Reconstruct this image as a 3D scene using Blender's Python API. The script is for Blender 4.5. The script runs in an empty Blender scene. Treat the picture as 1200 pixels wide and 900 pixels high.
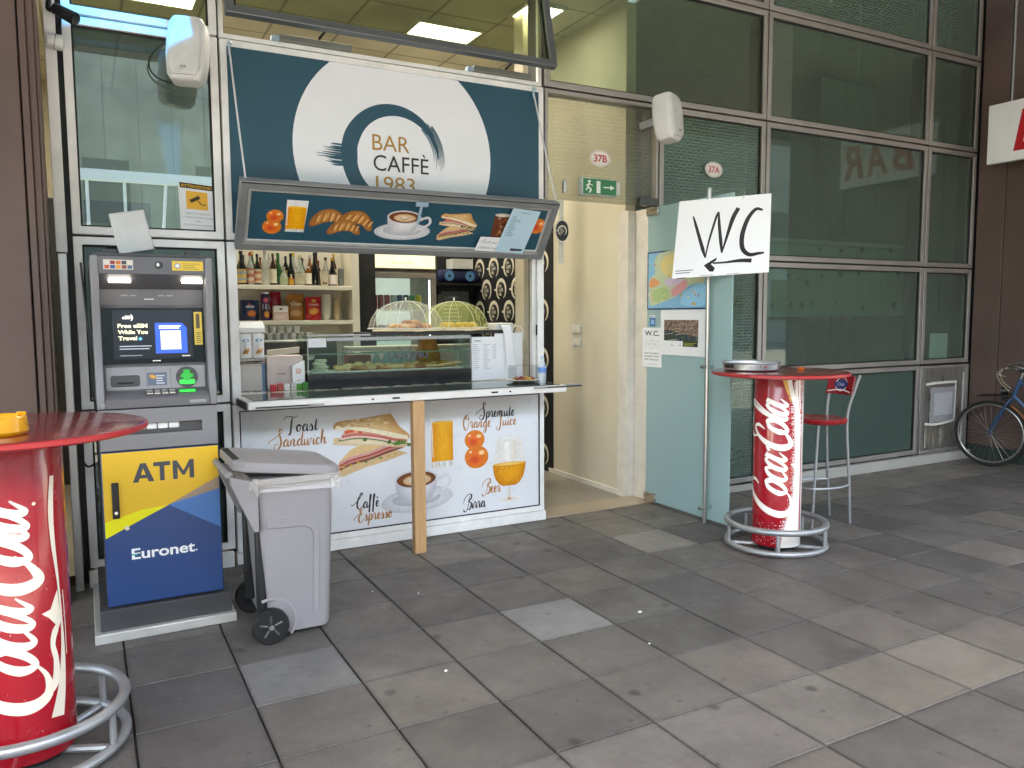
import bpy, bmesh, math, random
from mathutils import Vector, Matrix
from mathutils.geometry import tessellate_polygon
R = math.radians
rnd = random.Random(7)
sc = bpy.context.scene
C = sc.collection
# ------------------------------------------------------------------ camera, sky, sun, exposure
cam = bpy.data.cameras.new('camera'); cam.lens = 27.743; cam.sensor_width = 36; cam.clip_start = .05; cam.clip_end = 500
co = bpy.data.objects.new('camera', cam); C.objects.link(co); sc.camera = co
RR, UU, FF = Vector((.87975, -.47540, -.00544)), Vector((.04621, .07411, .99618)), Vector((.47318, .87664, -.08716))
m3 = Matrix((RR, UU, -FF)).transposed()
co.matrix_world = Matrix.Translation((-.99685, -4.12075, 1.59529)) @ m3.to_4x4()
SUN_EL, SUN_AZ = R(62), R(197)          # azimuth clockwise from +Y
w = bpy.data.worlds.new('World'); sc.world = w; w.use_nodes = True
nt = w.node_tree; bg = nt.nodes['Background']; sky = nt.nodes.new('ShaderNodeTexSky')
sky.sky_type = 'NISHITA'; sky.sun_disc = False; sky.sun_elevation = SUN_EL; sky.sun_rotation = SUN_AZ
sky.dust_density = 2.0; sky.air_density = 1.0
nt.links.new(sky.outputs[0], bg.inputs[0]); bg.inputs[1].default_value = .15
sl = bpy.data.lights.new('sun', 'SUN'); sl.energy = 5.0; sl.angle = R(.53); sl.color = (1, .95, .87)
so = bpy.data.objects.new('sun', sl); C.objects.link(so); so.location = (0, -20, 30)
sd = Vector((math.sin(SUN_AZ) * math.cos(SUN_EL), math.cos(SUN_AZ) * math.cos(SUN_EL), math.sin(SUN_EL)))
so.rotation_euler = sd.to_track_quat('Z', 'Y').to_euler()
vs = sc.view_settings; vs.view_transform = 'Standard'; vs.look = 'None'; vs.gamma = 1; vs.exposure = 3.95
vs.use_white_balance = True; vs.white_balance_temperature = 7900; vs.white_balance_tint = 6
try: vs.use_curve_mapping = False
except Exception: pass
cy = sc.cycles
cy.use_denoising = True; cy.max_bounces = 12; cy.transparent_max_bounces = 24; cy.caustics_reflective = False; cy.caustics_refractive = False
cy.diffuse_bounces = 6; cy.sample_clamp_indirect = 6
# ------------------------------------------------------------------ materials
def lin(c):
    if isinstance(c, str):
        c = [int(c[i:i + 2], 16) / 255 for i in (0, 2, 4)]
        c = [x / 12.92 if x < .04045 else ((x + .055) / 1.055) ** 2.4 for x in c]
    return (c[0], c[1], c[2], 1)
MATS = {}
def mat(name, col, rough=.5, metal=0, var=.12, scale=9, bump=0, bscale=60, coat=0, emit=None, estr=0, alpha=1, trans=0, rvar=.12, stretch=None, spec=.5, objcol=False, attr=False, sheen=0):
    if name in MATS: return MATS[name]
    m = bpy.data.materials.new(name); m.use_nodes = True; n = m.node_tree; L = n.links.new
    b = n.nodes['Principled BSDF']; I = b.inputs
    I['Roughness'].default_value = rough; I['Metallic'].default_value = metal; I['Coat Weight'].default_value = coat; I['Coat Roughness'].default_value = .08
    I['Specular IOR Level'].default_value = spec; I['Alpha'].default_value = alpha; I['Transmission Weight'].default_value = trans
    if emit is not None:
        I['Emission Color'].default_value = lin(emit); I['Emission Strength'].default_value = estr
    tc = n.nodes.new('ShaderNodeTexCoord'); mp = n.nodes.new('ShaderNodeMapping')
    L(tc.outputs['Object'], mp.inputs[0])
    if stretch: mp.inputs['Scale'].default_value = stretch
    nz = n.nodes.new('ShaderNodeTexNoise'); nz.inputs['Scale'].default_value = scale; nz.inputs['Detail'].default_value = 6; nz.inputs['Roughness'].default_value = .6
    L(mp.outputs[0], nz.inputs[0])
    base = None
    if attr:
        a = n.nodes.new('ShaderNodeAttribute'); a.attribute_name = 'Col'; base = a.outputs['Color']
    elif objcol:
        a = n.nodes.new('ShaderNodeObjectInfo'); base = a.outputs['Color']
    I['Base Color'].default_value = lin(col)
    if var or attr or objcol:
        mr = n.nodes.new('ShaderNodeMapRange'); mr.inputs[1].default_value = .3; mr.inputs[2].default_value = .7
        mr.inputs[3].default_value = 1 - var; mr.inputs[4].default_value = 1 + var * .6; L(nz.outputs[0], mr.inputs[0])
        mx = n.nodes.new('ShaderNodeMix'); mx.data_type = 'RGBA'; mx.blend_type = 'MULTIPLY'; mx.inputs[0].default_value = 1
        if base: L(base, mx.inputs[6])
        else: mx.inputs[6].default_value = lin(col)
        L(mr.outputs[0], mx.inputs[7]); L(mx.outputs[2], I['Base Color'])
    if rvar:
        mr = n.nodes.new('ShaderNodeMapRange'); mr.inputs[1].default_value = .3; mr.inputs[2].default_value = .7
        mr.inputs[3].default_value = max(.02, rough - rvar); mr.inputs[4].default_value = min(1, rough + rvar)
        L(nz.outputs[0], mr.inputs[0]); L(mr.outputs[0], I['Roughness'])
    if bump:
        nb = n.nodes.new('ShaderNodeTexNoise'); nb.inputs['Scale'].default_value = bscale; nb.inputs['Detail'].default_value = 4
        L(mp.outputs[0], nb.inputs[0])
        bp = n.nodes.new('ShaderNodeBump'); bp.inputs['Strength'].default_value = bump; bp.inputs['Distance'].default_value = .01
        L(nb.outputs[0], bp.inputs['Height']); L(bp.outputs[0], I['Normal'])
    MATS[name] = m
    return m
def glass(name, tint, ior=1.5, rough=.0, film=0, filmcol='9fb8b0', frit=None, fcol='c8d6cc', fop=.55, streak=.0):
    """thin tinted pane: fresnel mix of clear and mirror, a film of dust and painted pale haze, optional printed dash pattern"""
    if name in MATS: return MATS[name]
    m = bpy.data.materials.new(name); m.use_nodes = True; n = m.node_tree; L = n.links.new
    n.nodes.remove(n.nodes['Principled BSDF']); out = n.nodes['Material Output']
    tr = n.nodes.new('ShaderNodeBsdfTransparent'); tr.inputs[0].default_value = lin(tint)
    gl = n.nodes.new('ShaderNodeBsdfGlossy'); gl.inputs['Roughness'].default_value = rough; gl.inputs[0].default_value = (.92, 1, .97, 1)
    fr = n.nodes.new('ShaderNodeFresnel'); bfg = n.nodes.new('ShaderNodeNewGeometry'); bfm = n.nodes.new('ShaderNodeMath'); bfm.operation = 'MULTIPLY_ADD'; bfm.inputs[1].default_value = 1 / ior - ior; bfm.inputs[2].default_value = ior; L(bfg.outputs['Backfacing'], bfm.inputs[0]); L(bfm.outputs[0], fr.inputs[0])
    mx = n.nodes.new('ShaderNodeMixShader'); L(fr.outputs[0], mx.inputs[0]); L(tr.outputs[0], mx.inputs[1]); L(gl.outputs[0], mx.inputs[2])
    cur = mx.outputs[0]
    tc = n.nodes.new('ShaderNodeTexCoord')
    if film:  # diffuse veil: dust plus painted haze that lightens the dark panes
        nz = n.nodes.new('ShaderNodeTexNoise'); nz.inputs['Scale'].default_value = 3; nz.inputs['Detail'].default_value = 8
        mp = n.nodes.new('ShaderNodeMapping'); mp.inputs['Scale'].default_value = (3, 3, 1); L(tc.outputs['Object'], mp.inputs[0]); L(mp.outputs[0], nz.inputs[0])
        mr = n.nodes.new('ShaderNodeMapRange'); mr.inputs[1].default_value = .35; mr.inputs[2].default_value = .75; mr.inputs[3].default_value = film * .82; mr.inputs[4].default_value = film * 1.2
        L(nz.outputs[0], mr.inputs[0])
        df = n.nodes.new('ShaderNodeBsdfDiffuse'); df.inputs[0].default_value = lin(filmcol)
        m2 = n.nodes.new('ShaderNodeMixShader'); L(mr.outputs[0], m2.inputs[0]); L(cur, m2.inputs[1]); L(df.outputs[0], m2.inputs[2]); cur = m2.outputs[0]
    if frit:
        br = n.nodes.new('ShaderNodeTexBrick'); br.inputs['Scale'].default_value = 1; br.offset = .5
        br.inputs['Brick Width'].default_value = frit[0]; br.inputs['Row Height'].default_value = frit[1]; br.inputs['Mortar Size'].default_value = frit[2]
        br.inputs['Mortar Smooth'].default_value = 0; br.inputs['Color1'].default_value = br.inputs['Color2'].default_value = (0, 0, 0, 1); br.inputs['Mortar'].default_value = (1, 1, 1, 1)
        mp = n.nodes.new('ShaderNodeMapping'); mp.inputs['Rotation'].default_value = frit[3]; L(tc.outputs['Object'], mp.inputs[0]); L(mp.outputs[0], br.inputs[0])
        df = n.nodes.new('ShaderNodeBsdfDiffuse'); df.inputs[0].default_value = lin(fcol)
        ml = n.nodes.new('ShaderNodeMath'); ml.operation = 'MULTIPLY'; ml.inputs[1].default_value = fop
        if len(frit) > 4 and frit[4]:
            iv = n.nodes.new('ShaderNodeMath'); iv.operation = 'SUBTRACT'; iv.inputs[0].default_value = 1; L(br.outputs[0], iv.inputs[1]); L(iv.outputs[0], ml.inputs[0])
        else: L(br.outputs[0], ml.inputs[0])
        m2 = n.nodes.new('ShaderNodeMixShader'); L(ml.outputs[0], m2.inputs[0]); L(cur, m2.inputs[1]); L(df.outputs[0], m2.inputs[2]); cur = m2.outputs[0]
    L(cur, out.inputs[0]); MATS[name] = m
    return m
alu = mat('brushed aluminium frame', 'd2d3d2', .4, .55, var=.08, scale=5, rvar=.1)
alub = mat('daylit white aluminium', 'eeeeec', .4, .0, var=.12, scale=7, bump=.01, bscale=90)  # white copy of the frame metal, daylight brightness put into its colour
alud = mat('reflection tinted aluminium', 'a39e9a', .42, .55, var=.1, scale=4)  # browner copy of the frame metal, dark maroon reflection put into its colour
dark = mat('black rubber gasket', '0e0f10', .7, var=.2)
chrome = mat('brushed stainless steel', 'c4c4c2', .28, 1, var=.08, scale=6, stretch=(1, 1, 14), rvar=.1)
steel = mat('silver painted tube', '9b9da0', .42, .6, var=.12, scale=14)
plgrey = mat('grey moulded plastic', '8c898c', .55, 0, var=.06, bump=.02, bscale=260, scale=4)
blackp = mat('black moulded plastic', '121315', .5, var=.15, bump=.03, bscale=300)
whitep = mat('white plastic', 'd5d6d4', .42, var=.05)
maroon = mat('rust maroon steel cladding', '63504a', .45, .15, var=.22, scale=1.6, bump=.03, bscale=14, rvar=.15)
paper = mat('white paper', 'e9ebee', .8, var=.03, scale=3)
prn = mat('printed film', 'ffffff', .38, var=.03, scale=3, attr=True, rvar=.06)
foodm = mat('photo print', 'ffffff', .38, var=.13, scale=60, attr=True, rvar=.06)
prm = mat('matt print', 'ffffff', .75, var=.03, scale=3, attr=True)
prg = mat('glossy can print', 'ffffff', .2, var=.05, scale=6, attr=True, coat=.5, rvar=.08)
beige = mat('beige painted plaster', 'cfc7b2', .75, var=.07, scale=2.2, bump=.04, bscale=30)
cream = mat('cream laminate shelf', 'e6dfcf', .5, var=.04)
# ------------------------------------------------------------------ mesh helpers
ROOT = {}
def thing(name, label, cat, loc=(0, 0, 0), group=None, rotz=0, rot=None):
    o = bpy.data.objects.new(name, None); C.objects.link(o); o.location = loc; o.empty_display_size = .1
    o.rotation_euler = rot if rot else (0, 0, rotz)
    o['label'] = label; o['category'] = cat
    if group: o['group'] = group
    ROOT[o.name] = Vector(loc) if not (rotz or rot) else Vector((0, 0, 0))
    return o
def tag(o, label, cat, group=None):
    o['label'] = label; o['category'] = cat
    if group: o['group'] = group
    return o
def O(name, bm, m, parent=None, smooth=True, bevel=0, label=None, seg=2, kind=None, ang=38):
    """link a bmesh (world coords, or local coords of a rotated thing) as one mesh object"""
    if isinstance(bm, bmesh.types.BMesh):
        bmesh.ops.recalc_face_normals(bm, faces=bm.faces)
        if smooth:
            for f in bm.faces: f.smooth = True
            lim = R(ang)
            for e in bm.edges:
                if len(e.link_faces) == 2 and e.calc_face_angle(9) > lim: e.smooth = False
        me = bpy.data.meshes.new(name); bm.to_mesh(me); bm.free()
    else: me = bm
    o = bpy.data.objects.new(name, me); C.objects.link(o)
    if m is not None and not me.materials: me.materials.append(m)
    if parent is not None:
        o.parent = parent; off = ROOT.get(parent.name, Vector()); ROOT[o.name] = off
        if off.length: me.transform(Matrix.Translation(-off))
    if bevel:
        md = o.modifiers.new('bevel', 'BEVEL'); md.width = bevel; md.segments = seg; md.limit_method = 'ANGLE'; md.angle_limit = R(40)
        for p in me.polygons: p.use_smooth = True
    if label: o['label'] = label
    if kind: o['kind'] = kind
    return o
def one(name, bm, m, label, cat, group=None, **k):
    """a thing that is a single mesh: origin moved to its base"""
    o = O(name, bm, m, **k); me = o.data
    xs = [v.co for v in me.vertices]
    c = Vector(((min(v.x for v in xs) + max(v.x for v in xs)) / 2, (min(v.y for v in xs) + max(v.y for v in xs)) / 2, min(v.z for v in xs)))
    me.transform(Matrix.Translation(-c)); o.location = c; ROOT[o.name] = c
    return tag(o, label, cat, group)
def struct(name, bm, m, parent=None, **k):
    o = O(name, bm, m, parent, **k)
    if parent is None: o['kind'] = 'structure'
    return o
def B(*boxes):
    bm = bmesh.new()
    for b in boxes: box(bm, *b)
    return bm
def box(bm, x0, x1, y0, y1, z0, z1, M=None):
    v = [bm.verts.new((x, y, z)) for x in (x0, x1) for y in (y0, y1) for z in (z0, z1)]
    if M is not None:
        for q in v: q.co = M @ q.co
    for f in ((0, 1, 3, 2), (4, 6, 7, 5), (0, 4, 5, 1), (2, 3, 7, 6), (0, 2, 6, 4), (1, 5, 7, 3)): bm.faces.new([v[i] for i in f])
    return v
def frm(p, d):
    d = Vector(d).normalized(); a = Vector((0, 0, 1)) if abs(d.z) < .9 else Vector((1, 0, 0))
    x = a.cross(d).normalized(); return x, d.cross(x)
def cyl(bm, p0, p1, r0, r1=None, n=16, caps=True):
    p0, p1 = Vector(p0), Vector(p1); r1 = r0 if r1 is None else r1; x, y = frm(p0, p1 - p0)
    rs = []
    for p, r in ((p0, r0), (p1, r1)): rs.append([bm.verts.new(p + (x * math.cos(t) + y * math.sin(t)) * r) for t in [2 * math.pi * i / n for i in range(n)]])
    for i in range(n): bm.faces.new((rs[0][i], rs[0][(i + 1) % n], rs[1][(i + 1) % n], rs[1][i]))
    if caps:
        bm.faces.new(rs[0][::-1]); bm.faces.new(rs[1])
    return bm
def cr(pts, k=6, closed=False):
    P = [Vector(p) for p in pts]; n = len(P); out = []
    rng = range(n) if closed else range(n - 1)
    for i in rng:
        a = P[(i - 1) % n] if closed or i > 0 else P[0] * 2 - P[1]; b = P[i]; c = P[(i + 1) % n]
        d = P[(i + 2) % n] if closed or i < n - 2 else P[-1] * 2 - P[-2]
        for j in range(k):
            t = j / k; out.append(.5 * ((2 * b) + (c - a) * t + (2 * a - 5 * b + 4 * c - d) * t * t + (3 * b - a - 3 * c + d) * t ** 3))
    if not closed: out.append(P[-1])
    return out
def tube(bm, pts, r, n=8, closed=False, smooth=0):
    if smooth: pts = cr(pts, smooth, closed)
    P = [Vector(p) for p in pts]; N = len(P); rings = []; x = None
    for i in range(N):
        d = (P[(i + 1) % N] - P[i - 1]) if closed or 0 < i < N - 1 else (P[1] - P[0] if i == 0 else P[-1] - P[-2])
        d.normalize()
        if x is None: x, _ = frm(P[i], d)
        x = (x - d * x.dot(d)).normalized(); y = d.cross(x); rr = r[i] if isinstance(r, (list, tuple)) else r
        rings.append([bm.verts.new(P[i] + (x * math.cos(t) + y * math.sin(t)) * rr) for t in [2 * math.pi * k / n for k in range(n)]])
    for i in range(N if closed else N - 1):
        a, b = rings[i], rings[(i + 1) % N]
        for k in range(n): bm.faces.new((a[k], a[(k + 1) % n], b[(k + 1) % n], b[k]))
    if not closed:
        bm.faces.new(rings[0][::-1]); bm.faces.new(rings[-1])
    return bm
def lathe(bm, prof, c=(0, 0, 0), n=24, M=None):
    c = Vector(c); rings = []
    for r, z in prof:
        if r < 1e-6: rings.append([bm.verts.new(c + Vector((0, 0, z)))])
        else: rings.append([bm.verts.new(c + Vector((r * math.cos(t), r * math.sin(t), z))) for t in [2 * math.pi * k / n for k in range(n)]])
    if M is not None:
        for rg in rings:
            for v in rg: v.co = M @ v.co
    for a, b in zip(rings, rings[1:]):
        for k in range(n):
            q = [a[k % len(a)], a[(k + 1) % len(a)], b[(k + 1) % len(b)], b[k % len(b)]]
            q = list(dict.fromkeys(q))
            if len(q) > 2: bm.faces.new(q)
    for rg in (rings[0], rings[-1]):
        if len(rg) > 2:
            try: bm.faces.new(rg)
            except ValueError: pass
    return bm
def L_(prof, c=(0, 0, 0), n=24): return lathe(bmesh.new(), prof, c, n)
def T_(pts, r, n=8, closed=False, smooth=0): return tube(bmesh.new(), pts, r, n, closed, smooth)
def Y_(p0, p1, r0, r1=None, n=16): return cyl(bmesh.new(), p0, p1, r0, r1, n)
def ring(c, r, n=48, z=0): return [(c[0] + r * math.cos(t), c[1] + r * math.sin(t), c[2] + z) for t in [2 * math.pi * i / n for i in range(n)]]
def extr(bm, poly, f, d0, d1):
    """extrude polygon [(u,v)] mapped by f(u,v,d) between d0 and d1"""
    a = [bm.verts.new(f(u, v, d0)) for u, v in poly]; b = [bm.verts.new(f(u, v, d1)) for u, v in poly]; n = len(poly)
    for i in range(n): bm.faces.new((a[i], a[(i + 1) % n], b[(i + 1) % n], b[i]))
    bm.faces.new(a[::-1]); bm.faces.new(b)
    return bm
def XZ(Y0): return lambda u, v, d: Vector((u, Y0 + d, v))
def YZ(X0): return lambda u, v, d: Vector((X0 + d, u, v))
def XY(Z0): return lambda u, v, d: Vector((u, v, Z0 + d))
def rrect(x0, x1, y0, y1, r, n=5):
    P = []
    for cx, cy_, a in ((x1 - r, y0 + r, -90), (x1 - r, y1 - r, 0), (x0 + r, y1 - r, 90), (x0 + r, y0 + r, 180)):
        for i in range(n + 1):
            t = R(a + 90 * i / n); P.append((cx + r * math.cos(t), cy_ + r * math.sin(t)))
    return P
def copy_tree(o, loc=None, label=None, parent=None):
    c = o.copy(); C.objects.link(c); c.parent = parent
    if loc is not None: c.location = loc
    if label: c['label'] = label
    for ch in o.children: copy_tree(ch, None, None, c)
    return c
# ------------------------------------------------------------------ flat print (lettering and pictures as thin layers of coloured film)
TXT = {}
def text_mesh(s, bold=0, shear=0):
    k = (s, bold, shear)
    if k not in TXT:
        cu = bpy.data.curves.new('t', 'FONT'); cu.body = s; cu.size = 1; cu.offset = bold; cu.shear = shear; cu.resolution_u = 4
        o = bpy.data.objects.new('t', cu); C.objects.link(o); dg = bpy.context.evaluated_depsgraph_get(); dg.update()
        me = o.evaluated_get(dg).to_mesh(); vv = [(v.co.x, v.co.y) for v in me.vertices]; ff = [tuple(p.vertices) for p in me.polygons]
        o.evaluated_get(dg).to_mesh_clear(); bpy.data.objects.remove(o); bpy.data.curves.remove(cu)
        TXT[k] = (vv, ff)
    return TXT[k]
class Pr:
    def __init__(s, f, eps=.00012): s.f = f; s.eps = eps; s.V = []; s.F = []; s.K = []; s.l = 1
    def _add(s, pts, faces, cols):
        b = len(s.V); d = s.l * s.eps; s.l += 1
        s.V += [s.f(p[0], p[1], d) for p in pts]; s.F += [tuple(i + b for i in f) for f in faces]
        s.K += cols if isinstance(cols, list) else [lin(cols)] * len(pts)
        return s
    def poly(s, pts, col):
        t = tessellate_polygon([[Vector((p[0], p[1], 0)) for p in pts]]); return s._add(pts, t, col)
    def shape(s, pts, col, k=5): return s.poly([(p.x, p.y) for p in cr([(a, b, 0) for a, b in pts], k, True)], col)
    def blob(s, pts, cin, cout, c=None, k=0):
        if k: pts = [(p.x, p.y) for p in cr([(a, b, 0) for a, b in pts], k, True)]
        n = len(pts); c = c or (sum(p[0] for p in pts) / n, sum(p[1] for p in pts) / n)
        mid = [((p[0] + c[0]) / 2, (p[1] + c[1]) / 2) for p in pts]; a, b = lin(cin), lin(cout); h = tuple(x * .65 + y * .35 for x, y in zip(a, b))
        F = []
        for i in range(n):
            j = (i + 1) % n; F += [(i, j, n + j, n + i), (n + i, n + j, 2 * n)]
        return s._add(list(pts) + mid + [c], F, [b] * n + [h] * n + [a])
    def ell(s, cx, cy_, rx, ry, cin, cout=None, rot=0, n=30, off=(0, 0), a0=0, a1=360):
        P = []
        for i in range(n):
            t = R(a0 + (a1 - a0) * i / n); x, y = rx * math.cos(t), ry * math.sin(t); P.append((cx + x * math.cos(rot) - y * math.sin(rot), cy_ + x * math.sin(rot) + y * math.cos(rot)))
        return s.blob(P, cin, cout, (cx + off[0], cy_ + off[1])) if cout else s.poly(P, cin)
    def rect(s, x0, x1, y0, y1, col, top=None, right=None):
        a = lin(col); b = lin(top) if top else a
        if right: return s._add([(x0, y0), (x1, y0), (x1, y1), (x0, y1)], [(0, 1, 2, 3)], [a, lin(right), lin(right), a])
        return s._add([(x0, y0), (x1, y0), (x1, y1), (x0, y1)], [(0, 1, 2, 3)], [a, a, b, b])
    def grid(s, x0, x1, y0, y1, nx, ny, fn):
        P = []; K = []; F = []
        for j in range(ny + 1):
            for i in range(nx + 1):
                P.append((x0 + (x1 - x0) * i / nx, y0 + (y1 - y0) * j / ny)); K.append(lin(fn(i / nx, j / ny)))
        for j in range(ny):
            for i in range(nx):
                a = j * (nx + 1) + i; F.append((a, a + 1, a + nx + 2, a + nx + 1))
        return s._add(P, F, K)
    def stroke(s, pts, wd, col, k=6, closed=False, nib=None):
        P = cr([(a, b, 0) for a, b in pts], k, closed) if k else [Vector((a, b, 0)) for a, b in pts]
        n = len(P); V = []; F = []
        for i in range(n):
            d = (P[(i + 1) % n] - P[i - 1]) if closed or 0 < i < n - 1 else (P[1] - P[0] if i == 0 else P[-1] - P[-2])
            if d.length < 1e-9: d = Vector((1, 0, 0))
            d.normalize(); nn = Vector((-d.y, d.x, 0))
            if isinstance(wd, (list, tuple)):
                q = i / max(1, n - 1) * (len(wd) - 1); a = min(int(q), len(wd) - 2); ww = wd[a] + (wd[a + 1] - wd[a]) * (q - a)
            else: ww = wd
            if nib is not None:     # broad when the pen moves down
                t = max(0, -d.y * math.cos(nib) - d.x * math.sin(nib) * .6); ww *= .42 + .58 * min(1, t * 1.15)
                if not closed: ww *= min(1, .35 + 2.2 * min(i, n - 1 - i) / k / 2)
            V += [(P[i].x + nn.x * ww / 2, P[i].y + nn.y * ww / 2), (P[i].x - nn.x * ww / 2, P[i].y - nn.y * ww / 2)]
        for i in range(n if closed else n - 1):
            j = (i + 1) % n; F.append((2 * i, 2 * i + 1, 2 * j + 1, 2 * j))
        return s._add(V, F, col)
    def text(s, t, x, y, h, col, al='L', bold=0, sx=1, shear=0, rot=0, width=None):
        """h = height of a capital"""
        v, f = text_mesh(t, bold, shear); k = h / .69
        if not v: return s
        x0, x1 = min(p[0] for p in v), max(p[0] for p in v)
        kx = k * sx if width is None else width / (x1 - x0)
        o = {'L': x0, 'C': (x0 + x1) / 2, 'R': x1}[al]; c, sn = math.cos(rot), math.sin(rot)
        return s._add([(x + (a - o) * kx * c - b * k * sn, y + (a - o) * kx * sn + b * k * c) for a, b in v], f, col)
    def lines(s, x0, x1, y0, y1, n, col, fill=.45, rag=.3, seed=1):
        r = random.Random(seed); P = []; F = []; h = (y1 - y0) / n
        for i in range(n):
            y = y1 - (i + 1) * h; xe = x1 - r.random() * rag * (x1 - x0); b = len(P)
            P += [(x0, y), (xe, y), (xe, y + h * fill), (x0, y + h * fill)]; F.append((b, b + 1, b + 2, b + 3))
        return s._add(P, F, col)
    def build(s, name, parent, m=None, label=None):
        me = bpy.data.meshes.new(name); me.from_pydata([tuple(v) for v in s.V], [], s.F)
        a = me.color_attributes.new('Col', 'FLOAT_COLOR', 'POINT')
        for i, c in enumerate(s.K): a.data[i].color = c
        me.update(); return O(name, me, m or prn, parent, label=label)
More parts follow.
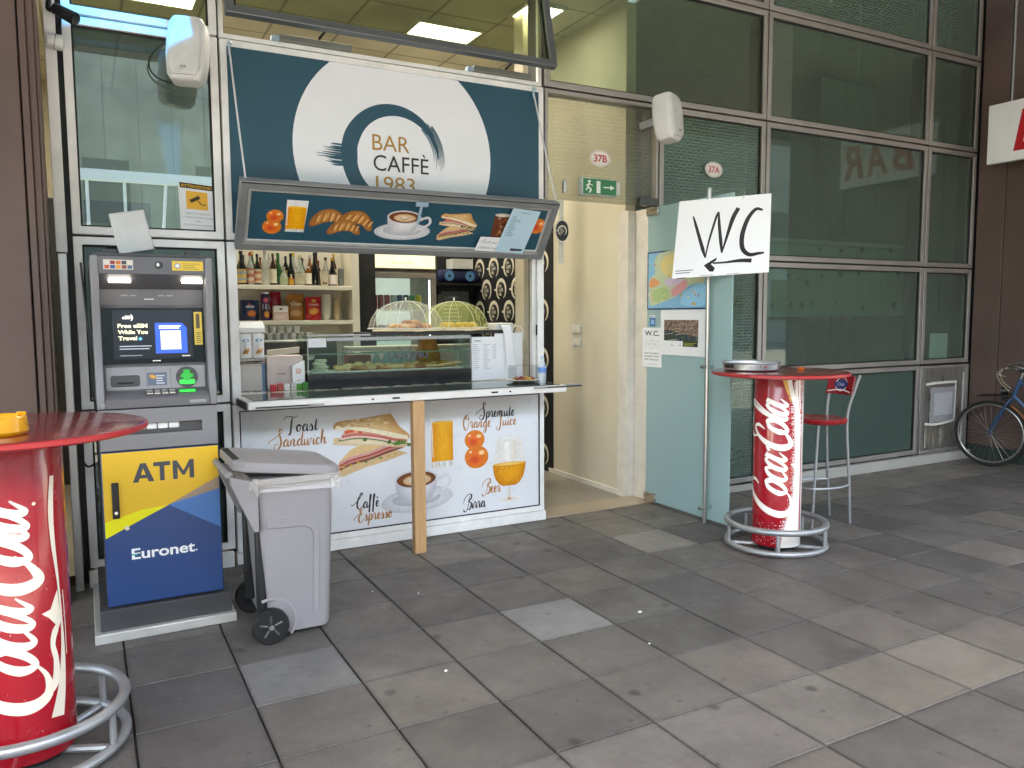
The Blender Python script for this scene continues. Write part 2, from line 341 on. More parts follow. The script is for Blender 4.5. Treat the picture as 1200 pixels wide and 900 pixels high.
# ---- joined brush-script letters drawn as pen strokes (x-height 1)
GL = {
 'a': (1.02, [[(.80, .80), (.52, 1.0), (.14, .60), (.14, .12), (.40, .02), (.68, .45), (.80, .98)], [(.80, .98), (.70, .30), (.84, .0), (1.08, .30)]]),
 'c': (.78, [[(.66, .72), (.58, .98), (.26, .85), (.12, .35), (.32, .0), (.84, .30)]]),
 'd': (1.04, [[(.80, .80), (.52, 1.0), (.14, .60), (.14, .12), (.40, .02), (.68, .45), (.80, .98)], [(1.00, 2.1), (.80, 1.0), (.72, .25), (.86, .0), (1.1, .30)]]),
 'e': (.74, [[(.02, .30), (.42, .52), (.56, .82), (.36, 1.0), (.14, .55), (.20, .08), (.46, .02), (.80, .34)]]),
 'f': (.72, [[(.02, .3), (.42, 1.2), (.62, 1.95), (.46, 2.1), (.34, 1.5), (.22, .2), (.10, -.75), (-.04, -.65)], [(.10, .95), (.66, 1.02)]]),
 'g': (1.02, [[(.80, .80), (.52, 1.0), (.14, .60), (.14, .12), (.40, .02), (.68, .45), (.80, .98)], [(.80, .98), (.66, -.3), (.38, -.95), (.08, -.75), (.5, -.15), (1.08, .30)]]),
 'h': (1.04, [[(.02, .3), (.40, 1.4), (.50, 2.0), (.36, 2.0), (.20, .9), (.08, .0)], [(.12, .35), (.42, .92), (.66, .92), (.66, .45), (.70, .02), (1.1, .32)]]),
 'i': (.52, [[(.02, .3), (.26, .95)], [(.26, .95), (.18, .25), (.30, .0), (.58, .30)], [(.36, 1.38), (.38, 1.30), (.41, 1.38)]]),
 'm': (1.62, [[(.0, .3), (.22, .95)], [(.22, .95), (.12, .0)], [(.14, .3), (.44, .95), (.66, .9), (.60, .0)], [(.62, .3), (.92, .95), (1.14, .9), (1.10, .25), (1.24, .0), (1.66, .32)]]),
 'n': (1.14, [[(.0, .3), (.22, .95)], [(.22, .95), (.12, .0)], [(.14, .3), (.46, .95), (.70, .9), (.64, .25), (.78, .0), (1.18, .32)]]),
 'o': (.92, [[(.46, 1.0), (.16, .7), (.14, .15), (.40, .0), (.68, .40), (.66, .88), (.46, 1.0), (.56, .78), (.98, .82)]]),
 'p': (1.02, [[(.02, .3), (.28, 1.05)], [(.28, 1.05), (.14, .0), (-.02, -1.0)], [(.16, .3), (.46, .96), (.74, .85), (.74, .3), (.46, .0), (.22, .12), (.55, .0), (1.06, .30)]]),
 'r': (.82, [[(.0, .3), (.20, 1.08), (.30, .95), (.54, .95)], [(.54, .95), (.44, .25), (.56, .0), (.86, .32)]]),
 's': (.74, [[(.0, .25), (.34, 1.08)], [(.34, 1.08), (.52, .45), (.40, .02), (.12, .12), (.40, .05), (.80, .32)]]),
 't': (.66, [[(.02, .3), (.44, 1.75)], [(.44, 1.75), (.24, .3), (.36, .0), (.70, .30)], [(.06, 1.28), (.72, 1.40)]]),
 'u': (1.06, [[(.0, .3), (.22, .95)], [(.22, .95), (.14, .2), (.34, .0), (.62, .4), (.78, .98)], [(.78, .98), (.70, .25), (.82, .0), (1.1, .32)]]),
 'w': (1.42, [[(.0, .3), (.22, .95)], [(.22, .95), (.14, .2), (.32, .0), (.58, .4), (.72, .95)], [(.72, .95), (.64, .2), (.82, .0), (1.10, .5), (1.14, .98), (1.46, .82)]]),
 'b': (.95, [[(.02, .3), (.4, 1.6), (.46, 2.0), (.3, 1.9), (.16, .6), (.3, 0), (.6, .3), (.58, .85), (.98, .7)]]),
 'è': (.74, [[(.02, .30), (.42, .52), (.56, .82), (.36, 1.0), (.14, .55), (.20, .08), (.46, .02), (.80, .34)], [(.24, 1.65), (.46, 1.32)]]),
 ' ': (.5, []),
 'T': (1.2, [[(-.55, 1.75), (-.35, 2.15), (.35, 2.25), (1.0, 2.1), (1.55, 2.35)], [(.70, 2.15), (.52, 1.2), (.38, .0), (.16, -.45), (-.04, -.25)]]),
 'S': (1.35, [[(-.9, .45), (-.75, .9), (.1, 1.35), (.95, 2.0), (1.3, 2.45), (1.0, 2.6), (.72, 2.1)], [(.72, 2.1), (.95, 1.3), (1.0, .4), (.5, -.35), (-.05, -.2), (.1, .35), (.6, .4)]]),
 'O': (1.5, [[(.65, 2.2), (.15, 1.6), (.05, .5), (.45, -.35), (1.05, .2), (1.25, 1.4), (.9, 2.25), (.5, 1.9), (.85, 1.5), (1.5, 1.75)]]),
 'J': (1.1, [[(-.2, 1.75), (.3, 2.2), (.9, 2.15), (1.4, 2.3)], [(.85, 2.15), (.75, 1.0), (.6, -.2), (.2, -.75), (-.2, -.4), (.15, .05)]]),
 'C': (1.35, [[(-1.0, .75), (-.7, .6), (.2, 1.2), (1.0, 2.0), (1.28, 2.3), (1.1, 2.5), (.55, 1.9)], [(.75, 2.2), (.25, 1.2), (.15, .3), (.55, -.1), (1.1, .2), (1.4, .5)]]),
 'E': (1.25, [[(-.75, .1), (-.6, .6), (.2, 1.2), (1.0, 2.0), (1.1, 2.35), (.75, 2.3)], [(.75, 2.3), (.4, 1.75), (.6, 1.3), (.85, 1.25)], [(.85, 1.25), (.3, .9), (.1, .2), (.4, -.25), (.9, .05), (1.3, .4)]]),
 'B': (1.45, [[(-.5, .0), (-.2, -.45), (.35, -.1), (.75, 1.0), (.95, 2.1)], [(-.45, .9), (-.2, 1.7), (.6, 2.35), (1.3, 2.35), (1.35, 1.8), (.75, 1.25), (1.25, 1.0), (1.25, .3), (.75, -.15), (.35, .1)]]),
}
def script(p, s, x, y, width, h, col, wd=.3, rot=0):
    """joined lettering; h = x-height in metres, fitted to width"""
    adv = sum(GL[c][0] for c in s); kx = width / adv; u = 0; c_, s_ = math.cos(rot), math.sin(rot)
    l0 = p.l
    for ch in s:
        for st in GL[ch][1]:
            q = [((u + a + .12 * b * 0) * kx, b * h) for a, b in st]
            p.stroke([(x + a * c_ - b * s_, y + a * s_ + b * c_) for a, b in q], wd * h, col, 6, nib=.25)
        u += GL[ch][0]
    return p
# ------------------------------------------------------------------ setting: pavement, street, portico
def slabmat():
    m = bpy.data.materials.new('basalt paving slab'); m.use_nodes = True; n = m.node_tree; L = n.links.new; b = n.nodes['Principled BSDF']
    N = lambda t: n.nodes.new('ShaderNode' + t)
    oi, geo = N('ObjectInfo'), N('NewGeometry')
    def noise(s, d=6, r=.6, src=None):
        q = N('TexNoise'); q.inputs['Scale'].default_value = s; q.inputs['Detail'].default_value = d; q.inputs['Roughness'].default_value = r; L(src or geo.outputs['Position'], q.inputs[0]); return q.outputs[0]
    def mr(i, a, b_, c, d):
        q = N('MapRange'); 
        for k, v in zip((1, 2, 3, 4), (a, b_, c, d)): q.inputs[k].default_value = v
        L(i, q.inputs[0]); return q.outputs[0]
    def mul(a, f):
        q = N('Mix'); q.data_type = 'RGBA'; q.blend_type = 'MULTIPLY'; q.inputs[0].default_value = 1; L(a, q.inputs[6]); L(f, q.inputs[7]); return q.outputs[2]
    c = mul(oi.outputs['Color'], mr(noise(2.2), .3, .7, .72, 1.2))
    c = mul(c, mr(noise(26, 8, .7), .3, .7, .86, 1.1))
    c = mul(c, mr(noise(300, 2), .3, .7, .82, 1.14))
    vo = N('TexVoronoi'); vo.voronoi_dimensions = '2D'; vo.inputs['Scale'].default_value = 1.25; vo.inputs['Randomness'].default_value = 1; L(geo.outputs['Position'], vo.inputs[0])
    wob = N('Math'); wob.operation = 'ADD'; wb = N('Math'); wb.operation = 'MULTIPLY'; wb.inputs[1].default_value = .03; L(noise(40, 3), wb.inputs[0]); L(vo.outputs['Distance'], wob.inputs[0]); L(wb.outputs[0], wob.inputs[1])
    c = mul(c, mr(wob.outputs[0], .036, .056, .48, 1))
    vo2 = N('TexVoronoi'); vo2.voronoi_dimensions = '2D'; vo2.inputs['Scale'].default_value = 3.1; L(geo.outputs['Position'], vo2.inputs[0]); c = mul(c, mr(vo2.outputs['Distance'], .022, .04, .6, 1))
    c = mul(c, mr(noise(1.1, 5, .75), .58, .74, 1, .62))
    lt = N('Mix'); lt.data_type = 'RGBA'; lt.inputs[7].default_value = lin('a89f92'); L(c, lt.inputs[6]); L(mr(noise(3.7, 9, .8), .62, .82, 0, .5), lt.inputs[0])
    # dirt gathered along the slab edges, in object space
    tco = N('TexCoord'); sx = N('SeparateXYZ'); L(tco.outputs['Object'], sx.inputs[0])
    def M(op, a, b_):
        q = N('Math'); q.operation = op
        for k, v in ((0, a), (1, b_)):
            if isinstance(v, (int, float)): q.inputs[k].default_value = v
            else: L(v, q.inputs[k])
        return q.outputs[0]
    ed = M('MINIMUM', M('MINIMUM', sx.outputs[0], M('SUBTRACT', PX, sx.outputs[0])), M('MINIMUM', sx.outputs[1], M('SUBTRACT', PY, sx.outputs[1])))
    ed = M('ADD', ed, M('MULTIPLY', M('SUBTRACT', noise(55, 5, .7), .5), .05))
    c2 = mul(lt.outputs[2], mr(ed, .0, .022, .62, 1))
    L(c2, b.inputs['Base Color'])
    L(mr(noise(6), .3, .7, .42, .72), b.inputs['Roughness'])
    bp = N('Bump'); bp.inputs['Strength'].default_value = .22; bp.inputs['Distance'].default_value = .004; L(noise(170, 5), bp.inputs['Height']); L(bp.outputs[0], b.inputs['Normal'])
    return m
PX, PY = .45, .4415
SLAB = slabmat()
def gridmat(name, c1, c2, mort, bw, bh, ms=.006, off=(0, 0, 0), rough=.7, offset=0):
    m = bpy.data.materials.new(name); m.use_nodes = True; n = m.node_tree; L = n.links.new; b = n.nodes['Principled BSDF']; b.inputs['Roughness'].default_value = rough
    g = n.nodes.new('ShaderNodeNewGeometry'); mp = n.nodes.new('ShaderNodeMapping'); mp.inputs[1].default_value = off; L(g.outputs['Position'], mp.inputs[0])
    br = n.nodes.new('ShaderNodeTexBrick'); br.offset = offset; br.inputs['Scale'].default_value = 1; br.inputs['Brick Width'].default_value = bw; br.inputs['Row Height'].default_value = bh; br.inputs['Mortar Size'].default_value = ms
    br.inputs['Color1'].default_value = lin(c1); br.inputs['Color2'].default_value = lin(c2); br.inputs['Mortar'].default_value = lin(mort); L(mp.outputs[0], br.inputs[0])
    nz = n.nodes.new('ShaderNodeTexNoise'); nz.inputs['Scale'].default_value = 1.3; nz.inputs['Detail'].default_value = 8; L(g.outputs['Position'], nz.inputs[0])
    mr = n.nodes.new('ShaderNodeMapRange'); mr.inputs[1].default_value = .3; mr.inputs[2].default_value = .7; mr.inputs[3].default_value = .75; mr.inputs[4].default_value = 1.2; L(nz.outputs[0], mr.inputs[0])
    mx = n.nodes.new('ShaderNodeMix'); mx.data_type = 'RGBA'; mx.blend_type = 'MULTIPLY'; mx.inputs[0].default_value = 1; L(br.outputs[0], mx.inputs[6]); L(mr.outputs[0], mx.inputs[7]); L(mx.outputs[2], b.inputs['Base Color'])
    return m
PX, PY = .45, .4415
mortar = mat('dark sand joint', '24211f', .95, var=.3, scale=30, bump=.3, bscale=200)
farpave = gridmat('far basalt paving', '565455', '656263', '24211f', PX, PY)
gx0, gx1, gy0, gy1 = -4 * PX, 22 * PX, -7 * PY, 1.14
pv = struct('pavement', B((gx0, gx1, gy0, gy1, -.12, -.014)), mortar)
bm = bmesh.new()
for a, b, c, d in ((-30, gx0, -7, 1.14), (gx1, 45, -7, 1.14), (gx0, gx1, -7, gy0)): box(bm, a, b, c, d, -.12, 0)
struct('pavement', bm, farpave)
struct('street', B((-60, 80, -70, -7, -.25, -.12)), mat('asphalt', '4a4a4b', .9, var=.25, scale=3))
struct('kerb', B((-60, 80, -7.16, -7.001, -.12, .002)), mat('granite kerb', '8d8a86', .8))
slabs = []
for v in range(5):
    bm = bmesh.new(); j = .0035; a0, a1, b0, b1 = j, PX - j, j, PY - j; c = .003; r = random.Random(v)
    J = lambda: r.uniform(-.0012, .0012)
    top = [(a0 + c + J(), b0 + c + J()), (a1 - c + J(), b0 + c + J()), (a1 - c + J(), b1 - c + J()), (a0 + c + J(), b1 - c + J())]; low = [(a0, b0), (a1, b0), (a1, b1), (a0, b1)]
    t = [bm.verts.new((x, y, 0)) for x, y in top]; l = [bm.verts.new((x, y, -.003)) for x, y in low]; q = [bm.verts.new((x, y, -.03)) for x, y in low]
    bm.faces.new(t)
    for i in range(4):
        k = (i + 1) % 4; bm.faces.new((l[i], l[k], t[k], t[i])); bm.faces.new((q[i], q[k], l[k], l[i]))
    me = bpy.data.meshes.new('paving_slab'); bm.to_mesh(me); bm.free(); me.materials.append(SLAB); slabs.append(me)
LIGHT = {(2, 1): ('78777a', 0), (3, 0): 0, (4, 1): 0, (-1, 1): ('76787a', .0), (5, 0): 0}
light = {(2, 1): '7a7877', (5, -1): '7b7670', (-1, 1): '706f6e', (1, 4): '66625f', (2, 4): '686461', (3, 4): '6a6662', (4, 4): '6d6862', (5, 4): '6f6a64', (0, 4): '605c59', (6, 4): '67625e', (9, 2): '6a6560', (8, -1): '6c6761', (10, 3): '6b6660', (11, 1): '69645e', (13, 2): '68635d'}
rs = random.Random(3)
for i in range(-4, 22):
    for j in range(-3, 7):
        # j-th row spans Y from -(j+1)*PY to -j*PY ; nearest to the facade is a cut half row
        o = bpy.data.objects.new('paving_slab', slabs[rs.randrange(5)]); C.objects.link(o); o.parent = pv
        y0 = -(j + 1) * PY
        o.location = (i * PX, y0, rs.uniform(-.0012, .0012)); o.rotation_euler = (rs.uniform(-.002, .002), rs.uniform(-.002, .002), 0)
        if j == -3: o.scale = (1, .60, 1)
        base = light.get((i, j)) or (rs.choice(('6b665f', '68635d', '6f6962')) if j <= -2 else rs.choice(('5b5855', '575452', '5f5b58', '545150', '625d59', '5c5855', '524f4d')))
        o.color = lin(base)
# portico roof, outer columns, opposite terrace and building (seen only as reflections)
conc = mat('pale painted concrete soffit', 'a9a59c', .85, var=.08, scale=.8)
RL = ((-1.40, -.82, -.10, .05), (-1.0, -.74, -.47, -.24))  # roof openings with blue panes, added out of view to cast cyan sun patches
struct('portico_roof', B((-30, -1.40, -6.0, 1.0, 5.45, 5.6), (-.74, 45, -6.0, 1.0, 5.45, 5.6), (-1.40, -.74, -6.0, -.47, 5.45, 5.6), (-1.40, -1.0, -.47, -.24, 5.45, 5.6), (-1.40, -.74, -.24, -.10, 5.45, 5.6), (-.82, -.74, -.10, .05, 5.45, 5.6), (-1.40, -.74, .05, 1.0, 5.45, 5.6)), conc)
bgl = bpy.data.materials.new('blue rooflight glass'); bgl.use_nodes = True; q_ = bgl.node_tree; q_.nodes.remove(q_.nodes['Principled BSDF']); tb_ = q_.nodes.new('ShaderNodeBsdfTransparent'); tb_.inputs[0].default_value = (.012, .30, .52, 1); q_.links.new(tb_.outputs[0], q_.nodes['Material Output'].inputs[0])
for k, (a, b, c, d) in enumerate(RL):
    rl = thing('sun_tint', ('added long blue glass rooflight strip in the portico roof nearest the facade', 'added small blue glass rooflight in the portico roof in front of the left loudspeaker')[k], 'sun_tint', ((a + b) / 2, (c + d) / 2, 5.6), 'added blue panes')
    O('pane', B((a - .02, b + .02, c - .02, d + .02, 5.605, 5.615)), bgl, rl, smooth=False)
    O('kerb_frame', B((a - .05, a - .022, c - .05, d + .05, 5.601, 5.64), (b + .022, b + .05, c - .05, d + .05, 5.601, 5.64), (a - .0215, b + .0215, c - .05, c - .022, 5.601, 5.64), (a - .0215, b + .0215, d + .022, d + .05, 5.601, 5.64)), alu, rl)
struct('portico_beam', B((-30, 45, -6.0, -5.7, 5.15, 5.449)), mat('dark beam', '4a4644', .7))
for k, x in enumerate((-9.5, 4.2, 13.5, 22.5)):
    one('portico_column', B((x - .3, x + .3, -5.95, -5.4, -.0, 5.44)), maroon, ('maroon portico column at the far left street edge', 'maroon portico column at the street edge behind the viewer', 'maroon portico column at the street edge far right', 'maroon portico column at the street edge farthest right')[k], 'column', 'outer portico columns', bevel=.01)
opp = gridmat('opposite stone facade', '8a8c84', '80837c', '5c5f5a', 1.2, .6, .02)
ob = thing('opposite_building', 'grey stone building across the street with rows of dark windows', 'building', (0, -28, 0))
O('wall', B((-60, 80, -34, -28, -.12, 9.5)), opp, ob); O('sky_blocking_storey', B((-14, 70, -34, -28.001, 9.5, 14)), opp, ob)  # upper block added to keep bright sky out of the window reflections
dkg = mat('dark window glass', '1c2526', .1, var=.1)
for i in range(-9, 14):
    for j in range(2): O('window', B((i * 4 - .8, i * 4 + .8, -27.999, -27.94, 1.2 + j * 4, 3.6 + j * 4)), dkg, ob)
tw = thing('raised_terrace', 'raised terrace across the street with white railing', 'terrace', (1, -15, 0))
O('wall', B((-9, 12, -17, -14.5, -.12, 3.35)), mat('grey green render', '8a918a', .8), tw)
wr = mat('white painted railing', 'f0f0ee', .5, var=.03)
O('top_rail', B((-9, 12, -14.6, -14.45, 4.75, 5.0)), wr, tw); O('bottom_rail', B((-9, 12, -14.56, -14.5, 3.62, 3.70)), wr, tw)
for i in range(27): O('baluster', Y_((-8.6 + i * .78, -14.53, 3.35), (-8.6 + i * .78 + (.12 if i % 3 == 0 else 0), -14.53, 4.76), .035, n=8), wr, tw)
# ------------------------------------------------------------------ interior shell behind the facade
struct('interior_floor', B((-1.4, 9.5, 1.365, 6.2, -.1, .0)), gridmat('grey indoor floor tile', '8c8578', '867f73', '5d574f', .45, .45, .004, rough=.4))
ctile = gridmat('ceiling tile grid', 'd8d3c2', 'd3cebd', '9c978a', .6, .6, .012, rough=.85)
struct('interior_ceiling', B((-1.4, 3.12, 1.2, 6.2, 4.2, 4.26)), ctile)
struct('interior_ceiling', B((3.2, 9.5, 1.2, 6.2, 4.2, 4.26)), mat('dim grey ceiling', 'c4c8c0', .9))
struct('wall_back', B((-1.5, 3.2, 6.2, 6.3, 0, 4.2)), beige)
struct('wall_side', B((-1.5, -1.4, 1.2, 6.2, 0, 4.2)), beige)
struct('wall_corridor', B((3.115, 3.215, 1.44, 6.2, 0, 4.2)), beige)
ggw = mat('grey green office wall', 'c6cdc6', .85, var=.12, scale=1)
struct('wall_office', B((3.22, 9.5, 4.6, 4.7, 0, 4.2), ), ggw)
struct('wall_office', B((9.4, 9.5, 1.2, 4.6, 0, 4.2)), ggw)
for nm, X, Yb in (('door_jamb', 3.115, 0),):
    o = thing('corridor_door_jamb', 'pale painted jamb post at the end of the beige corridor wall', 'door jamb', (3.16, 1.4, 0))
    O('post', B((3.10, 3.225, 1.365, 1.439, 0, 2.47), (3.165, 3.225, 1.18, 1.3645, 0, 2.47)), mat('pale jamb paint', 'd9d3c8', .6), o, bevel=.006)
    O('casing', B((3.085, 3.0995, 1.36, 1.50, 0, 2.47)), MATS['pale jamb paint'], o, bevel=.004)
sk = one('skirting_board', B((3.098, 3.1145, 1.505, 2.69, .0005, .045)), MATS['pale jamb paint'], 'low pale skirting along the beige corridor wall', 'skirting')
# black wallpaper with repeating ring logo on the far part of the corridor wall
part = thing('wallpaper_lining', 'black wallpaper with cream ring logos lining the far corridor wall', 'wallpaper', (3.11, 3.5, 0))
O('lining', B((3.104, 3.1146, 2.62, 4.44, .0, 2.62)), mat('black wallpaper', '17191d', .6, var=.1), part)
def logo_ring(p, x, z, r, c='d9d3c0', bgc=None, ink='d9d3c0'):
    if bgc: p.ell(x, z, r * 1.02, r * 1.02, bgc)
    p.stroke([(x + r * .8 * math.cos(t), z + r * .8 * math.sin(t)) for t in [R(-60 + 31 * i) for i in range(11)]], [r * .05, r * .22, r * .3, r * .3, r * .24, r * .1], c, 4)
    p.stroke([(x - r * 1.22, z + r * .02), (x - r * .7, z)], r * .16, c, 0)
    for k, tx in enumerate(('BAR', 'CAFFÈ', '1983')): p.text(tx, x - r * .42, z + r * (.2 - .34 * k), r * .24, ink, bold=.02, sx=.8)
wp = Pr(lambda u, v, d: Vector((3.1035 - d, 4.44 - u, v)), .0001)
for j in range(10):
    for i in range(5):
        x = .18 + i * .36 + (j % 2) * .18; z = .16 + j * .245
        if x < 1.68:
            l0 = wp.l; logo_ring(wp, x, z, .135); wp.l = l0
wp.build('wallpaper_print', part, prm)
struct('wall_bar', B((-1.4, 3.103, 4.45, 4.53, 0, 2.7)), mat('dark bar wall', '2a2a2c', .7))
# ceiling lamps; the one over the counter is added, unseen, for its light
lampm = mat('lit lamp diffuser', 'ffffff', .5, var=0, rvar=0, emit='f3f3f0', estr=2.6)
for k, (x, y, a, b) in enumerate(((2.03, 2.76, .30, .16), (-.50, 3.02, .42, .20), (.75, 1.75, .55, .22), (.7, 4.7, .3, .3), (2.2, 4.7, .3, .3), (2.55, 1.95, .16, .16))):
    lb = ('lit ceiling panel seen through the tilted top window above the bar sign', 'lit ceiling panel in the top left corner window', 'added unseen ceiling panel lighting the bar counter', 'lit ceiling panel at the back of the room, left', 'lit ceiling panel at the back of the room, right', 'small lit ceiling panel over the doorway')[k]
    t = thing('ceiling_lamp', lb, 'ceiling lamp', (x, y, 4.2), 'lit ceiling panels')
    O('diffuser', B((x - a, x + a, y - b, y + b, 4.176, 4.185)), lampm, t)
    bm = bmesh.new(); f = .03
    for q in ((x - a - f, x + a + f, y - b - f, y - b), (x - a - f, x + a + f, y + b, y + b + f), (x - a - f, x - a, y - b, y + b), (x + a, x + a + f, y - b, y + b)): box(bm, *q, 4.17, 4.199)
    O('frame', bm, whitep, t)
# ------------------------------------------------------------------ glazed facade
def ringframe(x0, x1, z0, z1, wd, y0, y1):
    bm = bmesh.new(); f = XZ(0)
    o = [(x0, z0), (x1, z0), (x1, z1), (x0, z1)]; i = [(x0 + wd, z0 + wd), (x1 - wd, z0 + wd), (x1 - wd, z1 - wd), (x0 + wd, z1 - wd)]
    V = [[bm.verts.new((a, y, b)) for a, b in q] for y in (y0, y1) for q in (o, i)]
    for k in range(4):
        n = (k + 1) % 4
        bm.faces.new((V[0][k], V[0][n], V[1][n], V[1][k])); bm.faces.new((V[2][k], V[3][k], V[3][n], V[2][n]))
        bm.faces.new((V[0][k], V[2][k], V[2][n], V[0][n])); bm.faces.new((V[1][k], V[1][n], V[3][n], V[3][k]))
    return bm
g_dark = glass('dark green tinted glass', 'd8e6de', 1.58, film=.12, filmcol='9aa8a1')
g_low = glass('dark blue grey glass', '7f9496', 1.8, film=.06, filmcol='8fa0a4')
g_left = glass('grey reflective glass', 'a6bab8', 2.4, film=.10, filmcol='a4b6ba')
g_top = glass('pale green glass', 'd0d5c0', 1.5, film=.02)
g_frit = glass('green glass with printed dashes', 'cfe0d6', 1.4, film=.10, filmcol='8f9f97', frit=(.062, .026, .0062, (R(90), 0, 0), 0), fcol='8fa398', fop=.32)
g_tran = glass('clear glass with printed dashes', 'dfe0da', 1.22, film=.08, filmcol='b9b8ac', frit=(.075, .030, .0065, (R(90), 0, 0), 0), fcol='c6c4b8', fop=.12)
spand = mat('teal enamelled spandrel glass', '42544d', .16, var=.1, scale=1.5, coat=.3, rvar=.03)
fa = thing('glazed_facade', 'green glazed curtain wall with grey aluminium frames behind the bar', 'facade', (3, 1.1, 0))
G = .007
def win(x0, x1, z0, z1, pane, fm=alu, wd=.045, name='window', pm=None):
    p = O(name, ringframe(x0 + G, x1 - G, z0 + G, z1 - G, wd, 1.10, 1.165), fm, fa, bevel=.004)
    O('pane', B((x0 + wd - .004, x1 - wd + .004, 1.135, 1.143, z0 + wd - .004, z1 - wd + .004)), pane, p, smooth=False)
    O('inner_bead', ringframe(x0 + wd + .003, x1 - wd - .003, z0 + wd + .003, z1 - wd - .003, .014, 1.118, 1.134), dark, p)
    return p
XA, XB, XC, XJ, XD, XE, XF = -1.04, -.20, 2.11, 3.20, 4.40, 6.68, 7.505
Z1, Z2, Z3, Z4, Z5 = 1.05, 2.066, 3.295, 4.24, 5.43
win(XA, XB, .10, Z1, g_low, alub); win(XA, XB, Z1, Z2, g_low, alub); win(XA, XB, Z2, Z3, g_left, alub); win(XA, XB, Z3, Z4, g_top, alub); win(XA, XB, Z4, Z5, g_top)
win(XB, XC, Z4, Z5, g_top)
g_mid = glass('hazy green glass', 'd6dfd4', 1.5, film=.07, filmcol='8f9f97')
win(XC, XD, Z3, Z4, g_mid, alud); win(XC, XD, Z4, Z5, g_frit, alud)
win(XJ, XD, .06, Z3, g_frit, alud)
win(XD, XE, .10, Z1, spand, alud); win(XD, XE, Z1, Z2, g_dark, alud); win(XD, XE, Z2, Z3, g_dark, alud); win(XD, XE, Z3, Z4, g_dark, alud); win(XD, XE, Z4, Z5, g_frit, alud)
win(XE, XF, Z1, Z2, g_dark, alud); win(XE, XF, Z2, Z3, g_dark, alud); win(XE, XF, Z3, Z4, g_dark, alud); win(XE, XF, Z4, Z5, g_frit, alud)
# transom over the door
tp_ = O('transom', B((XC + G, XC + .03, 1.10, 1.165, 2.475, Z3 - G), (XJ - .03, XJ - G, 1.10, 1.165, 2.475, Z3 - G), (XC + .0305, XJ - .0305, 1.10, 1.165, Z3 - .037, Z3 - G)), alud, fa, bevel=.003)
O('pane', B((XC + .026, XJ - .026, 1.135, 1.143, 2.475, Z3 - .033)), g_tran, tp_, smooth=False)
# dark mullion bodies behind the joints
bmv = []
for x in (XA, XB, XC, XD, XE, XF): O('mullion', B((x - .028, x + .028, 1.1665, 1.30, 0, Z5)), mat('mullion body', '3a3c3b', .5, .4), fa)
O('mullion', B((XJ - .035, XJ + .035, 1.1665, 1.28, 2.475, Z3)), MATS['mullion body'], fa)
for a, b, zz in ((XA, XB, (Z1, Z2, Z3, Z4)), (XB, XC, (Z2, Z3, Z4)), (XC, XD, (Z3, Z4)), (XD, XE, (Z1, Z2, Z3, Z4)), (XE, XF, (Z1, Z2, Z3, Z4))):
    for z in zz: O('transom_bar', B((a + .03, b - .03, 1.1675, 1.25, z - .025, z + .025)), MATS['mullion body'], fa)
O('plenum_panel', B((-1.5, 9.5, 1.31, 1.34, 4.27, 5.44)), mat('dark plenum', '2c312e', .9), fa)
sill = mat('pale grey sill', 'a5a39d', .6, var=.12, scale=3)
O('sill', B((XD - .02, XF, 1.035, 1.0995, 0, .098)), sill, fa, bevel=.006)
O('sill', B((XA, XB - .02, 1.06, 1.0995, 0, .098)), alub, fa, bevel=.005)
O('sill', B((XJ + .04, XD - .03, 1.06, 1.0995, 0, .055)), sill, fa, bevel=.005)
# lower right stainless panel with taped square
sp = O('steel_panel', B((XE + .01, XF - .01, 1.098, 1.13, .105, Z1 - .012)), mat('scratched stainless sheet', 'a8a7a2', .38, .85, var=.3, scale=5, stretch=(6, 1, 1), rvar=.18), fa, bevel=.004)
O('rim', ringframe(XE + .012, XF - .012, .107, Z1 - .014, .03, 1.085, 1.0975), alud, sp)
tq = Pr(XZ(0)); tq.f = lambda u, v, d: Vector((u, 1.0965 - d, v))
tq.rect(6.86, 7.27, .43, .80, '8f8f90'); tq.rect(6.93, 7.24, .50, .74, 'a9a9ae')
for q in ([(6.78, .84), (7.0, .85), (7.30, .85)], [(7.29, .86), (7.29, .6), (7.28, .42)], [(6.78, .42), (7.0, .405), (7.3, .43)]): tq.stroke(q, .025, 'd8d6cf', 4)
tq.stroke([(7.42, .15), (7.42, .95)], .02, 'd4d3cf', 0)
for i in range(14):
    x = 6.76 + rnd.random() * .5; tq.stroke([(x, .16), (x + .004, .3 + .12 * rnd.random())], .008, rnd.choice(('9d8f7d', 'b6ab9a', '8b8072')), 0)
tq.build('tape_residue', sp, prm)
one('paper_sheet', B((6.92, 7.225, 1.168, 1.172, 1.10, 1.375)), paper, 'blank white paper behind the glass above the steel panel', 'paper')
# right maroon pier of cladding panels, left stepped pier
rp = thing('maroon_pier', 'dark maroon steel clad pier at the right end of the facade', 'pier', (8.6, .2, 0))
O('core', B((7.56, 9.6, -1.38, 1.3, .02, 5.44)), dark, rp)
for i in range(6): O('cladding_panel', B((7.52, 7.559, .80 - i * .44, 1.095 - .008 + 0 if i == 0 else 1.232 - i * .44, .16, 5.44)), maroon, rp, bevel=.004)
O('cladding_panel', B((7.525, 9.6, -1.42, -1.381, .16, 5.44)), maroon, rp, bevel=.004)
O('base', B((7.535, 9.6, -1.4, 1.09, 0, .155)), mat('dark green stained base', '2f3a35', .7, var=.25), rp)
lp = thing('maroon_pier', 'dark maroon stepped steel pier at the left edge beside the ATM', 'pier', (-2, .9, 0))
O('core', B((-4, -1.16, .80, 1.3, 0, 5.44)), dark, lp)
O('cladding_panel', B((-4, -1.235, .755, .7995, .0, 5.44)), maroon, lp, bevel=.005)
O('edge_strip', B((-1.228, -1.195, .765, .7995, 0, 5.44)), maroon, lp, bevel=.004)
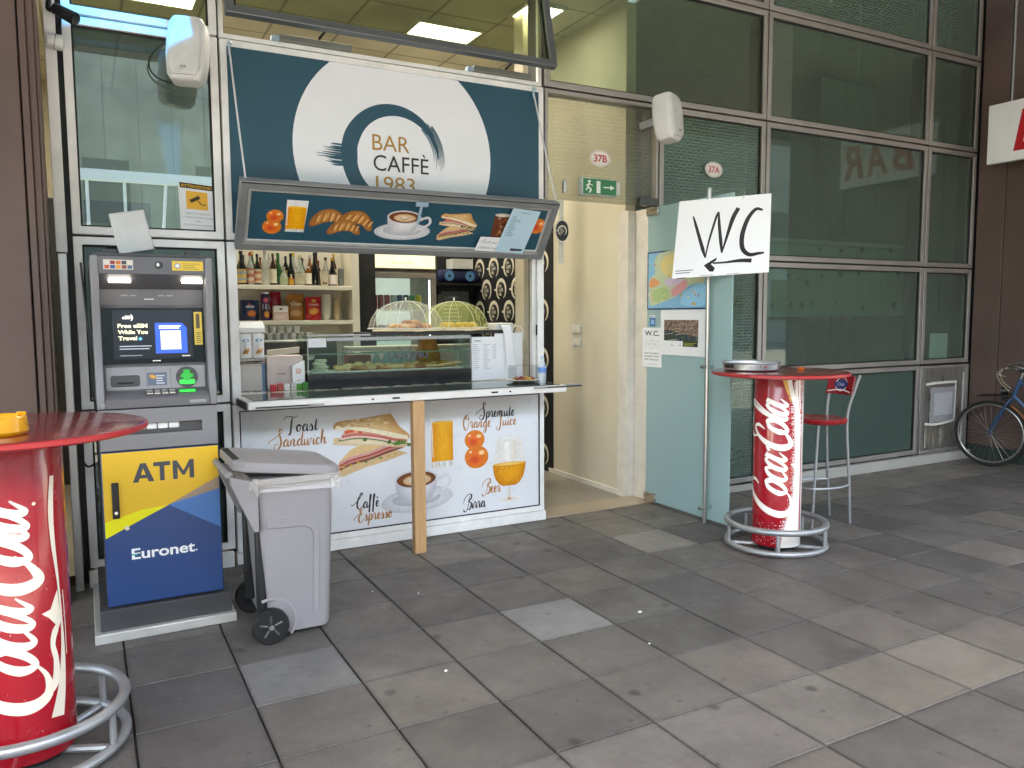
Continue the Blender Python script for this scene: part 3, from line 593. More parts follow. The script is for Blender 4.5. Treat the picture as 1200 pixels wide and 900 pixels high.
O('edge_strip', B((-1.194, -1.16, .785, .7995, 0, 5.44)), maroon, lp, bevel=.004)
O('return_strip', B((-1.1595, -1.145, .80, 1.09, 0, 5.44)), maroon, lp, bevel=.003)
wpst = thing('metal_post', 'narrow pale metal post between the maroon pier and the window', 'post', (-1.1, 1.05, 0))
O('upper_section', B((-1.118, -1.062, 1.02, 1.095, 1.96, 5.44)), alub, wpst, bevel=.004); O('lower_section', B((-1.112, -1.068, 1.025, 1.095, 0.0, 1.955)), alu, wpst, bevel=.004)
# ------------------------------------------------------------------ the bar front
TEAL, GOLD, INK = '1f4d5f', 'b0853c', '2c2428'
# big sign
sg = thing('bar_sign', 'teal bar sign with white disc and brush ring above the hatch', 'sign', (.95, 1.1, 2.07))
O('frame', ringframe(XB + G, XC - G, Z2 + G, Z3 - G, .04, 1.10, 1.165), alub, sg, bevel=.004)
O('board', B((XB + .045, XC - .045, 1.108, 1.125, Z2 + .045, Z3 - .045)), mat('sign board', '1f4d5f', .4), sg)
p = Pr(lambda u, v, d: Vector((u, 1.1075 - d, v)))
p.grid(XB + .047, XC - .047, Z2 + .047, Z3 - .047, 8, 4, lambda a, b: TEAL)
cx_, cz_, rx_, rz_ = .945, 2.70, .712, .712
# disc clipped by the top of the board
P = []
for i in range(72):
    t = R(5 * i); P.append((cx_ + rx_ * math.cos(t), min(Z3 - .048, max(Z2 + .048, cz_ + rz_ * math.sin(t)))))
p.poly(P, 'e9edf3')
def arc(cx, cz, r, a0, a1, n=24): return [(cx + r * math.cos(R(a0 + (a1 - a0) * i / (n - 1))), cz + r * math.sin(R(a0 + (a1 - a0) * i / (n - 1)))) for i in range(n)]
p.stroke(arc(.925, 2.665, .322, 4, 285, 40), [.01, .03, .055, .07, .085, .095, .11, .105, .10, .10, .09, .05], TEAL, 2)
rb = random.Random(5)
for i in range(10):
    r0 = .29 + i * .0085; p.stroke(arc(.925, 2.665, r0, -8 + rb.random() * 12 - i * .6, 40 + rb.random() * 10), [.0015, .006, .007], TEAL, 0)
    p.stroke(arc(.925, 2.665, r0, 262, 292 + rb.random() * 26), [.008, .006, .001], TEAL, 0)
for i in range(11):
    z = 2.655 + (i - 5) * .0135 + rb.uniform(-.003, .003); x0 = .36 + abs(i - 5) * .012 + rb.random() * .07
    p.stroke([(.66, z + (5 - i) * .0016), (.52, z), (x0, z + .012 * (rb.random()))], [.014, .012, .002], TEAL, 5)
p.text('BAR', .765, 2.71, .105, GOLD, width=.265); p.text('CAFFÈ', .77, 2.575, .105, INK, width=.40); p.text('1983', .785, 2.44, .10, GOLD, width=.28)
p.build('sign_print', sg, prn)
for sx, x0, x1 in ((0, -.135, -.105), (1, 2.045, 2.02)):
    pass
# opening: white jambs and head, dark reveal
hw = thing('serving_hatch_surround', 'white aluminium surround of the open serving hatch', 'hatch frame', (.95, 1.1, 1.03))
O('jamb', B((XB + G, XB + .062, 1.10, 1.165, 1.04, Z2 - .006)), alub, hw, bevel=.004); O('jamb', B((XC - .062, XC - G, 1.10, 1.165, 1.04, Z2 - .006)), alub, hw, bevel=.004)
O('head', B((XB + .0625, XC - .0625, 1.102, 1.165, 2.018, Z2 - .006)), alub, hw, bevel=.004)
O('reveal', B((XC - .10, XC - .063, 1.12, 1.16, 1.06, 2.017)), alu, hw, bevel=.003)
O('lock_plate', B((XC - .068, XC - .063, 1.105, 1.118, 1.44, 1.52)), dark, hw)
# flap that carries the food strip, hinged at the head and held up by cords
FA = math.atan2(.27, .38)      # lean from vertical
fl = thing('hatch_flap', 'grey framed hatch flap with teal strip of food pictures, propped open', 'hatch flap', (.95, 1.06, 2.02), rot=(FA, 0, 0))
# local: x along, z up the slope, -y faces out/down
def lf(x0, x1, z0, z1, wd, y0, y1):
    return ringframe(x0, x1, z0, z1, wd, y0, y1)
fgr = mat('grey hatch profile', '8e9193', .4, .5, var=.06)
O('frame', lf(-1.105, 1.095, .003, .47, .05, -.03, .03), fgr, fl, bevel=.006)
O('inner_frame', lf(-1.056, 1.046, .052, .421, .018, -.018, .02), mat('light hatch profile', 'b8bab9', .4, .4), fl, bevel=.003)
O('gasket', T_([(-1.1, -.031, .462), (0, -.031, .462), (1.09, -.031, .462)], .004, 6), dark, fl)
O('board', B((-1.04, 1.03, -.006, .004, .068, .405)), MATS['sign board'], fl)
O('white_bead', lf(-1.043, 1.033, .066, .408, .007, -.013, -.0065), whitep, fl)
p = Pr(lambda u, v, d: Vector((u - .95, -.0065 - d, v)))
p.rect(-.085, 1.975, .072, .40, TEAL); p.build('teal_film', fl, prn)
FLP = lambda u, v, d: Vector((u - .95, -.007 - d, v))
def orange(p, x, z, r, k=1):
    p.ell(x, z, r, r * .88, 'ef6a2c', 'e2801f', off=(-r * .1, -r * .1)); p.ell(x - r * .15, z - r * .2, r * .55, r * .4, 'd9411d', 'ee7029')
    p.ell(x + r * .42, z + r * .3, r * .28, r * .2, 'ffe0b0', 'f3a24a'); p.ell(x - r * .5, z + r * .4, r * .14, r * .11, 'fff0d8', 'f09a48')
def juice(p, x0, x1, z0, z1, fill=.8, foot=.09):
    h = z1 - z0; d = (x1 - x0) * .06
    p.poly([(x0 + d, z0), (x1 - d, z0), (x1, z1), (x0, z1)], 'e9ecec')
    p.grid(x0 + d * .9, x1 - d * .9, z0 + h * foot, z0 + h * fill, 4, 3, lambda a, b: ('e8900a', 'f2a413', 'f7b321', 'f4a916', 'e59410')[int(a * 4)])
    p.ell((x0 + x1) / 2, z0 + h * fill, (x1 - x0) / 2 - d * .8, (x1 - x0) * .06, 'f8c545', 'f3ae26')
    r = random.Random(4)
    for i in range(9):
        x = x0 + d * 1.4 + (x1 - x0 - 3 * d) * i / 8; p.stroke([(x, z0 + .004), (x + r.uniform(-.006, .006), z0 + h * foot * .9)], (x1 - x0) * .04, r.choice(('c9c4b8', 'f7f7f5', 'b9b4a8', 'e6c48a')), 0)
    p.stroke([(x0 + d * 1.8, z0 + h * .2), (x0 + d, z0 + h * .95)], (x1 - x0) * .03, 'fbf7ea', 0)
def croissant(p, x, z, w_, rot):
    c, s = math.cos(rot), math.sin(rot); T = lambda a, b: (x + (a * c - b * s) * w_, z + (a * s + b * c) * w_)
    p.blob([T(*q) for q in ((-.55, -.12), (-.42, .12), (-.18, .3), (.12, .33), (.4, .16), (.56, -.14), (.42, -.2), (.2, -.08), (-.1, -.1), (-.35, -.2), (-.5, -.22))], 'd79a55', '9a5c26', T(0, .1), 4)
    for k, a in enumerate((-.34, -.16, .04, .22, .38)):
        p.stroke([T(a - .05, -.1), T(a, .1), T(a + .04, .28 - abs(a) * .4)], w_ * .035, '8a4f20', 4); p.stroke([T(a + .03, -.06), T(a + .08, .1), T(a + .1, .22 - abs(a) * .35)], w_ * .05, 'e6b878', 4)
def cup(p, x, z, w_, saucer=1):
    p.ell(x + .03 * w_, z - .42 * w_, .92 * w_, .30 * w_, 'f6f6f8', 'c9cad0', .04); p.ell(x, z - .40 * w_, .62 * w_, .17 * w_, 'd8d8dd', 'b9bac2')
    p.stroke([(x + .46 * w_, z - .02 * w_), (x + .78 * w_, z + .10 * w_), (x + .86 * w_, z - .12 * w_), (x + .42 * w_, z - .38 * w_)], .085 * w_, 'dcdde2', 6)
    p.blob([(x - .55 * w_, z + .08 * w_), (x - .5 * w_, z - .22 * w_), (x - .3 * w_, z - .5 * w_), (x + .25 * w_, z - .5 * w_), (x + .48 * w_, z - .22 * w_), (x + .55 * w_, z + .08 * w_)], 'f7f7f9', 'c4c5cd', (x + .12 * w_, z - .1 * w_), 0)
    p.ell(x, z + .08 * w_, .555 * w_, .225 * w_, 'e9e9ee', 'd6d7dc'); p.ell(x, z + .07 * w_, .50 * w_, .19 * w_, '9a5a2c', '6b3a1a'); p.ell(x + .02 * w_, z + .05 * w_, .36 * w_, .13 * w_, 'f3e4cf', 'd8a878')
    p.stroke([(x - .12 * w_, z + .05 * w_), (x, z - .02 * w_), (x + .18 * w_, z + .08 * w_)], .03 * w_, 'c08a58', 5)
def sandwich(p, x0, z0, w_, h_, seed=1):
    T = lambda a, b: (x0 + a * w_, z0 + b * h_); r = random.Random(seed)
    # lower half
    p.poly([T(*q) for q in ((.02, .02), (.0, .18), (.22, .36), (.62, .46), (.98, .30), (.7, .2), (.4, .12), (.1, .0))], 'd9b98a')
    p.poly([T(*q) for q in ((.04, .24), (.2, .44), (.36, .52), (.7, .50), (.5, .38), (.24, .28))], 'e2bf86')
    for k, (c, o) in enumerate((('7c3b34', .0), ('c98579', .035), ('b04a32', .07), ('d8a09a', .1))):
        p.stroke([T(.05, .12 + o), T(.2, .2 + o), T(.45, .26 + o), T(.72, .36 + o), T(.92, .42 + o * .6)], h_ * .045, c, 5)
    for i in range(8): q = .1 + .1 * i; p.ell(*T(q, .15 + .2 * q + r.uniform(-.02, .02)), w_ * .022, h_ * .018, r.choice(('5d7a2c', '3f6a24', 'd2a83a')))
    # upper half
    p.blob([T(*q) for q in ((-.02, .55), (.3, .5), (.62, .46), (.92, .40), (.99, .46), (.96, .56), (.6, .60), (.2, .64), (-.01, .66))], 'f1dfbd', 'd8b98c', T(.4, .55), 0)
    for k, (c, o) in enumerate((('4d7a2a', -.03), ('f0c6bd', .0), ('c9655a', .035), ('d8917e', .07), ('e2552a', .105), ('e8773a', .14))):
        p.stroke([T(.05 + .02 * k, .64 + o), T(.3, .66 + o), T(.58, .60 + o), T(.80, .52 + o), T(.97, .50 + o * .8)], h_ * (.05 if k else .03), c, 5)
    for i in range(14):
        q = r.random(); p.ell(*T(.08 + .85 * q, .80 - .16 * q + r.uniform(-.03, .03)), w_ * .022, h_ * .02, r.choice(('c83a1c', 'ee8a4a', 'd9482a', 'f2b07a')))
    for i in range(9):
        q = .35 + .65 * r.random(); p.ell(*T(q, .66 - .2 * q + r.uniform(-.03, .02)), w_ * .03, h_ * .03, r.choice(('3f6a24', '2f5a1e', '5d8a34')), rot=r.random())
    p.blob([T(*q) for q in ((.0, .80), (.02, .92), (.3, .95), (.68, 1.0), (.76, .98), (.86, .78), (1.0, .62), (.97, .54), (.8, .58), (.5, .70), (.2, .78))], 'e7c48c', 'c99355', T(.45, .86), 3)
    p.poly([T(*q) for q in ((.0, .79), (.02, .86), (.4, .80), (.72, .70), (.99, .60), (.97, .54), (.8, .58), (.5, .70), (.2, .78))], 'f4e4c4')
    for i in range(26): q, v = r.random(), r.random(); p.ell(*T(.08 + .62 * q, .84 + .12 * v * (1 - q * .3) + .0), w_ * .03, h_ * .012, r.choice(('d9a866', 'c98f4c', 'efd3a0', 'dcae70')))
def pic(f, parent, *draws):
    for d in draws:
        q = Pr(f); d(q); q.build('picture', parent, foodm)
rc = random.Random(8)
def cola(p):
    p.poly([(1.575, .16), (1.69, .16), (1.70, .34), (1.565, .34)], '6b3620')
    for i in range(16): p.ell(1.585 + rc.random() * .1, .18 + rc.random() * .14, .017, .015, rc.choice(('c79a74', 'a0643c', '8a4c2a')), rc.choice(('5a2c18', '7a4426')))
    p.ell(1.63, .34, .065, .014, 'e4dccb', 'cfc6b4')
pic(FLP, fl, lambda p: (orange(p, .055, .165, .058), orange(p, .068, .238, .052)), lambda p: juice(p, .13, .262, .135, .355, .78), lambda p: (croissant(p, .40, .235, .22, .05), croissant(p, .585, .235, .22, -.25), croissant(p, .51, .175, .2, .0)), lambda p: cup(p, .905, .265, .215), lambda p: sandwich(p, 1.165, .12, .28, .22), cola, lambda p: orange(p, 1.925, .27, .07))
hd = O('latch_handle', B((.0, .085, -.05, -.0305, .385, .415)), mat('pale blue plastic', '9db7c9', .4), fl, bevel=.004); O('latch_lever', B((.028, .044, -.062, -.045, .27, .40)), MATS['pale blue plastic'], fl, bevel=.003)
mq = mat('white cord', 'd6d8da', .7)
for s, xa in ((-1, -.12), (1, 2.03)):
    # cord runs from the sign frame corner down to the flap top edge
    top = Vector((xa - .02, 1.09, 3.24)); bot = Vector((xa + .0 * s, .80, 2.405))
    t = thing('stay_cord', 'white stay cord from the sign frame to the %s end of the flap' % ('left' if s < 0 else 'right'), 'cord', bot, 'cords holding the hatch flap')
    O('cord', T_([bot, bot.lerp(top, .5) + Vector((0, .004, -.01)), top], .006, 6, smooth=4), mq, t)
    O('hook', T_([top + Vector((0, .012, .03)), top + Vector((.01, -.01, .02)), top, top + Vector((.0, -.008, -.05))], .009, 6, smooth=4), mat('pale blue hook', 'a9c4d4', .4), t)
# papers taped on the flap
def onflap(u, v): # world point on flap face
    return Matrix.Translation((.95, 1.06, 2.02)) @ Matrix.Rotation(FA, 4, 'X') @ Vector((u - .95, -.034, v))
def sheet(name, label, cat, pts, fn=None, thick=.0012, m=paper, curl=0, grp=None):
    """a flat sheet through 4 world corners TL,TR,BR,BL; fn draws on it with u,v in metres from BL"""
    TL, TR, BR, BL = [Vector(q) for q in pts]; nn = (TR - TL).cross(BL - TL).normalized() * -1   # towards viewer
    if nn.dot(Vector((-1, -4.12, 1.6)) - TL) < 0: nn = -nn
    W, H = (BR - BL).length, (TL - BL).length
    def f(u, v, d):
        a, b = u / W, v / H; q = (BL * (1 - a) + BR * a) * (1 - b) + (TL * (1 - a) + TR * a) * b
        return q + nn * (d + curl * math.sin(a * 3.1) * max(0, 1 - b) ** 1.5)
    bm = bmesh.new(); N = 8 if curl else 1
    g = [[[bm.verts.new(f(W * i / N, H * j / N, dd)) for i in range(N + 1)] for j in range(N + 1)] for dd in (0, thick)]
    for i in range(N):
        for j in range(N):
            bm.faces.new((g[1][j][i], g[1][j][i + 1], g[1][j + 1][i + 1], g[1][j + 1][i])); bm.faces.new((g[0][j][i], g[0][j + 1][i], g[0][j + 1][i + 1], g[0][j][i + 1]))
    for a in range(N):
        for e0, e1 in (((0, a), (0, a + 1)), ((N, a), (N, a + 1)), ((a, 0), (a + 1, 0)), ((a, N), (a + 1, N))): bm.faces.new((g[0][e0[0]][e0[1]], g[0][e1[0]][e1[1]], g[1][e1[0]][e1[1]], g[1][e0[0]][e0[1]]))
    t = thing(name, label, cat, BL, grp)
    O('sheet', bm, m, t)
    if fn:
        q = Pr(lambda u, v, d: f(u, v, thick + .0003 + d)); fn(q, W, H); q.build('print', t, prm)
    return t
def f_menu(q, W, H):
    q.rect(0, W, 0, H, 'b5d3e2'); q.text('— BREAKFAST —', W * .5, H * .91, .011, '40606e', 'C', width=W * .5); q.lines(W * .1, W * .45, H * .38, H * .86, 13, '6f93a3', .35, .6, 2); q.rect(W * .5, W * .92, H * .06, H * .11, '2c3a4c'); q.rect(W * .52, W * .7, H * .05, H * .06, 'b0433a')
sheet('menu_sheet', 'pale blue menu sheet taped over the right end of the flap', 'menu', [onflap(1.675, .415), onflap(1.90, .40), onflap(1.86, .052), onflap(1.625, .062)], f_menu)
def f_note(q, W, H):
    script(q, 'Scot iiw', W * .12, H * .58, W * .7, H * .11, '33363c', .2); script(q, 'cotanniw', W * .08, H * .2, W * .8, H * .11, '33363c', .2)
sheet('handwritten_note', 'small white handwritten note taped beside the blue menu sheet', 'note', [onflap(1.485, .178), onflap(1.665, .178), onflap(1.665, .06), onflap(1.465, .066)], f_note)
# counter leaf, lower half of the hatch, folded out
ct = thing('serving_counter', 'white fold-out serving counter with glossy dark green top', 'counter', (.95, .9, 1.03))
CY0, CY1, CZ = .73, 1.098, 1.055
O('frame', B((-.165, 2.075, CY0, CY1, 1.035, 1.085)), mat('worn white aluminium profile', 'dcdcda', .38, .2, var=.08, scale=14), ct, bevel=.006)
O('top_sheet', B((-.125, 2.035, CY0 + .03, CY1 + .09, 1.0852, 1.090)), mat('glossy dark green sheet', '3c4a45', .08, var=.1, rvar=.03), ct)
O('end_cap', B((-.176, -.1655, CY0 + .004, CY1 - .03, 1.036, 1.082)), mat('dark end cap', '4a4b4c', .5, .3), ct, bevel=.003)
for i in range(3): O('end_groove', B((-.1775, -.1762, CY0 + .01, CY1 - .04, 1.043 + i * .013, 1.047 + i * .013)), dark, ct)
for x in (.60, .74, 1.46, 1.60): O('catch', B((x, x + (.05 if x in (.60 + .14, 1.46) else .014), CY0 - .003, CY0 - .0002, 1.056, 1.067)), dark, ct)
O('stay_bar', B((1.80, 2.20, CY0 - .012, CY0 - .001, 1.072, 1.080)), dark, ct); O('stay_bar', B((-.12, .28, CY0 - .012, CY0 - .001, 1.046, 1.053)), dark, ct)
O('stay_bracket', B((2.075, 2.20, CY0 + .0, CY0 + .03, 1.078, 1.090)), steel, ct)
O('stay_joint', B((.20, .29, CY0 - .016, CY0 - .012, 1.044, 1.056)), steel, ct); O('stay_joint', B((1.80, 1.9, CY0 - .016, CY0 - .012, 1.07, 1.082)), steel, ct)
inn = one('inner_counter', B((XB + .06, XC - .07, 1.19, 1.62, .95, 1.088)), mat('stainless worktop', 'c9c9c6', .3, .7, var=.08), 'stainless inner worktop behind the hatch sill', 'worktop')
wd = one('wooden_post', B((.885, .968, .742, .80, .0, 1.034)), mat('planed pine', 'c39a6c', .6, var=.16, scale=6, stretch=(10, 10, 1), bump=.08, bscale=22), 'square pine post propping up the serving counter', 'post', bevel=.004)
# printed front panel
fp = thing('bar_counter_front', 'white printed bar front with drinks and sandwich pictures below the counter', 'bar front', (.95, 1.1, 0))
O('frame', ringframe(XB + G, XC - G, .075, 1.03, .038, 1.10, 1.165), alub, fp, bevel=.004)
O('base_rail', B((XB, XC, 1.085, 1.165, .001, .072)), alub, fp, bevel=.004)
O('board', B((XB + .047, XC - .047, 1.112, 1.125, .115, .992)), mat('white sign board', 'e4e6ea', .35, var=.02), fp)
O('gasket', ringframe(XB + .0455, XC - .0455, .1135, .9935, .007, 1.102, 1.1115), dark, fp)
PNL = lambda u, v, d: Vector((u, 1.1115 - d, v))
def sc_(s, x, z, w_, h, col, wd_=.27):
    q = Pr(PNL); script(q, s, x, z, w_, h * .78, col, wd_); q.build('lettering', fp, prn)
BR = 'b4793f'; BK = '1d1b22'
sc_('Toast', .15, .835, .20, .058, BK); sc_('Sandwich', .06, .74, .345, .058, BR)
sc_('Caffè', .60, .265, .165, .055, BK); sc_('Espresso', .61, .175, .25, .055, BR)
sc_('Spremute', 1.555, .835, .29, .055, BK); sc_('Orange', 1.42, .765, .225, .055, BR); sc_('Juice', 1.70, .765, .165, .055, BR)
sc_('Beer', 1.585, .262, .14, .058, BR); sc_('Birra', 1.43, .160, .165, .058, BK)
def beer(p, gx=1.80):
    p.poly([(gx - .10, .67), (gx - .11, .60), (gx - .14, .47), (gx - .12, .36), (gx - .05, .30), (gx + .05, .30), (gx + .12, .36), (gx + .145, .47), (gx + .12, .60), (gx + .105, .67)], 'e7e4dd')
    p.ell(gx, .668, .104, .012, 'f4f4f2', 'dcdbd6'); p.grid(gx - .05, gx + .06, .50, .64, 3, 3, lambda a, b: ('efeae0', 'f6f3ee', 'e9e2d4', 'e4ddcf')[int(a * 3)])
    p.blob([(gx - .14, .465), (gx - .135, .41), (gx - .12, .36), (gx - .09, .32), (gx - .055, .30), (gx + .055, .30), (gx + .09, .32), (gx + .12, .36), (gx + .138, .42), (gx + .143, .475)], 'f2a818', 'd0800c', (gx + .02, .40), 0)
    p.ell(gx, .468, .14, .014, 'f7d27a', 'eeb23c')
    p.poly([(gx - .014, .30), (gx + .014, .30), (gx + .01, .205), (gx - .01, .205)], 'ded9cf'); p.ell(gx, .192, .105, .018, 'dcd5c8', 'eeeeee'); p.ell(gx, .20, .02, .01, 'c9853c', 'e0c9a8')
    for i in range(18): p.ell(gx + rc.uniform(-.09, .1), .33 + rc.random() * .12, .004, .004, 'f8cf70', n=8)
pic(PNL, fp, lambda p: sandwich(p, .46, .50, .535, .41, 3), lambda p: cup(p, 1.045, .405, .30), lambda p: juice(p, 1.155, 1.345, .49, .895, .82, .12), lambda p: (orange(p, 1.525, .545, .098), orange(p, 1.51, .675, .082)), beer)
# top-hung window tilted out above the sign
AO = math.asin(.2 / .93)
aw = thing('tilted_window', 'grey framed top hung window tilted open above the bar sign', 'window', (.955, 1.13, Z4 - .01), rot=(-AO, 0, 0))
O('frame', ringframe(-1.14, 1.14, -.885, -.005, .05, -.055, .0), mat('dark grey aluminium', '6a7074', .4, .6, var=.08), aw, bevel=.006)
O('pane', B((-1.092, 1.092, -.03, -.022, -.837, -.053)), g_top, aw, smooth=False)
O('inner_frame', ringframe(-1.092, 1.092, -.837, -.053, .02, -.02, .0), dark, aw)
af = thing('window_subframe', 'narrow white subframe left open under the tilted window', 'window frame', (.955, 1.13, Z3))
O('frame', ringframe(XB + G, XC - G, Z3 + .006, Z4 - .006, .028, 1.13, 1.165), alub, af)
for k, x in enumerate((.22, 1.58)):
    t = thing('window_actuator', 'slim grey chain actuator on the %s of the open window sill' % ('left' if k == 0 else 'right'), 'actuator', (x + .15, 1.10, Z3 + .005), 'window actuators')
    O('housing', B((x - .05, x + .42, 1.105, 1.145, Z3 + .036, Z3 + .078)), mat('actuator grey', '7d807c', .45, .3), t, bevel=.005); O('arm', T_([(x + .2, 1.1, Z3 + .08), (x + .24, .99, Z3 + .14)], .009, 6), dark, t); O('bracket', B((x - .1, x - .052, 1.1, 1.145, Z3 + .036, Z3 + .062)), MATS['pale blue plastic'], t)
# ------------------------------------------------------------------ cash machine
AX0, AX1, AY = -.958, -.414, .17
at = thing('cash_machine', 'tall grey cash machine with yellow and blue door, left of the bar', 'cash machine', (-.69, .5, 0))
agr = mat('cash machine grey', '77777a', .42, var=.06, scale=5, bump=.015, bscale=300); agd = mat('cash machine dark grey', '3d3d40', .45, var=.08); agl = mat('cash machine light grey', '8d8d90', .42, var=.05)
O('floor_plate', B((-1.022, -.362, .11, .98, .001, .05)), mat('galvanised plate', 'cfcec9', .4, .5, var=.12, scale=8), at, bevel=.004)
O('plinth', B((-.995, -.38, .145, .95, .0505, .155)), agd, at, bevel=.004)
O('cabinet', B((AX0, AX1, AY + .022, .92, .156, 1.142)), agd, at, bevel=.006)
dr = O('door', B((AX0, AX1, AY, AY + .0215, .162, .935)), mat('cash machine door blue', '1d3d70', .4), at, bevel=.004)
p = Pr(lambda u, v, d: Vector((u, AY - .0005 - d, v)))
x0, x1, z0, z1 = AX0 + .004, AX1 - .004, .166, .931
p.rect(x0, x1, z0, z1, '1f3f72', '24467c'); p.poly([(x0, .51), (x0, z1), (x1, z1), (x1, .77), (-.664, .645)], 'e3b62c'); p.poly([(x0, .508), (x0, .59), (-.79, .635), (-.664, .647)], 'e9e01e')
p.poly([(-.664, .647), (x1, .77), (x1, .705)], 'a08a78'); p.poly([(-.664, .647), (x1, .706), (x1, .50)], '3f76b8')
KX = lambda q, x, wv: [(x + a * wv, .775 + b * .095) for a, b in q]
p.poly(KX([(0, 0), (.26, 0), (.33, .2), (.67, .2), (.74, 0), (1, 0), (.63, 1), (.37, 1)], -.822, .098), '2b3644'); p.poly(KX([(.39, .38), (.61, .38), (.5, .72)], -.822, .098), 'e3b62c')
p.poly(KX([(.36, 0), (.64, 0), (.64, .78), (1, .78), (1, 1), (0, 1), (0, .78), (.36, .78)], -.726, .078), '2b3644')
p.poly(KX([(0, 0), (.22, 0), (.22, .62), (.45, .18), (.55, .18), (.78, .62), (.78, 0), (1, 0), (1, 1), (.8, 1), (.5, .42), (.2, 1), (0, 1)], -.637, .10), '2b3644')
p.text('Euronet', -.842, .390, .052, 'f2f3f4', bold=.022, width=.295); p.rect(-.845, -.805, .4085, .4165, '1f3f72'); p.rect(-.842, -.815, .409, .416, '35b8a5'); p.ell(-.54, .396, .004, .004, 'f2f3f4')
p.build('door_print', dr, prn)
O('handle', B((-.918, -.886, AY - .012, AY - .002, .605, .785)), blackp, dr, bevel=.004); O('handle_lock', Y_((-.902, AY - .018, .635), (-.902, AY - .011, .635), .008, n=12), chrome, dr); O('lock', Y_((-.857, AY - .006, .552), (-.857, AY - .001, .552), .011, n=14), chrome, dr)
# dispenser block
ds = O('dispenser', ringframe(AX0, AX1, .94, 1.142, .075, AY - .004, AY + .02), agr, at, bevel=.004)
O('slot_back', B((AX0 + .07, AX1 - .07, AY + .04, AY + .05, .99, 1.13)), dark, ds)
for i in range(4): O('shutter', B((-.80 + i * .052, -.752 + i * .052, AY + .012, AY + .03, 1.035, 1.075)), mat('white roller', 'dcdcda', .4), ds, bevel=.006)
O('slot_lip', B((AX0 + .08, AX1 - .08, AY + .006, AY + .038, 1.085, 1.112)), blackp, ds)
# upper fascia: cheeks, top, recessed profile
for a, b in ((AX0 - .003, AX0 + .032), (AX1 - .032, AX1 + .003)):
    bm = extr(bmesh.new(), [(AY, 1.146), (AY, 1.24), (AY + .03, 1.30), (AY + .03, 1.62), (AY, 1.70), (AY, 1.892), (.86, 1.892), (.86, 1.146)], YZ(0), a, b); O('cheek', bm, agr, at, bevel=.005)
xa, xb = AX0 + .0325, AX1 - .0325
prof = [(AY + .002, 1.89), (AY + .002, 1.805), (AY + .125, 1.735), (AY + .135, 1.655), (AY + .118, 1.645), (AY + .10, 1.36), (AY + .085, 1.35), (AY + .08, 1.225), (AY + .01, 1.20), (AY + .002, 1.19), (AY + .002, 1.147), (.86, 1.147), (.86, 1.89)]
O('fascia', extr(bmesh.new(), prof, YZ(0), xa, xb), mat('cash machine mid grey', '5d5d61', .45, var=.06), at, bevel=.003)
O('top_plate', B((AX0 + .01, AX1 - .01, AY + .02, .85, 1.8925, 1.905)), agd, at)
for x in (-.90, -.52): O('bracket', B((x, x + .06, AY + .1, AY + .2, 1.9055, 1.93)), agd, at)
ledm = mat('white led bar', 'ffffff', .4, var=0, rvar=0, emit='ffffff', estr=.8)
for x in (-.885, -.555):
    M = Matrix.Translation((x, AY + .045, 1.776)) @ Matrix.Rotation(math.atan2(.07, .123), 4, 'X')
    bm = bmesh.new(); box(bm, 0, .098, -.018, .018, -.006, .004, M); O('led_lamp', bm, ledm, at, bevel=.003)
# screen with advert (drawn on the slightly tilted plane)
def fasc(y0, z0, y1, z1): return lambda u, v, d: Vector((u, y0 + (y1 - y0) * (v - z0) / (z1 - z0) - .001 - d, v))
f = fasc(AY + .10, 1.36, AY + .118, 1.645)
scn = O('screen', extr(bmesh.new(), [(xa + .004, 1.362), (xb - .004, 1.362), (xb - .004, 1.642), (xa + .004, 1.642)], lambda u, v, d: f(u, v, d), .0, .004), mat('black glass bezel', '0c0d10', .12, var=.05, rvar=.02), at)
p = Pr(lambda u, v, d: f(u, v, d + .0045))
p.rect(-.875, -.507, 1.385, 1.628, '15181f', '1b1f28')
p.text('eSIM', -.83, 1.585, .017, 'f2f2ee', bold=.02); p.stroke(arc(-.80, 1.592, .017, -60, 60, 8), .004, 'f2f2ee', 0)
for i, t in enumerate(('Free eSIM', 'While You', 'Travel')): p.text(t, -.852, 1.542 - i * .031, .019, 'f4f1c9', bold=.03, width=(.135, .135, .085)[i])
p.ell(-.752, 1.486, .009, .009, '62c08a', '3a7ad0')
p.lines(-.848, -.70, 1.433, 1.46, 2, '8d93a0', .4, .1); p.lines(-.848, -.745, 1.40, 1.408, 1, '6c727c', .6, .1)
p.poly([(-.683, 1.41), (-.533, 1.41), (-.533, 1.54), (-.556, 1.565), (-.683, 1.565)], '2c54c8'); p.lines(-.665, -.56, 1.535, 1.556, 2, 'dfe6fb', .55, .1); p.rect(-.658, -.563, 1.43, 1.525, 'e9ecf6')
p.text('euronet', -.56, 1.393, .008, 'd8dadd', bold=.02); p.text('euronet', -.70, 1.371, .008, 'd8dadd', bold=.02)
scp = p.build('screen_image', scn, None)
sm = mat('lit screen print', 'ffffff', .2, var=0, rvar=0, attr=True)
n_ = sm.node_tree; b_ = n_.nodes['Principled BSDF']; a_ = [q for q in n_.nodes if q.bl_idname == 'ShaderNodeAttribute'][0]; n_.links.new(a_.outputs['Color'], b_.inputs['Emission Color']); b_.inputs['Emission Strength'].default_value = .07
scp.data.materials[0] = sm
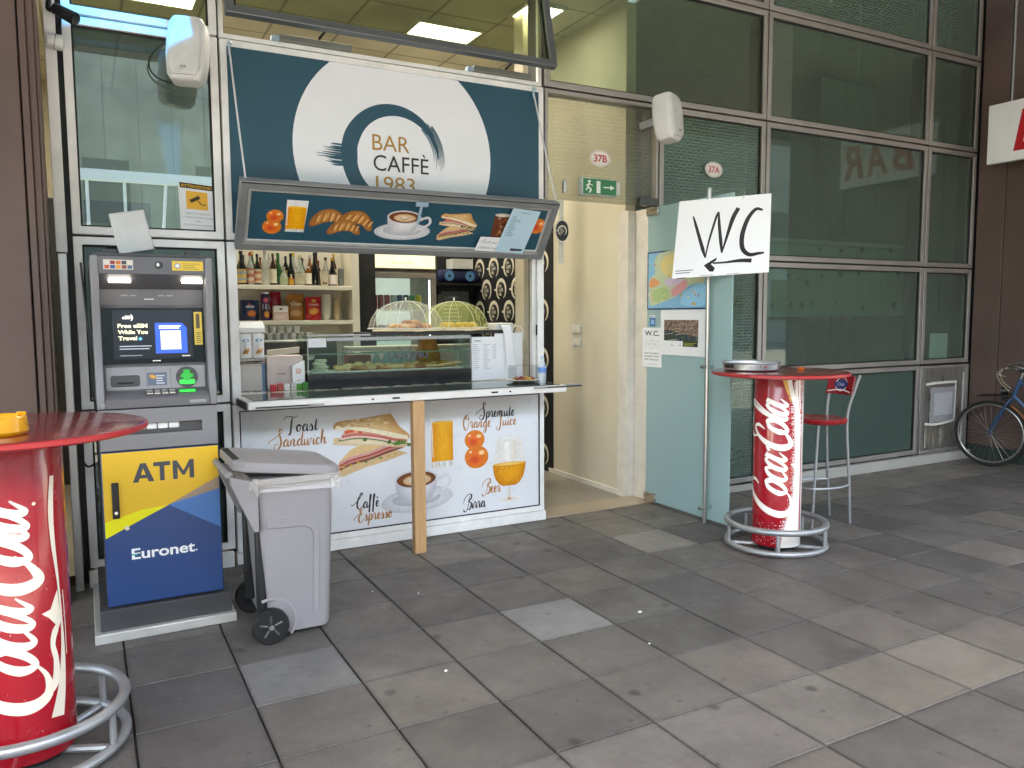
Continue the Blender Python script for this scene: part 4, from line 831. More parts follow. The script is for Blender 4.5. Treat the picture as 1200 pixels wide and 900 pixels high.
# stickers in the header and beside the screen
p = Pr(lambda u, v, d: Vector((u, AY + .0015 - d, v)))
p.rect(-.905, -.775, 1.825, 1.872, 'c9c2b6')
for i in range(10): p.rect(-.90 + (i % 5) * .025, -.879 + (i % 5) * .025, 1.829 + (i // 5) * .021, 1.846 + (i // 5) * .021, ('b8492c', '2d4a8a', 'd8902c', '7a3a2c', '46617a', 'c8c4bc', '8a2c2c', 'c26a2c', '3a3a44', 'd0c9bd')[i])
p.ell(-.66, 1.85, .019, .019, '2c3330', '1a1c1c'); p.ell(-.664, 1.852, .007, .009, 'd9e4da')
p.rect(-.60, -.455, 1.825, 1.872, 'd9b640'); p.ell(-.575, 1.849, .017, .014, 'e8e8e4', '6a6e72'); p.lines(-.55, -.465, 1.832, 1.866, 4, '8f7a34', .4, .4)
p.build('header_stickers', at, prn)['kind'] = 'stuff'
p = Pr(lambda u, v, d: f(u, v, d + .006)); p.rect(-.497, -.458, 1.45, 1.62, 'd8b84a'); p.rect(-.487, -.469, 1.535, 1.61, '5a4a34'); p.lines(-.49, -.465, 1.46, 1.52, 6, '7a6a3a', .5, .1); p.build('side_sticker', at, prn)
# soffit lettering, card slot, reader, keypad
f2 = fasc(AY + .08, 1.225, AY + .085, 1.35)
pan = O('slot_panel', extr(bmesh.new(), [(xa + .01, 1.232), (xb - .01, 1.232), (xb - .01, 1.345), (xa + .01, 1.345)], lambda u, v, d: f2(u, v, d), .0005, .006), agl, at, bevel=.002)
bm = extr(bmesh.new(), rrect(-.895, -.765, 1.25, 1.305, .012), lambda u, v, d: f2(u, v, d), .0065, .014); O('printer_slot', bm, agd, pan, bevel=.003)
O('slot_mouth', extr(bmesh.new(), [(-.875, 1.272), (-.785, 1.272), (-.80, 1.262), (-.86, 1.262)], lambda u, v, d: f2(u, v, d), .0142, .0155), dark, pan)
p = Pr(lambda u, v, d: f2(u, v, d + .0065)); p.rect(-.73, -.64, 1.25, 1.315, '5a6478'); p.ell(-.705, 1.295, .018, .01, 'd8a850', 'b8843a', -.4); p.lines(-.69, -.648, 1.258, 1.308, 4, 'c9ced8', .4, .3); p.rect(-.735, -.733, 1.236, 1.342, '5c5c60'); p.rect(-.622, -.62, 1.236, 1.342, '5c5c60'); p.build('card_label', pan, prn)
rd = O('card_reader', extr(bmesh.new(), [(a, b) for a, b in arc(-.545, 1.288, .052, 0, 348, 30)], lambda u, v, d: f2(u, v, d), .0065, .016), agd, pan, bevel=.003)
grn = mat('green lit plastic', '0fa04a', .3, var=0, rvar=0, emit='18ff5a', estr=.06); grd = mat('green dark plastic', '0b5c2c', .3, emit='18ff5a', estr=.03)
O('reader_glow', extr(bmesh.new(), rrect(-.582, -.508, 1.252, 1.275, .008), lambda u, v, d: f2(u, v, d), .0165, .022), grn, rd); O('reader_mouth', extr(bmesh.new(), rrect(-.575, -.515, 1.285, 1.305, .006), lambda u, v, d: f2(u, v, d), .0165, .026), grd, rd); O('reader_post', extr(bmesh.new(), rrect(-.562, -.53, 1.27, 1.325, .006), lambda u, v, d: f2(u, v, d), .0165, .024), grd, rd)
kp = O('keypad', extr(bmesh.new(), [(-.745, AY + .016), (-.60, AY + .016), (-.60, AY + .068), (-.745, AY + .068)], lambda u, v, d: Vector((u, v, 1.203 + (v - AY - .01) / .07 * .025 + d)), .0, .005), agd, at)
for i in range(4):
    for j in range(3): O('key', extr(bmesh.new(), [(-.738 + i * .035, AY + .02 + j * .016), (-.711 + i * .035, AY + .02 + j * .016), (-.711 + i * .035, AY + .032 + j * .016), (-.738 + i * .035, AY + .032 + j * .016)], lambda u, v, d: Vector((u, v, 1.203 + (v - AY - .01) / .07 * .025 + d)), .0052, .009), chrome, kp)
O('green_window', extr(bmesh.new(), [(-.585, AY + .03), (-.51, AY + .03), (-.51, AY + .052), (-.585, AY + .052)], lambda u, v, d: Vector((u, v, 1.2085 + (v - AY - .01) / .07 * .025 + d)), -.002, .001), grn, at)
for x, wv in ((-.945, .02), (-.545, .08)): O('blank_key', B((x + .0, x + wv, AY - .0025, AY + .0015, 1.158, 1.176)), agl, at, bevel=.002)
p = Pr(lambda u, v, d: Vector((u, AY + .125 + (v - 1.735) / (1.655 - 1.735) * .01 - .001 - d, v)))
for x in (-.83, -.79, -.66, -.62): p.rect(x, x + .03, 1.70, 1.706, '8f9094')
p.rect(-.725, -.68, 1.682, 1.688, 'c8c8cc'); p.build('soffit_marks', at, prn)['kind'] = 'stuff'
# grey plate leaning on top of the machine
M = Matrix.Translation((-.735, .42, 1.906)) @ Matrix.Rotation(R(-12), 4, 'X') @ Matrix.Rotation(R(-11), 4, 'Y')
bm = bmesh.new(); box(bm, -.085, .085, -.012, .012, 0.022, .24, M); one('leaning_panel', bm, mat('silver plastic shell', 'b9bab8', .45, .2), 'small silver panel leaning on top of the cash machine', 'panel', bevel=.006)
one('loose_cable', T_([(-1.06, 1.03, .80), (-1.02, .99, .74), (-.98, .95, .76), (-.96, .93, .80), (-.97, .88, 1.3), (-1.0, .95, 1.9)], .006, 6, smooth=5), blackp, 'thin black cable looping behind the cash machine', 'cable')
# ------------------------------------------------------------------ wheelie bin
bn = thing('wheelie_bin', 'grey wheelie bin with plastic bag liner between cash machine and wooden post', 'bin', (-.12, -.02, 0))
def loft(bm, rings, caps=True):
    R_ = [[bm.verts.new(q) for q in r] for r in rings]; n = len(R_[0])
    for a, b in zip(R_, R_[1:]):
        for i in range(n): bm.faces.new((a[i], a[(i + 1) % n], b[(i + 1) % n], b[i]))
    if caps: bm.faces.new(R_[0][::-1]); bm.faces.new(R_[-1])
    return bm
def rr3(x0, x1, y0, y1, r, z): return [(a, b, z) for a, b in rrect(x0, x1, y0, y1, r, 4)]
O('body', loft(bmesh.new(), [rr3(-.255, .035, -.235, .175, .04, .03), rr3(-.262, .042, -.24, .18, .045, .05), rr3(-.30, .062, -.265, .205, .045, .62), rr3(-.308, .066, -.27, .21, .05, .80)]), plgrey, bn)
# raised moulding on the side towards the viewer
def side(u, v, d): # u along x, v up; follows tapered near face
    t = (v - .05) / .57; return Vector((u, -.24 - .025 * t - d, v))
out = [(-.215, .06), (-.03, .06), (-.02, .50), (-.035, .555), (-.075, .585), (-.255, .60)]
O('side_moulding', extr(bmesh.new(), [(-.19, .235), (-.045, .10), (-.02, .12), (-.012, .52), (-.03, .575), (-.075, .60), (-.27, .612), (-.265, .57), (-.085, .562), (-.055, .545), (-.042, .51), (-.048, .17), (-.185, .245)][1:12], side, -.004, .006), plgrey, bn, bevel=.003)
O('wheel_arch', extr(bmesh.new(), arc(-.255, .095, .125, -38, 112, 18) + arc(-.255, .095, .11, 112, -38, 18), lambda u, v, d: Vector((u, -.243 - d, v)), -.003, .005), plgrey, bn, bevel=.002)
O('handle_wedge', extr(bmesh.new(), [(-.325, .56), (-.30, .56), (-.302, .80), (-.425, .84), (-.425, .80)], XZ(0), -.262, -.225), plgrey, bn, bevel=.004)
O('handle_wedge', extr(bmesh.new(), [(-.325, .56), (-.30, .56), (-.302, .80), (-.425, .84), (-.425, .80)], XZ(0), .165, .20), plgrey, bn, bevel=.004)
O('back_post', B((-.312, -.268, -.22, -.17, .10, .62)), blackp, bn, bevel=.01); O('back_post', B((-.312, -.268, .12, .17, .10, .62)), blackp, bn, bevel=.01)
O('handle_bar', Y_((-.43, -.24, .845), (-.43, .18, .845), .017, n=14), plgrey, bn)
O('axle', Y_((-.265, -.25, .087), (-.265, .19, .087), .012, n=10), steel, bn)
for y, s in ((-.272, -1), (.215, 1)):
    wh = O('wheel', lathe(bmesh.new(), [(.0, -.016), (.058, -.014), (.066, -.022), (.083, -.024), (.088, -.014), (.088, .014), (.083, .022), (.066, .022), (.0, .016)], n=32, M=Matrix.Translation((-.265, y, .089)) @ Matrix.Rotation(R(90), 4, 'X')), blackp, bn)
    O('hub_cap', Y_((-.265, y + s * .02, .089), (-.265, y + s * .029, .089), .013, n=14), chrome, wh)
    for a in range(5):
        t = R(72 * a + 20); c, q = math.cos(t), math.sin(t)
        O('spoke', T_([(-.265 + c * .018, y + s * .019, .089 + q * .018), (-.265 + c * .056, y + s * .019, .089 + q * .056)], .007, 6), agd, wh)
O('rim', loft(bmesh.new(), [rr3(-.325, .075, -.285, .225, .05, .79), rr3(-.33, .08, -.29, .23, .05, .805), rr3(-.33, .08, -.29, .23, .05, .82)]), plgrey, bn)
O('lid', loft(bmesh.new(), [[(x, y, z - (x + .12) * .13) for x, y, z in q] for q in (rr3(-.405, .092, -.288, .215, .06, .828), rr3(-.412, .10, -.295, .222, .065, .834), rr3(-.412, .10, -.295, .222, .065, .866), rr3(-.405, .095, -.288, .215, .07, .877), rr3(-.38, .075, -.268, .195, .07, .880), rr3(-.37, .065, -.258, .185, .07, .873), rr3(-.34, .03, -.22, .15, .07, .871))]), plgrey, bn)
O('lid_slot', B((-.405, -.375, -.21, .13, .914, .9185)), dark, bn)
film = bpy.data.materials.new('crumpled clear bag film'); film.use_nodes = True; MATS['film'] = film; n_ = film.node_tree; b_ = n_.nodes['Principled BSDF']
b_.inputs['Base Color'].default_value = lin('f2ece2'); b_.inputs['Roughness'].default_value = .1; b_.inputs['Alpha'].default_value = .24; b_.inputs['Specular IOR Level'].default_value = .9
bag = bmesh.new(); rows = []; rb = random.Random(11); base = rrect(-.345, .10, -.303, .24, .05, 9)
for j in range(8):
    t = j / 7; z = .822 - .065 * t; row = []
    for i, (a, b) in enumerate(base):
        k = 1 + .012 * math.sin(t * 3.1) + rb.uniform(-.022, .026) * (.4 + t); row.append(bag.verts.new((-.12 + (a + .12) * k, -.03 + (b + .03) * k, z + rb.uniform(-.009, .009) + (.014 * math.sin(i * 1.3) if j == 7 else 0))))
    rows.append(row)
for a, b in zip(rows, rows[1:]):
    for i in range(len(base)): bag.faces.new((a[i], a[(i + 1) % len(base)], b[(i + 1) % len(base)], b[i]))
O('bag_liner', bag, film, bn, ang=12)
# ------------------------------------------------------------------ soda can tables
RED, CRM = 'b01020', 'e6dccb'
redm = mat('red table laminate', '7c2026', .2, var=.1, scale=7, coat=.4, rvar=.1); redge = mat('red table edge', 'a8262c', .35, var=.12, scale=12)
def coke(p, L, W, col):
    """script logo; u along the text, v up; L length, W cap height"""
    T = lambda q: [((a + .34 * b) / 10 * L, b / 3 * W) for a, b in q]; h = W / 3
    S = lambda q, w_: p.stroke(T(q), [x * h * .72 for x in w_], col, 7)
    S([(2.15, 1.9), (2.35, 2.25), (2.1, 2.75), (1.5, 2.85), (.75, 2.3), (.2, 1.3), (.2, .3), (.8, -.35), (1.7, -.35), (2.4, .05)], [.12, .3, .3, .2, .45, .62, .66, .5, .25, .08])
    S([(.5, -.05), (1.3, -.62), (2.4, -.72), (3.2, -.62), (3.9, -.75), (4.5, -1.05)], [.3, .45, .3, .26, .36, .1]); p.poly(T([(4.35, -1.05), (4.15, -.80), (4.55, -.52), (4.75, -.28), (4.95, -.60), (5.9, -.92), (5.0, -.98)]), col)
    S([(2.65, 1.35), (2.2, 1.1), (2.0, .45), (2.3, .0), (2.75, .3), (2.95, .95), (2.65, 1.35), (2.75, .95), (3.15, .85)], [.25, .42, .5, .3, .4, .45, .25, .12, .1])
    S([(3.95, 1.0), (3.8, 1.35), (3.35, 1.1), (3.15, .45), (3.45, .0), (4.1, .4)], [.28, .25, .42, .5, .3, .1])
    S([(4.85, 1.15), (4.5, 1.35), (4.1, .85), (4.1, .2), (4.4, .05), (4.75, .6), (4.98, 1.4)], [.2, .3, .48, .42, .25, .3, .4]); S([(5.0, 1.4), (4.85, .5), (5.05, .05), (5.5, .5)], [.45, .45, .3, .08])
    S([(5.35, 1.15), (5.75, 1.3)], [.3, .3])
    S([(7.1, 1.5), (7.25, 2.0), (6.9, 2.35), (6.35, 2.0), (5.95, 1.2), (5.95, .35), (6.45, -.25), (7.1, .0), (7.5, .45)], [.1, .32, .25, .3, .55, .62, .55, .3, .1])
    S([(6.3, 2.05), (6.05, 2.6), (6.4, 3.0), (7.2, 2.75), (8.2, 2.9), (9.2, 3.1)], [.12, .3, .36, .3, .2, .06])
    S([(7.85, 1.35), (7.4, 1.1), (7.25, .45), (7.5, .0), (7.95, .3), (8.15, .95), (7.85, 1.35), (7.95, .95), (8.3, .85)], [.25, .42, .5, .3, .4, .45, .25, .12, .1])
    S([(8.25, .5), (8.8, 1.7), (9.1, 2.6), (8.8, 2.75), (8.5, 1.6), (8.35, .5), (8.55, .05), (8.95, .45)], [.08, .15, .25, .25, .42, .45, .28, .08])
    S([(9.5, 1.15), (9.2, 1.35), (8.85, .85), (8.85, .2), (9.1, .05), (9.45, .6), (9.65, 1.4)], [.2, .3, .46, .42, .25, .3, .4]); S([(9.66, 1.4), (9.5, .5), (9.7, .05), (10.1, .5)], [.45, .45, .3, .08])
def can_table(cx, cy_, ph, style, label):
    t = thing('can_table', label, 'table', (cx, cy_, 0), 'standing tables')
    r = .160; tocam = Vector((-.997 - cx, -4.12 - cy_, 0)).normalized(); right = Vector((-tocam.y, tocam.x, 0))
    O('column', lathe(bmesh.new(), [(r - .012, .025), (r - .002, .03), (r, .05), (r, 1.165), (r - .006, 1.18)], (cx, cy_, 0), 64), mat('red lacquered can', '9e0d20', .25, var=.06, scale=5, coat=.5, rvar=.08), t)
    f = lambda u, v, d: Vector((cx, cy_, v)) + (right * math.sin(u / r) + tocam * math.cos(u / r)) * (r + .0006 + d)
    p = Pr(f, .00015)
    if style == 'classic':
        p.f = lambda u, v, d: f(.036 - v, .215 + u, d)
        coke(p, .74, .295, CRM)
        p.f = f
        pts = []  # cream dynamic ribbon on the right of the lettering
        ctr = [(.128, 1.04), (.116, .92), (.118, .80), (.130, .66), (.137, .52), (.136, .40), (.124, .28), (.100, .17)]; wd_ = [.018, .022, .018, .010, .008, .018, .032, .05]
        p.stroke(ctr, wd_, CRM, 8); p.stroke([(.15, .62), (.154, .5), (.153, .38)], .004, CRM, 6)
        p.ell(.058, .955, .006, .006, CRM)
        rs_ = random.Random(2)
        for i in range(60):
            a, b = rs_.uniform(-.2, .17), rs_.choice((rs_.uniform(.05, .3), rs_.uniform(.05, 1.1))); p.stroke([(a, b), (a + rs_.uniform(-.012, .012), b + rs_.uniform(-.01, .01))], rs_.uniform(.0006, .0018), rs_.choice(('d9b3ac', 'e0c8bf', '7a0b14', 'c56a66')), 0)
    else:
        rs_ = random.Random(6)
        ET = [(.03, .03), (.12, .045), (.2, .065), (.3, .10), (.45, .122), (.7, .124), (.9, .112), (1.0, .108), (1.2, .115)]
        def edge(v):
            for (a, b), (c, d) in zip(ET, ET[1:]):
                if v <= c: return b + (d - b) * (v - a) / (c - a)
            return .1
        N = 60; P = []; K = []; F = []
        for i in range(N + 1):
            v = .031 + 1.124 * i / N; e = edge(v)
            for q in range(21): P.append((e + (.30 - e) * q / 20, v))
        F = [(i * 21 + q, i * 21 + q + 1, i * 21 + q + 22, i * 21 + q + 21) for i in range(N) for q in range(20)]
        p._add(P, F, 'f0ebe6')
        for i in range(110):
            v = .05 + 1.1 * i / 110; e = edge(v); l_ = rs_.uniform(.008, .03); p.l -= 1 if i else 0; p.rect(e - l_, e + .002, v, v + .0045, 'f0ebe6')
            if rs_.random() < .75: p.l -= 1; p.rect(e - l_ - .014, e - l_ - .008, v, v + .0035, 'e9c8c6')
        p.poly([(.02, 1.165), (.055, 1.165), (.085, 1.02), (.078, 1.01), (.045, 1.09)], 'e2a33a')
        p.stroke([(.065, 1.165), (.09, 1.06), (.12, .97), (.145, .90)], [.03, .03, .02, .008], 'f4efe9', 6); p.stroke([(.13, 1.165), (.14, 1.05), (.165, .93)], .006, 'b01020', 6); p.stroke([(.17, 1.165), (.175, 1.0), (.18, .8), (.186, .5), (.19, .1)], [.03, .022, .01, .012, .02], 'b01020', 6)
        for i in range(90): p.l -= 1 if i else 0; p.ell(rs_.uniform(.16, .19), rs_.uniform(.75, 1.12), .004, .004, 'f4efe9', n=8)
        for i in range(90): p.l -= 1 if i else 0; a = rs_.uniform(-.14, .12); p.ell(a, rs_.uniform(.05, .2), .003, .003, 'e9c8c6', n=6)
        p.f = lambda u, v, d: f(.060 - v, .235 + u, d)
        coke(p, .78, .295, 'f4efe9'); p.f = f; p.ell(.055, 1.0, .006, .006, 'f4efe9')
    p.build('can_print', t, prg)
    O('base_cap', Y_((cx, cy_, 0.004), (cx, cy_, .028), .13, n=40), dark, t)
    O('tabletop', lathe(bmesh.new(), [(0, 1.181), (.43, 1.181), (.443, 1.187), (.446, 1.197), (.443, 1.207), (.432, 1.2095), (0, 1.2095)], (cx, cy_, 0), 72), redm, t)
    O('edge_band', lathe(bmesh.new(), [(.4445, 1.186), (.448, 1.19), (.448, 1.203), (.4445, 1.207)], (cx, cy_, 0), 72), redge, t)
    for z, rr_ in ((.175, .325), (.032, .325)): O('foot_ring', T_(ring((cx, cy_, z), rr_, 56), .021 if z > .1 else .019, 10, True), steel, t)
    for k in range(5):
        a = R(72 * k + ph); x, y = cx + .325 * math.cos(a), cy_ + .325 * math.sin(a)
        O('ring_post', Y_((x, y, .03), (x, y, .175), .013, n=10), steel, t)
        if k % 2 == 0 or k == 3: O('ring_strut', T_([(x, y, .032), (cx + .11 * math.cos(a), cy_ + .11 * math.sin(a), .016)], .014, 8), steel, t)
    return t
can_table(3.128, -.292, 10, 'new', 'red standing table on a printed soda can column beside the glass door')
can_table(-1.249, -.83, 40, 'classic', 'red standing table on a soda can column in the left foreground')
# things on the tables
def ztop(): return 1.2105
tr = thing('round_tray', 'round aluminium tray standing on the table by the glass door', 'tray', (2.99, -.17, 1.2105))
O('dish', lathe(bmesh.new(), [(0, 1.211), (.17, 1.211), (.185, 1.222), (.19, 1.262), (.195, 1.266), (.19, 1.27), (.18, 1.264), (.172, 1.228), (0, 1.224)], (2.99, -.17, 0), 48), mat('dull aluminium', 'b9babb', .35, .8, var=.1), tr)
O('lip', T_(ring((2.99, -.17, 1.267), .190, 48), .006, 8, True), steel, tr); O('side_tab', B((2.775, 2.80, -.20, -.14, 1.235, 1.26)), blackp, tr, bevel=.004)
O('red_dot', Y_((2.93, -.352, 1.243), (2.928, -.364, 1.243), .005, n=8), redge, tr)
one('orange_peel', L_([(0, 1.2105), (.02, 1.212), (.024, 1.222), (.012, 1.23), (0, 1.231)], (3.29, -.33, 0), 12), mat('orange skin', 'd8641c', .5), 'small orange scrap on the table beside the tray', 'scrap')
ya = thing('ashtray', 'yellow round ashtray on the left foreground table', 'ashtray', (-1.262, -1.04, 1.2105))
O('bowl', lathe(bmesh.new(), [(0, 1.211), (.078, 1.211), (.086, 1.222), (.082, 1.268), (.076, 1.272), (.068, 1.264), (.062, 1.225), (0, 1.222)], (-1.262, -1.035, 0), 36), mat('yellow glazed plastic', 'dd9c12', .25, var=.06, coat=.4), ya)
for k in range(3):
    a = R(30 + 120 * k); O('rest', T_([(-1.262 + .06 * math.cos(a), -1.035 + .06 * math.sin(a), 1.272), (-1.262 + .085 * math.cos(a), -1.035 + .085 * math.sin(a), 1.270)], .009, 8), MATS['yellow glazed plastic'], ya)
# ------------------------------------------------------------------ bar stool
st = thing('bar_stool', 'red bar stool with thin silver legs behind the right table', 'stool', (3.90, -.02, 0))
sx, sy, sz = 3.86, -.02, .80
O('seat', lathe(bmesh.new(), [(0, sz - .03), (.16, sz - .03), (.188, sz - .018), (.194, sz), (.185, sz + .012), (.10, sz + .004), (0, sz)], (sx, sy, 0), 44), mat('red stool plastic', '941620', .28, var=.06, coat=.3), st)
ft = [(4.125, .085), (4.06, -.155), (3.66, -.14), (3.68, .115)]
hd_ = [(4.02, .075), (3.99, -.105), (3.75, -.10), (3.76, .08)]
O('leg', T_([(ft[0][0], ft[0][1], 0.0), (4.08, .08, .35), (hd_[0][0] + .03, .078, .80), (4.085, .085, 1.02), (4.12, .095, 1.13)], 0.0105, 8, smooth=5), steel, st); O('leg', T_([(ft[1][0], ft[1][1], 0.0), (4.045, -.145, .35), (hd_[1][0] + .04, -.125, .80), (4.075, -.15, 1.02), (4.11, -.165, 1.13)], 0.0105, 8, smooth=5), steel, st)
for k in (2, 3): O('leg', T_([(ft[k][0], ft[k][1], 0), (hd_[k][0], hd_[k][1], sz - .03)], 0.0105, 8), steel, st)
O('foot_rail', T_([(4.085, .08, .30), (3.9, .15, .30), (3.70, .105, .30), (3.66, 0, .30), (3.69, -.125, .30), (3.88, -.18, .30), (4.05, -.145, .30)], .009, 8, smooth=4), steel, st)
def bkx(u, v): return 4.055 + (v - 1.0) * .28 - 1.6 * (u + .035) ** 2
bk = O('backrest', loft(bmesh.new(), [[(bkx(u, .98) + .0, u, .98), (bkx(u, 1.122), u, 1.122), (bkx(u, 1.122) + .013, u, 1.122), (bkx(u, .98) + .013, u, .98)] for u in [-.155 + .236 * i / 14 for i in range(15)]]), MATS['red stool plastic'], st, bevel=.005)
p = Pr(lambda u, v, d: Vector((bkx(u, v) - .0015 - d, -.075 - u, v)))
p.ell(-.04, 1.055, .06, .035, '2c3a7a', '20285c'); p.stroke(arc(-.04, 1.055, .05, 20, 340, 12), .006, 'e8e4e0', 0); p.stroke([(-.14, 1.0), (-.04, 1.015), (.06, 1.0)], .008, 'e8e4e0', 5); p.text('Cola', -.045, 1.045, .022, 'e8e4e0', 'C', shear=.3); p.build('backrest_print', bk, prn)
# ------------------------------------------------------------------ glass door standing open, its handle and the papers on it
th = one('stone_threshold', B((2.135, 3.24, 1.10, 1.3645, .0005, .014)), mat('beige stone threshold', 'a3937e', .45, var=.12, scale=5), 'beige stone threshold strip in the open doorway', 'threshold', bevel=.004)
dg_ = bpy.data.materials.new('frosted teal door glass'); dg_.use_nodes = True; n_ = dg_.node_tree; Lk = n_.links.new
n_.nodes.remove(n_.nodes['Principled BSDF']); out_ = n_.nodes['Material Output']
N_ = lambda t: n_.nodes.new('ShaderNode' + t)
d1, t1, tr1, gl1, fr1 = N_('BsdfDiffuse'), N_('BsdfTranslucent'), N_('BsdfTransparent'), N_('BsdfGlossy'), N_('Fresnel')
for q, c in ((d1, 'c8e4e6'), (t1, 'd3ece8'), (tr1, 'b8dcd8')): q.inputs[0].default_value = lin(c)
gl1.inputs['Roughness'].default_value = .06; fr1.inputs[0].default_value = 1.12
br_ = N_('TexBrick'); br_.offset = .5; tc_ = N_('TexCoord'); mp_ = N_('Mapping'); mp_.inputs['Rotation'].default_value = (R(90), 0, R(90)); Lk(tc_.outputs['Object'], mp_.inputs[0]); Lk(mp_.outputs[0], br_.inputs[0])
for k, v in (('Scale', 1), ('Brick Width', .075), ('Row Height', .028), ('Mortar Size', .006), ('Mortar Smooth', .1)): br_.inputs[k].default_value = v
br_.inputs['Color1'].default_value = br_.inputs['Color2'].default_value = (.17, .17, .17, 1); br_.inputs['Mortar'].default_value = (.09, .09, .09, 1)
ma, mb, mc = N_('MixShader'), N_('MixShader'), N_('MixShader')
ma.inputs[0].default_value = .5; Lk(d1.outputs[0], ma.inputs[1]); Lk(t1.outputs[0], ma.inputs[2])
Lk(br_.outputs[0], mb.inputs[0]); Lk(ma.outputs[0], mb.inputs[1]); Lk(tr1.outputs[0], mb.inputs[2])
Lk(fr1.outputs[0], mc.inputs[0]); Lk(mb.outputs[0], mc.inputs[1]); Lk(gl1.outputs[0], mc.inputs[2]); Lk(mc.outputs[0], out_.inputs[0])
MATS['doorglass'] = dg_
dl = thing('glass_door', 'pale teal frosted glass door standing open towards the pavement', 'door', (3.15, 1.15, 0))
O('leaf', B((3.145, 3.157, .185, 1.165, .025, 2.465)), dg_, dl, smooth=False)
O('bottom_pivot', B((3.128, 3.174, 1.03, 1.172, .015, .095)), chrome, dl, bevel=.004); O('top_pivot', B((3.128, 3.174, 1.02, 1.172, 2.40, 2.468)), chrome, dl, bevel=.004)
O('head_patch', B((2.98, 3.17, 1.06, 1.098, 2.472, 2.535)), mat('dark steel patch', '5b5a57', .35, .8), dl, bevel=.003)
h_ = O('handle', Y_((3.085, .37, .012), (3.085, .37, 2.515), .0165, n=18), mat('satin steel tube', 'b4b4b2', .3, .9, var=.03, rvar=.03), dl)
for z in (.13, 1.2, 2.42): O('standoff', Y_((3.03, .37, z), (3.175, .37, z), .014, n=12), chrome, h_)
def doorsheet(name, label, cat, y0, z1, y1, z0, fn, **k):
    X = 3.1440; return sheet(name, label, cat, [(X, y0, z1), (X, y1, z1), (X, y1, z0), (X, y0, z0)], fn, **k)
def f_map(q, W, H):
    rm = random.Random(9); q.rect(0, W, 0, H, '2d3f66'); q.rect(.012, W - .012, .012, H - .012, '7fb4d4')
    S = lambda pts, c: q.shape([(.012 + a * (W - .024), .012 + b * (H - .024)) for a, b in pts], c)
    S([(.2, .98), (.98, .98), (.98, .45), (.85, .42), (.72, .38), (.6, .3), (.5, .2), (.3, .12), (.1, .05), (.02, .1), (.02, .5), (.12, .62)], 'b8c4a6')
    S([(.28, .9), (.5, .95), (.6, .7), (.45, .55), (.3, .6), (.22, .75)], 'd9c98a'); S([(.62, .95), (.95, .95), (.96, .6), (.75, .55), (.6, .7)], 'b7c9b4'); S([(.03, .5), (.1, .55), (.22, .45), (.1, .38), (.02, .4)], 'd79a6a'); S([(.1, .3), (.3, .38), (.4, .2), (.2, .12), (.05, .15)], 'a9bf86')
    S([(.42, .3), (.55, .42), (.66, .48), (.7, .38), (.6, .27), (.47, .2)], 'd79aa0'); S([(.3, .5), (.55, .55), (.6, .45), (.4, .38)], 'c7b8cf'); S([(.66, .28), (.98, .4), (.98, .05), (.62, .05)], '8cc3e6'); S([(.76, .06), (.82, .1), (.84, .04)], 'c9a55a')
    for i in range(46):
        x, y = rm.random(), rm.random() * .9 + .08; q.l -= 1 if i else 0; q.ell(.02 + x * (W - .04), .02 + y * (H - .04), .006 + .012 * rm.random(), .004 + .008 * rm.random(), rm.choice(('d8b0a0', 'c9d0a8', '9aa86e', 'd9d3b0', '8f7f70', 'b3c9d4', 'c28a7a')), rot=rm.random() * 3, n=9)
    for i in range(14):
        x, y = rm.random(), rm.random(); q.stroke([(.02 + x * W * .9, .02 + y * H * .9), (.02 + (x + rm.uniform(-.2, .2)) * W * .8, .02 + (y + rm.uniform(-.2, .2)) * H * .8)], .002, rm.choice(('f0ece0', '8a6a5a', 'd9c070')), 0)
doorsheet('map_poster', 'framed colourful coastal map stuck on the glass door', 'map', 1.165, 2.105, .445, 1.632, f_map)
def f_air(q, W, H):
    rm = random.Random(12); x0, x1, z0, z1 = W * .08, W * .84, H * .32, H * .78
    q.grid(x0, x1, z0, z1, 30, 18, lambda a, b: rm.choice(('7a6458', '8f7a6c', '5e4a42', 'a08c7c', '6b5a50') if b + a * .35 > .55 else ('2c3a3a', '3a4a34', '1f3050', '4a5a48')))
    for i in range(16): x, y = rm.random(), rm.random(); q.stroke([(x0 + x * (x1 - x0), z0 + y * (z1 - z0)), (x0 + min(1, x + .25) * (x1 - x0), z0 + min(1, y + .06) * (z1 - z0))], .003, rm.choice(('b8a494', '4a3a34', 'd0c0b0')), 0)
    q.rect(W * .52, W * .84, H * .20, H * .32, '1d2b3c', '31401f'); q.lines(W * .54, W * .82, H * .22, H * .30, 3, 'c2c84a', .3, .3)
    for x in (.28, .46): q.stroke([(W * x, H * .32), (W * x, H * .25)], .002, '30343a', 0); q.lines(W * (x - .03), W * (x + .03), H * .215, H * .235, 1, '30343a', .6, 0)
doorsheet('aerial_photo_sheet', 'white sheet with an aerial photo stuck below the map', 'poster', .985, 1.628, .448, 1.268, f_air, curl=.006)
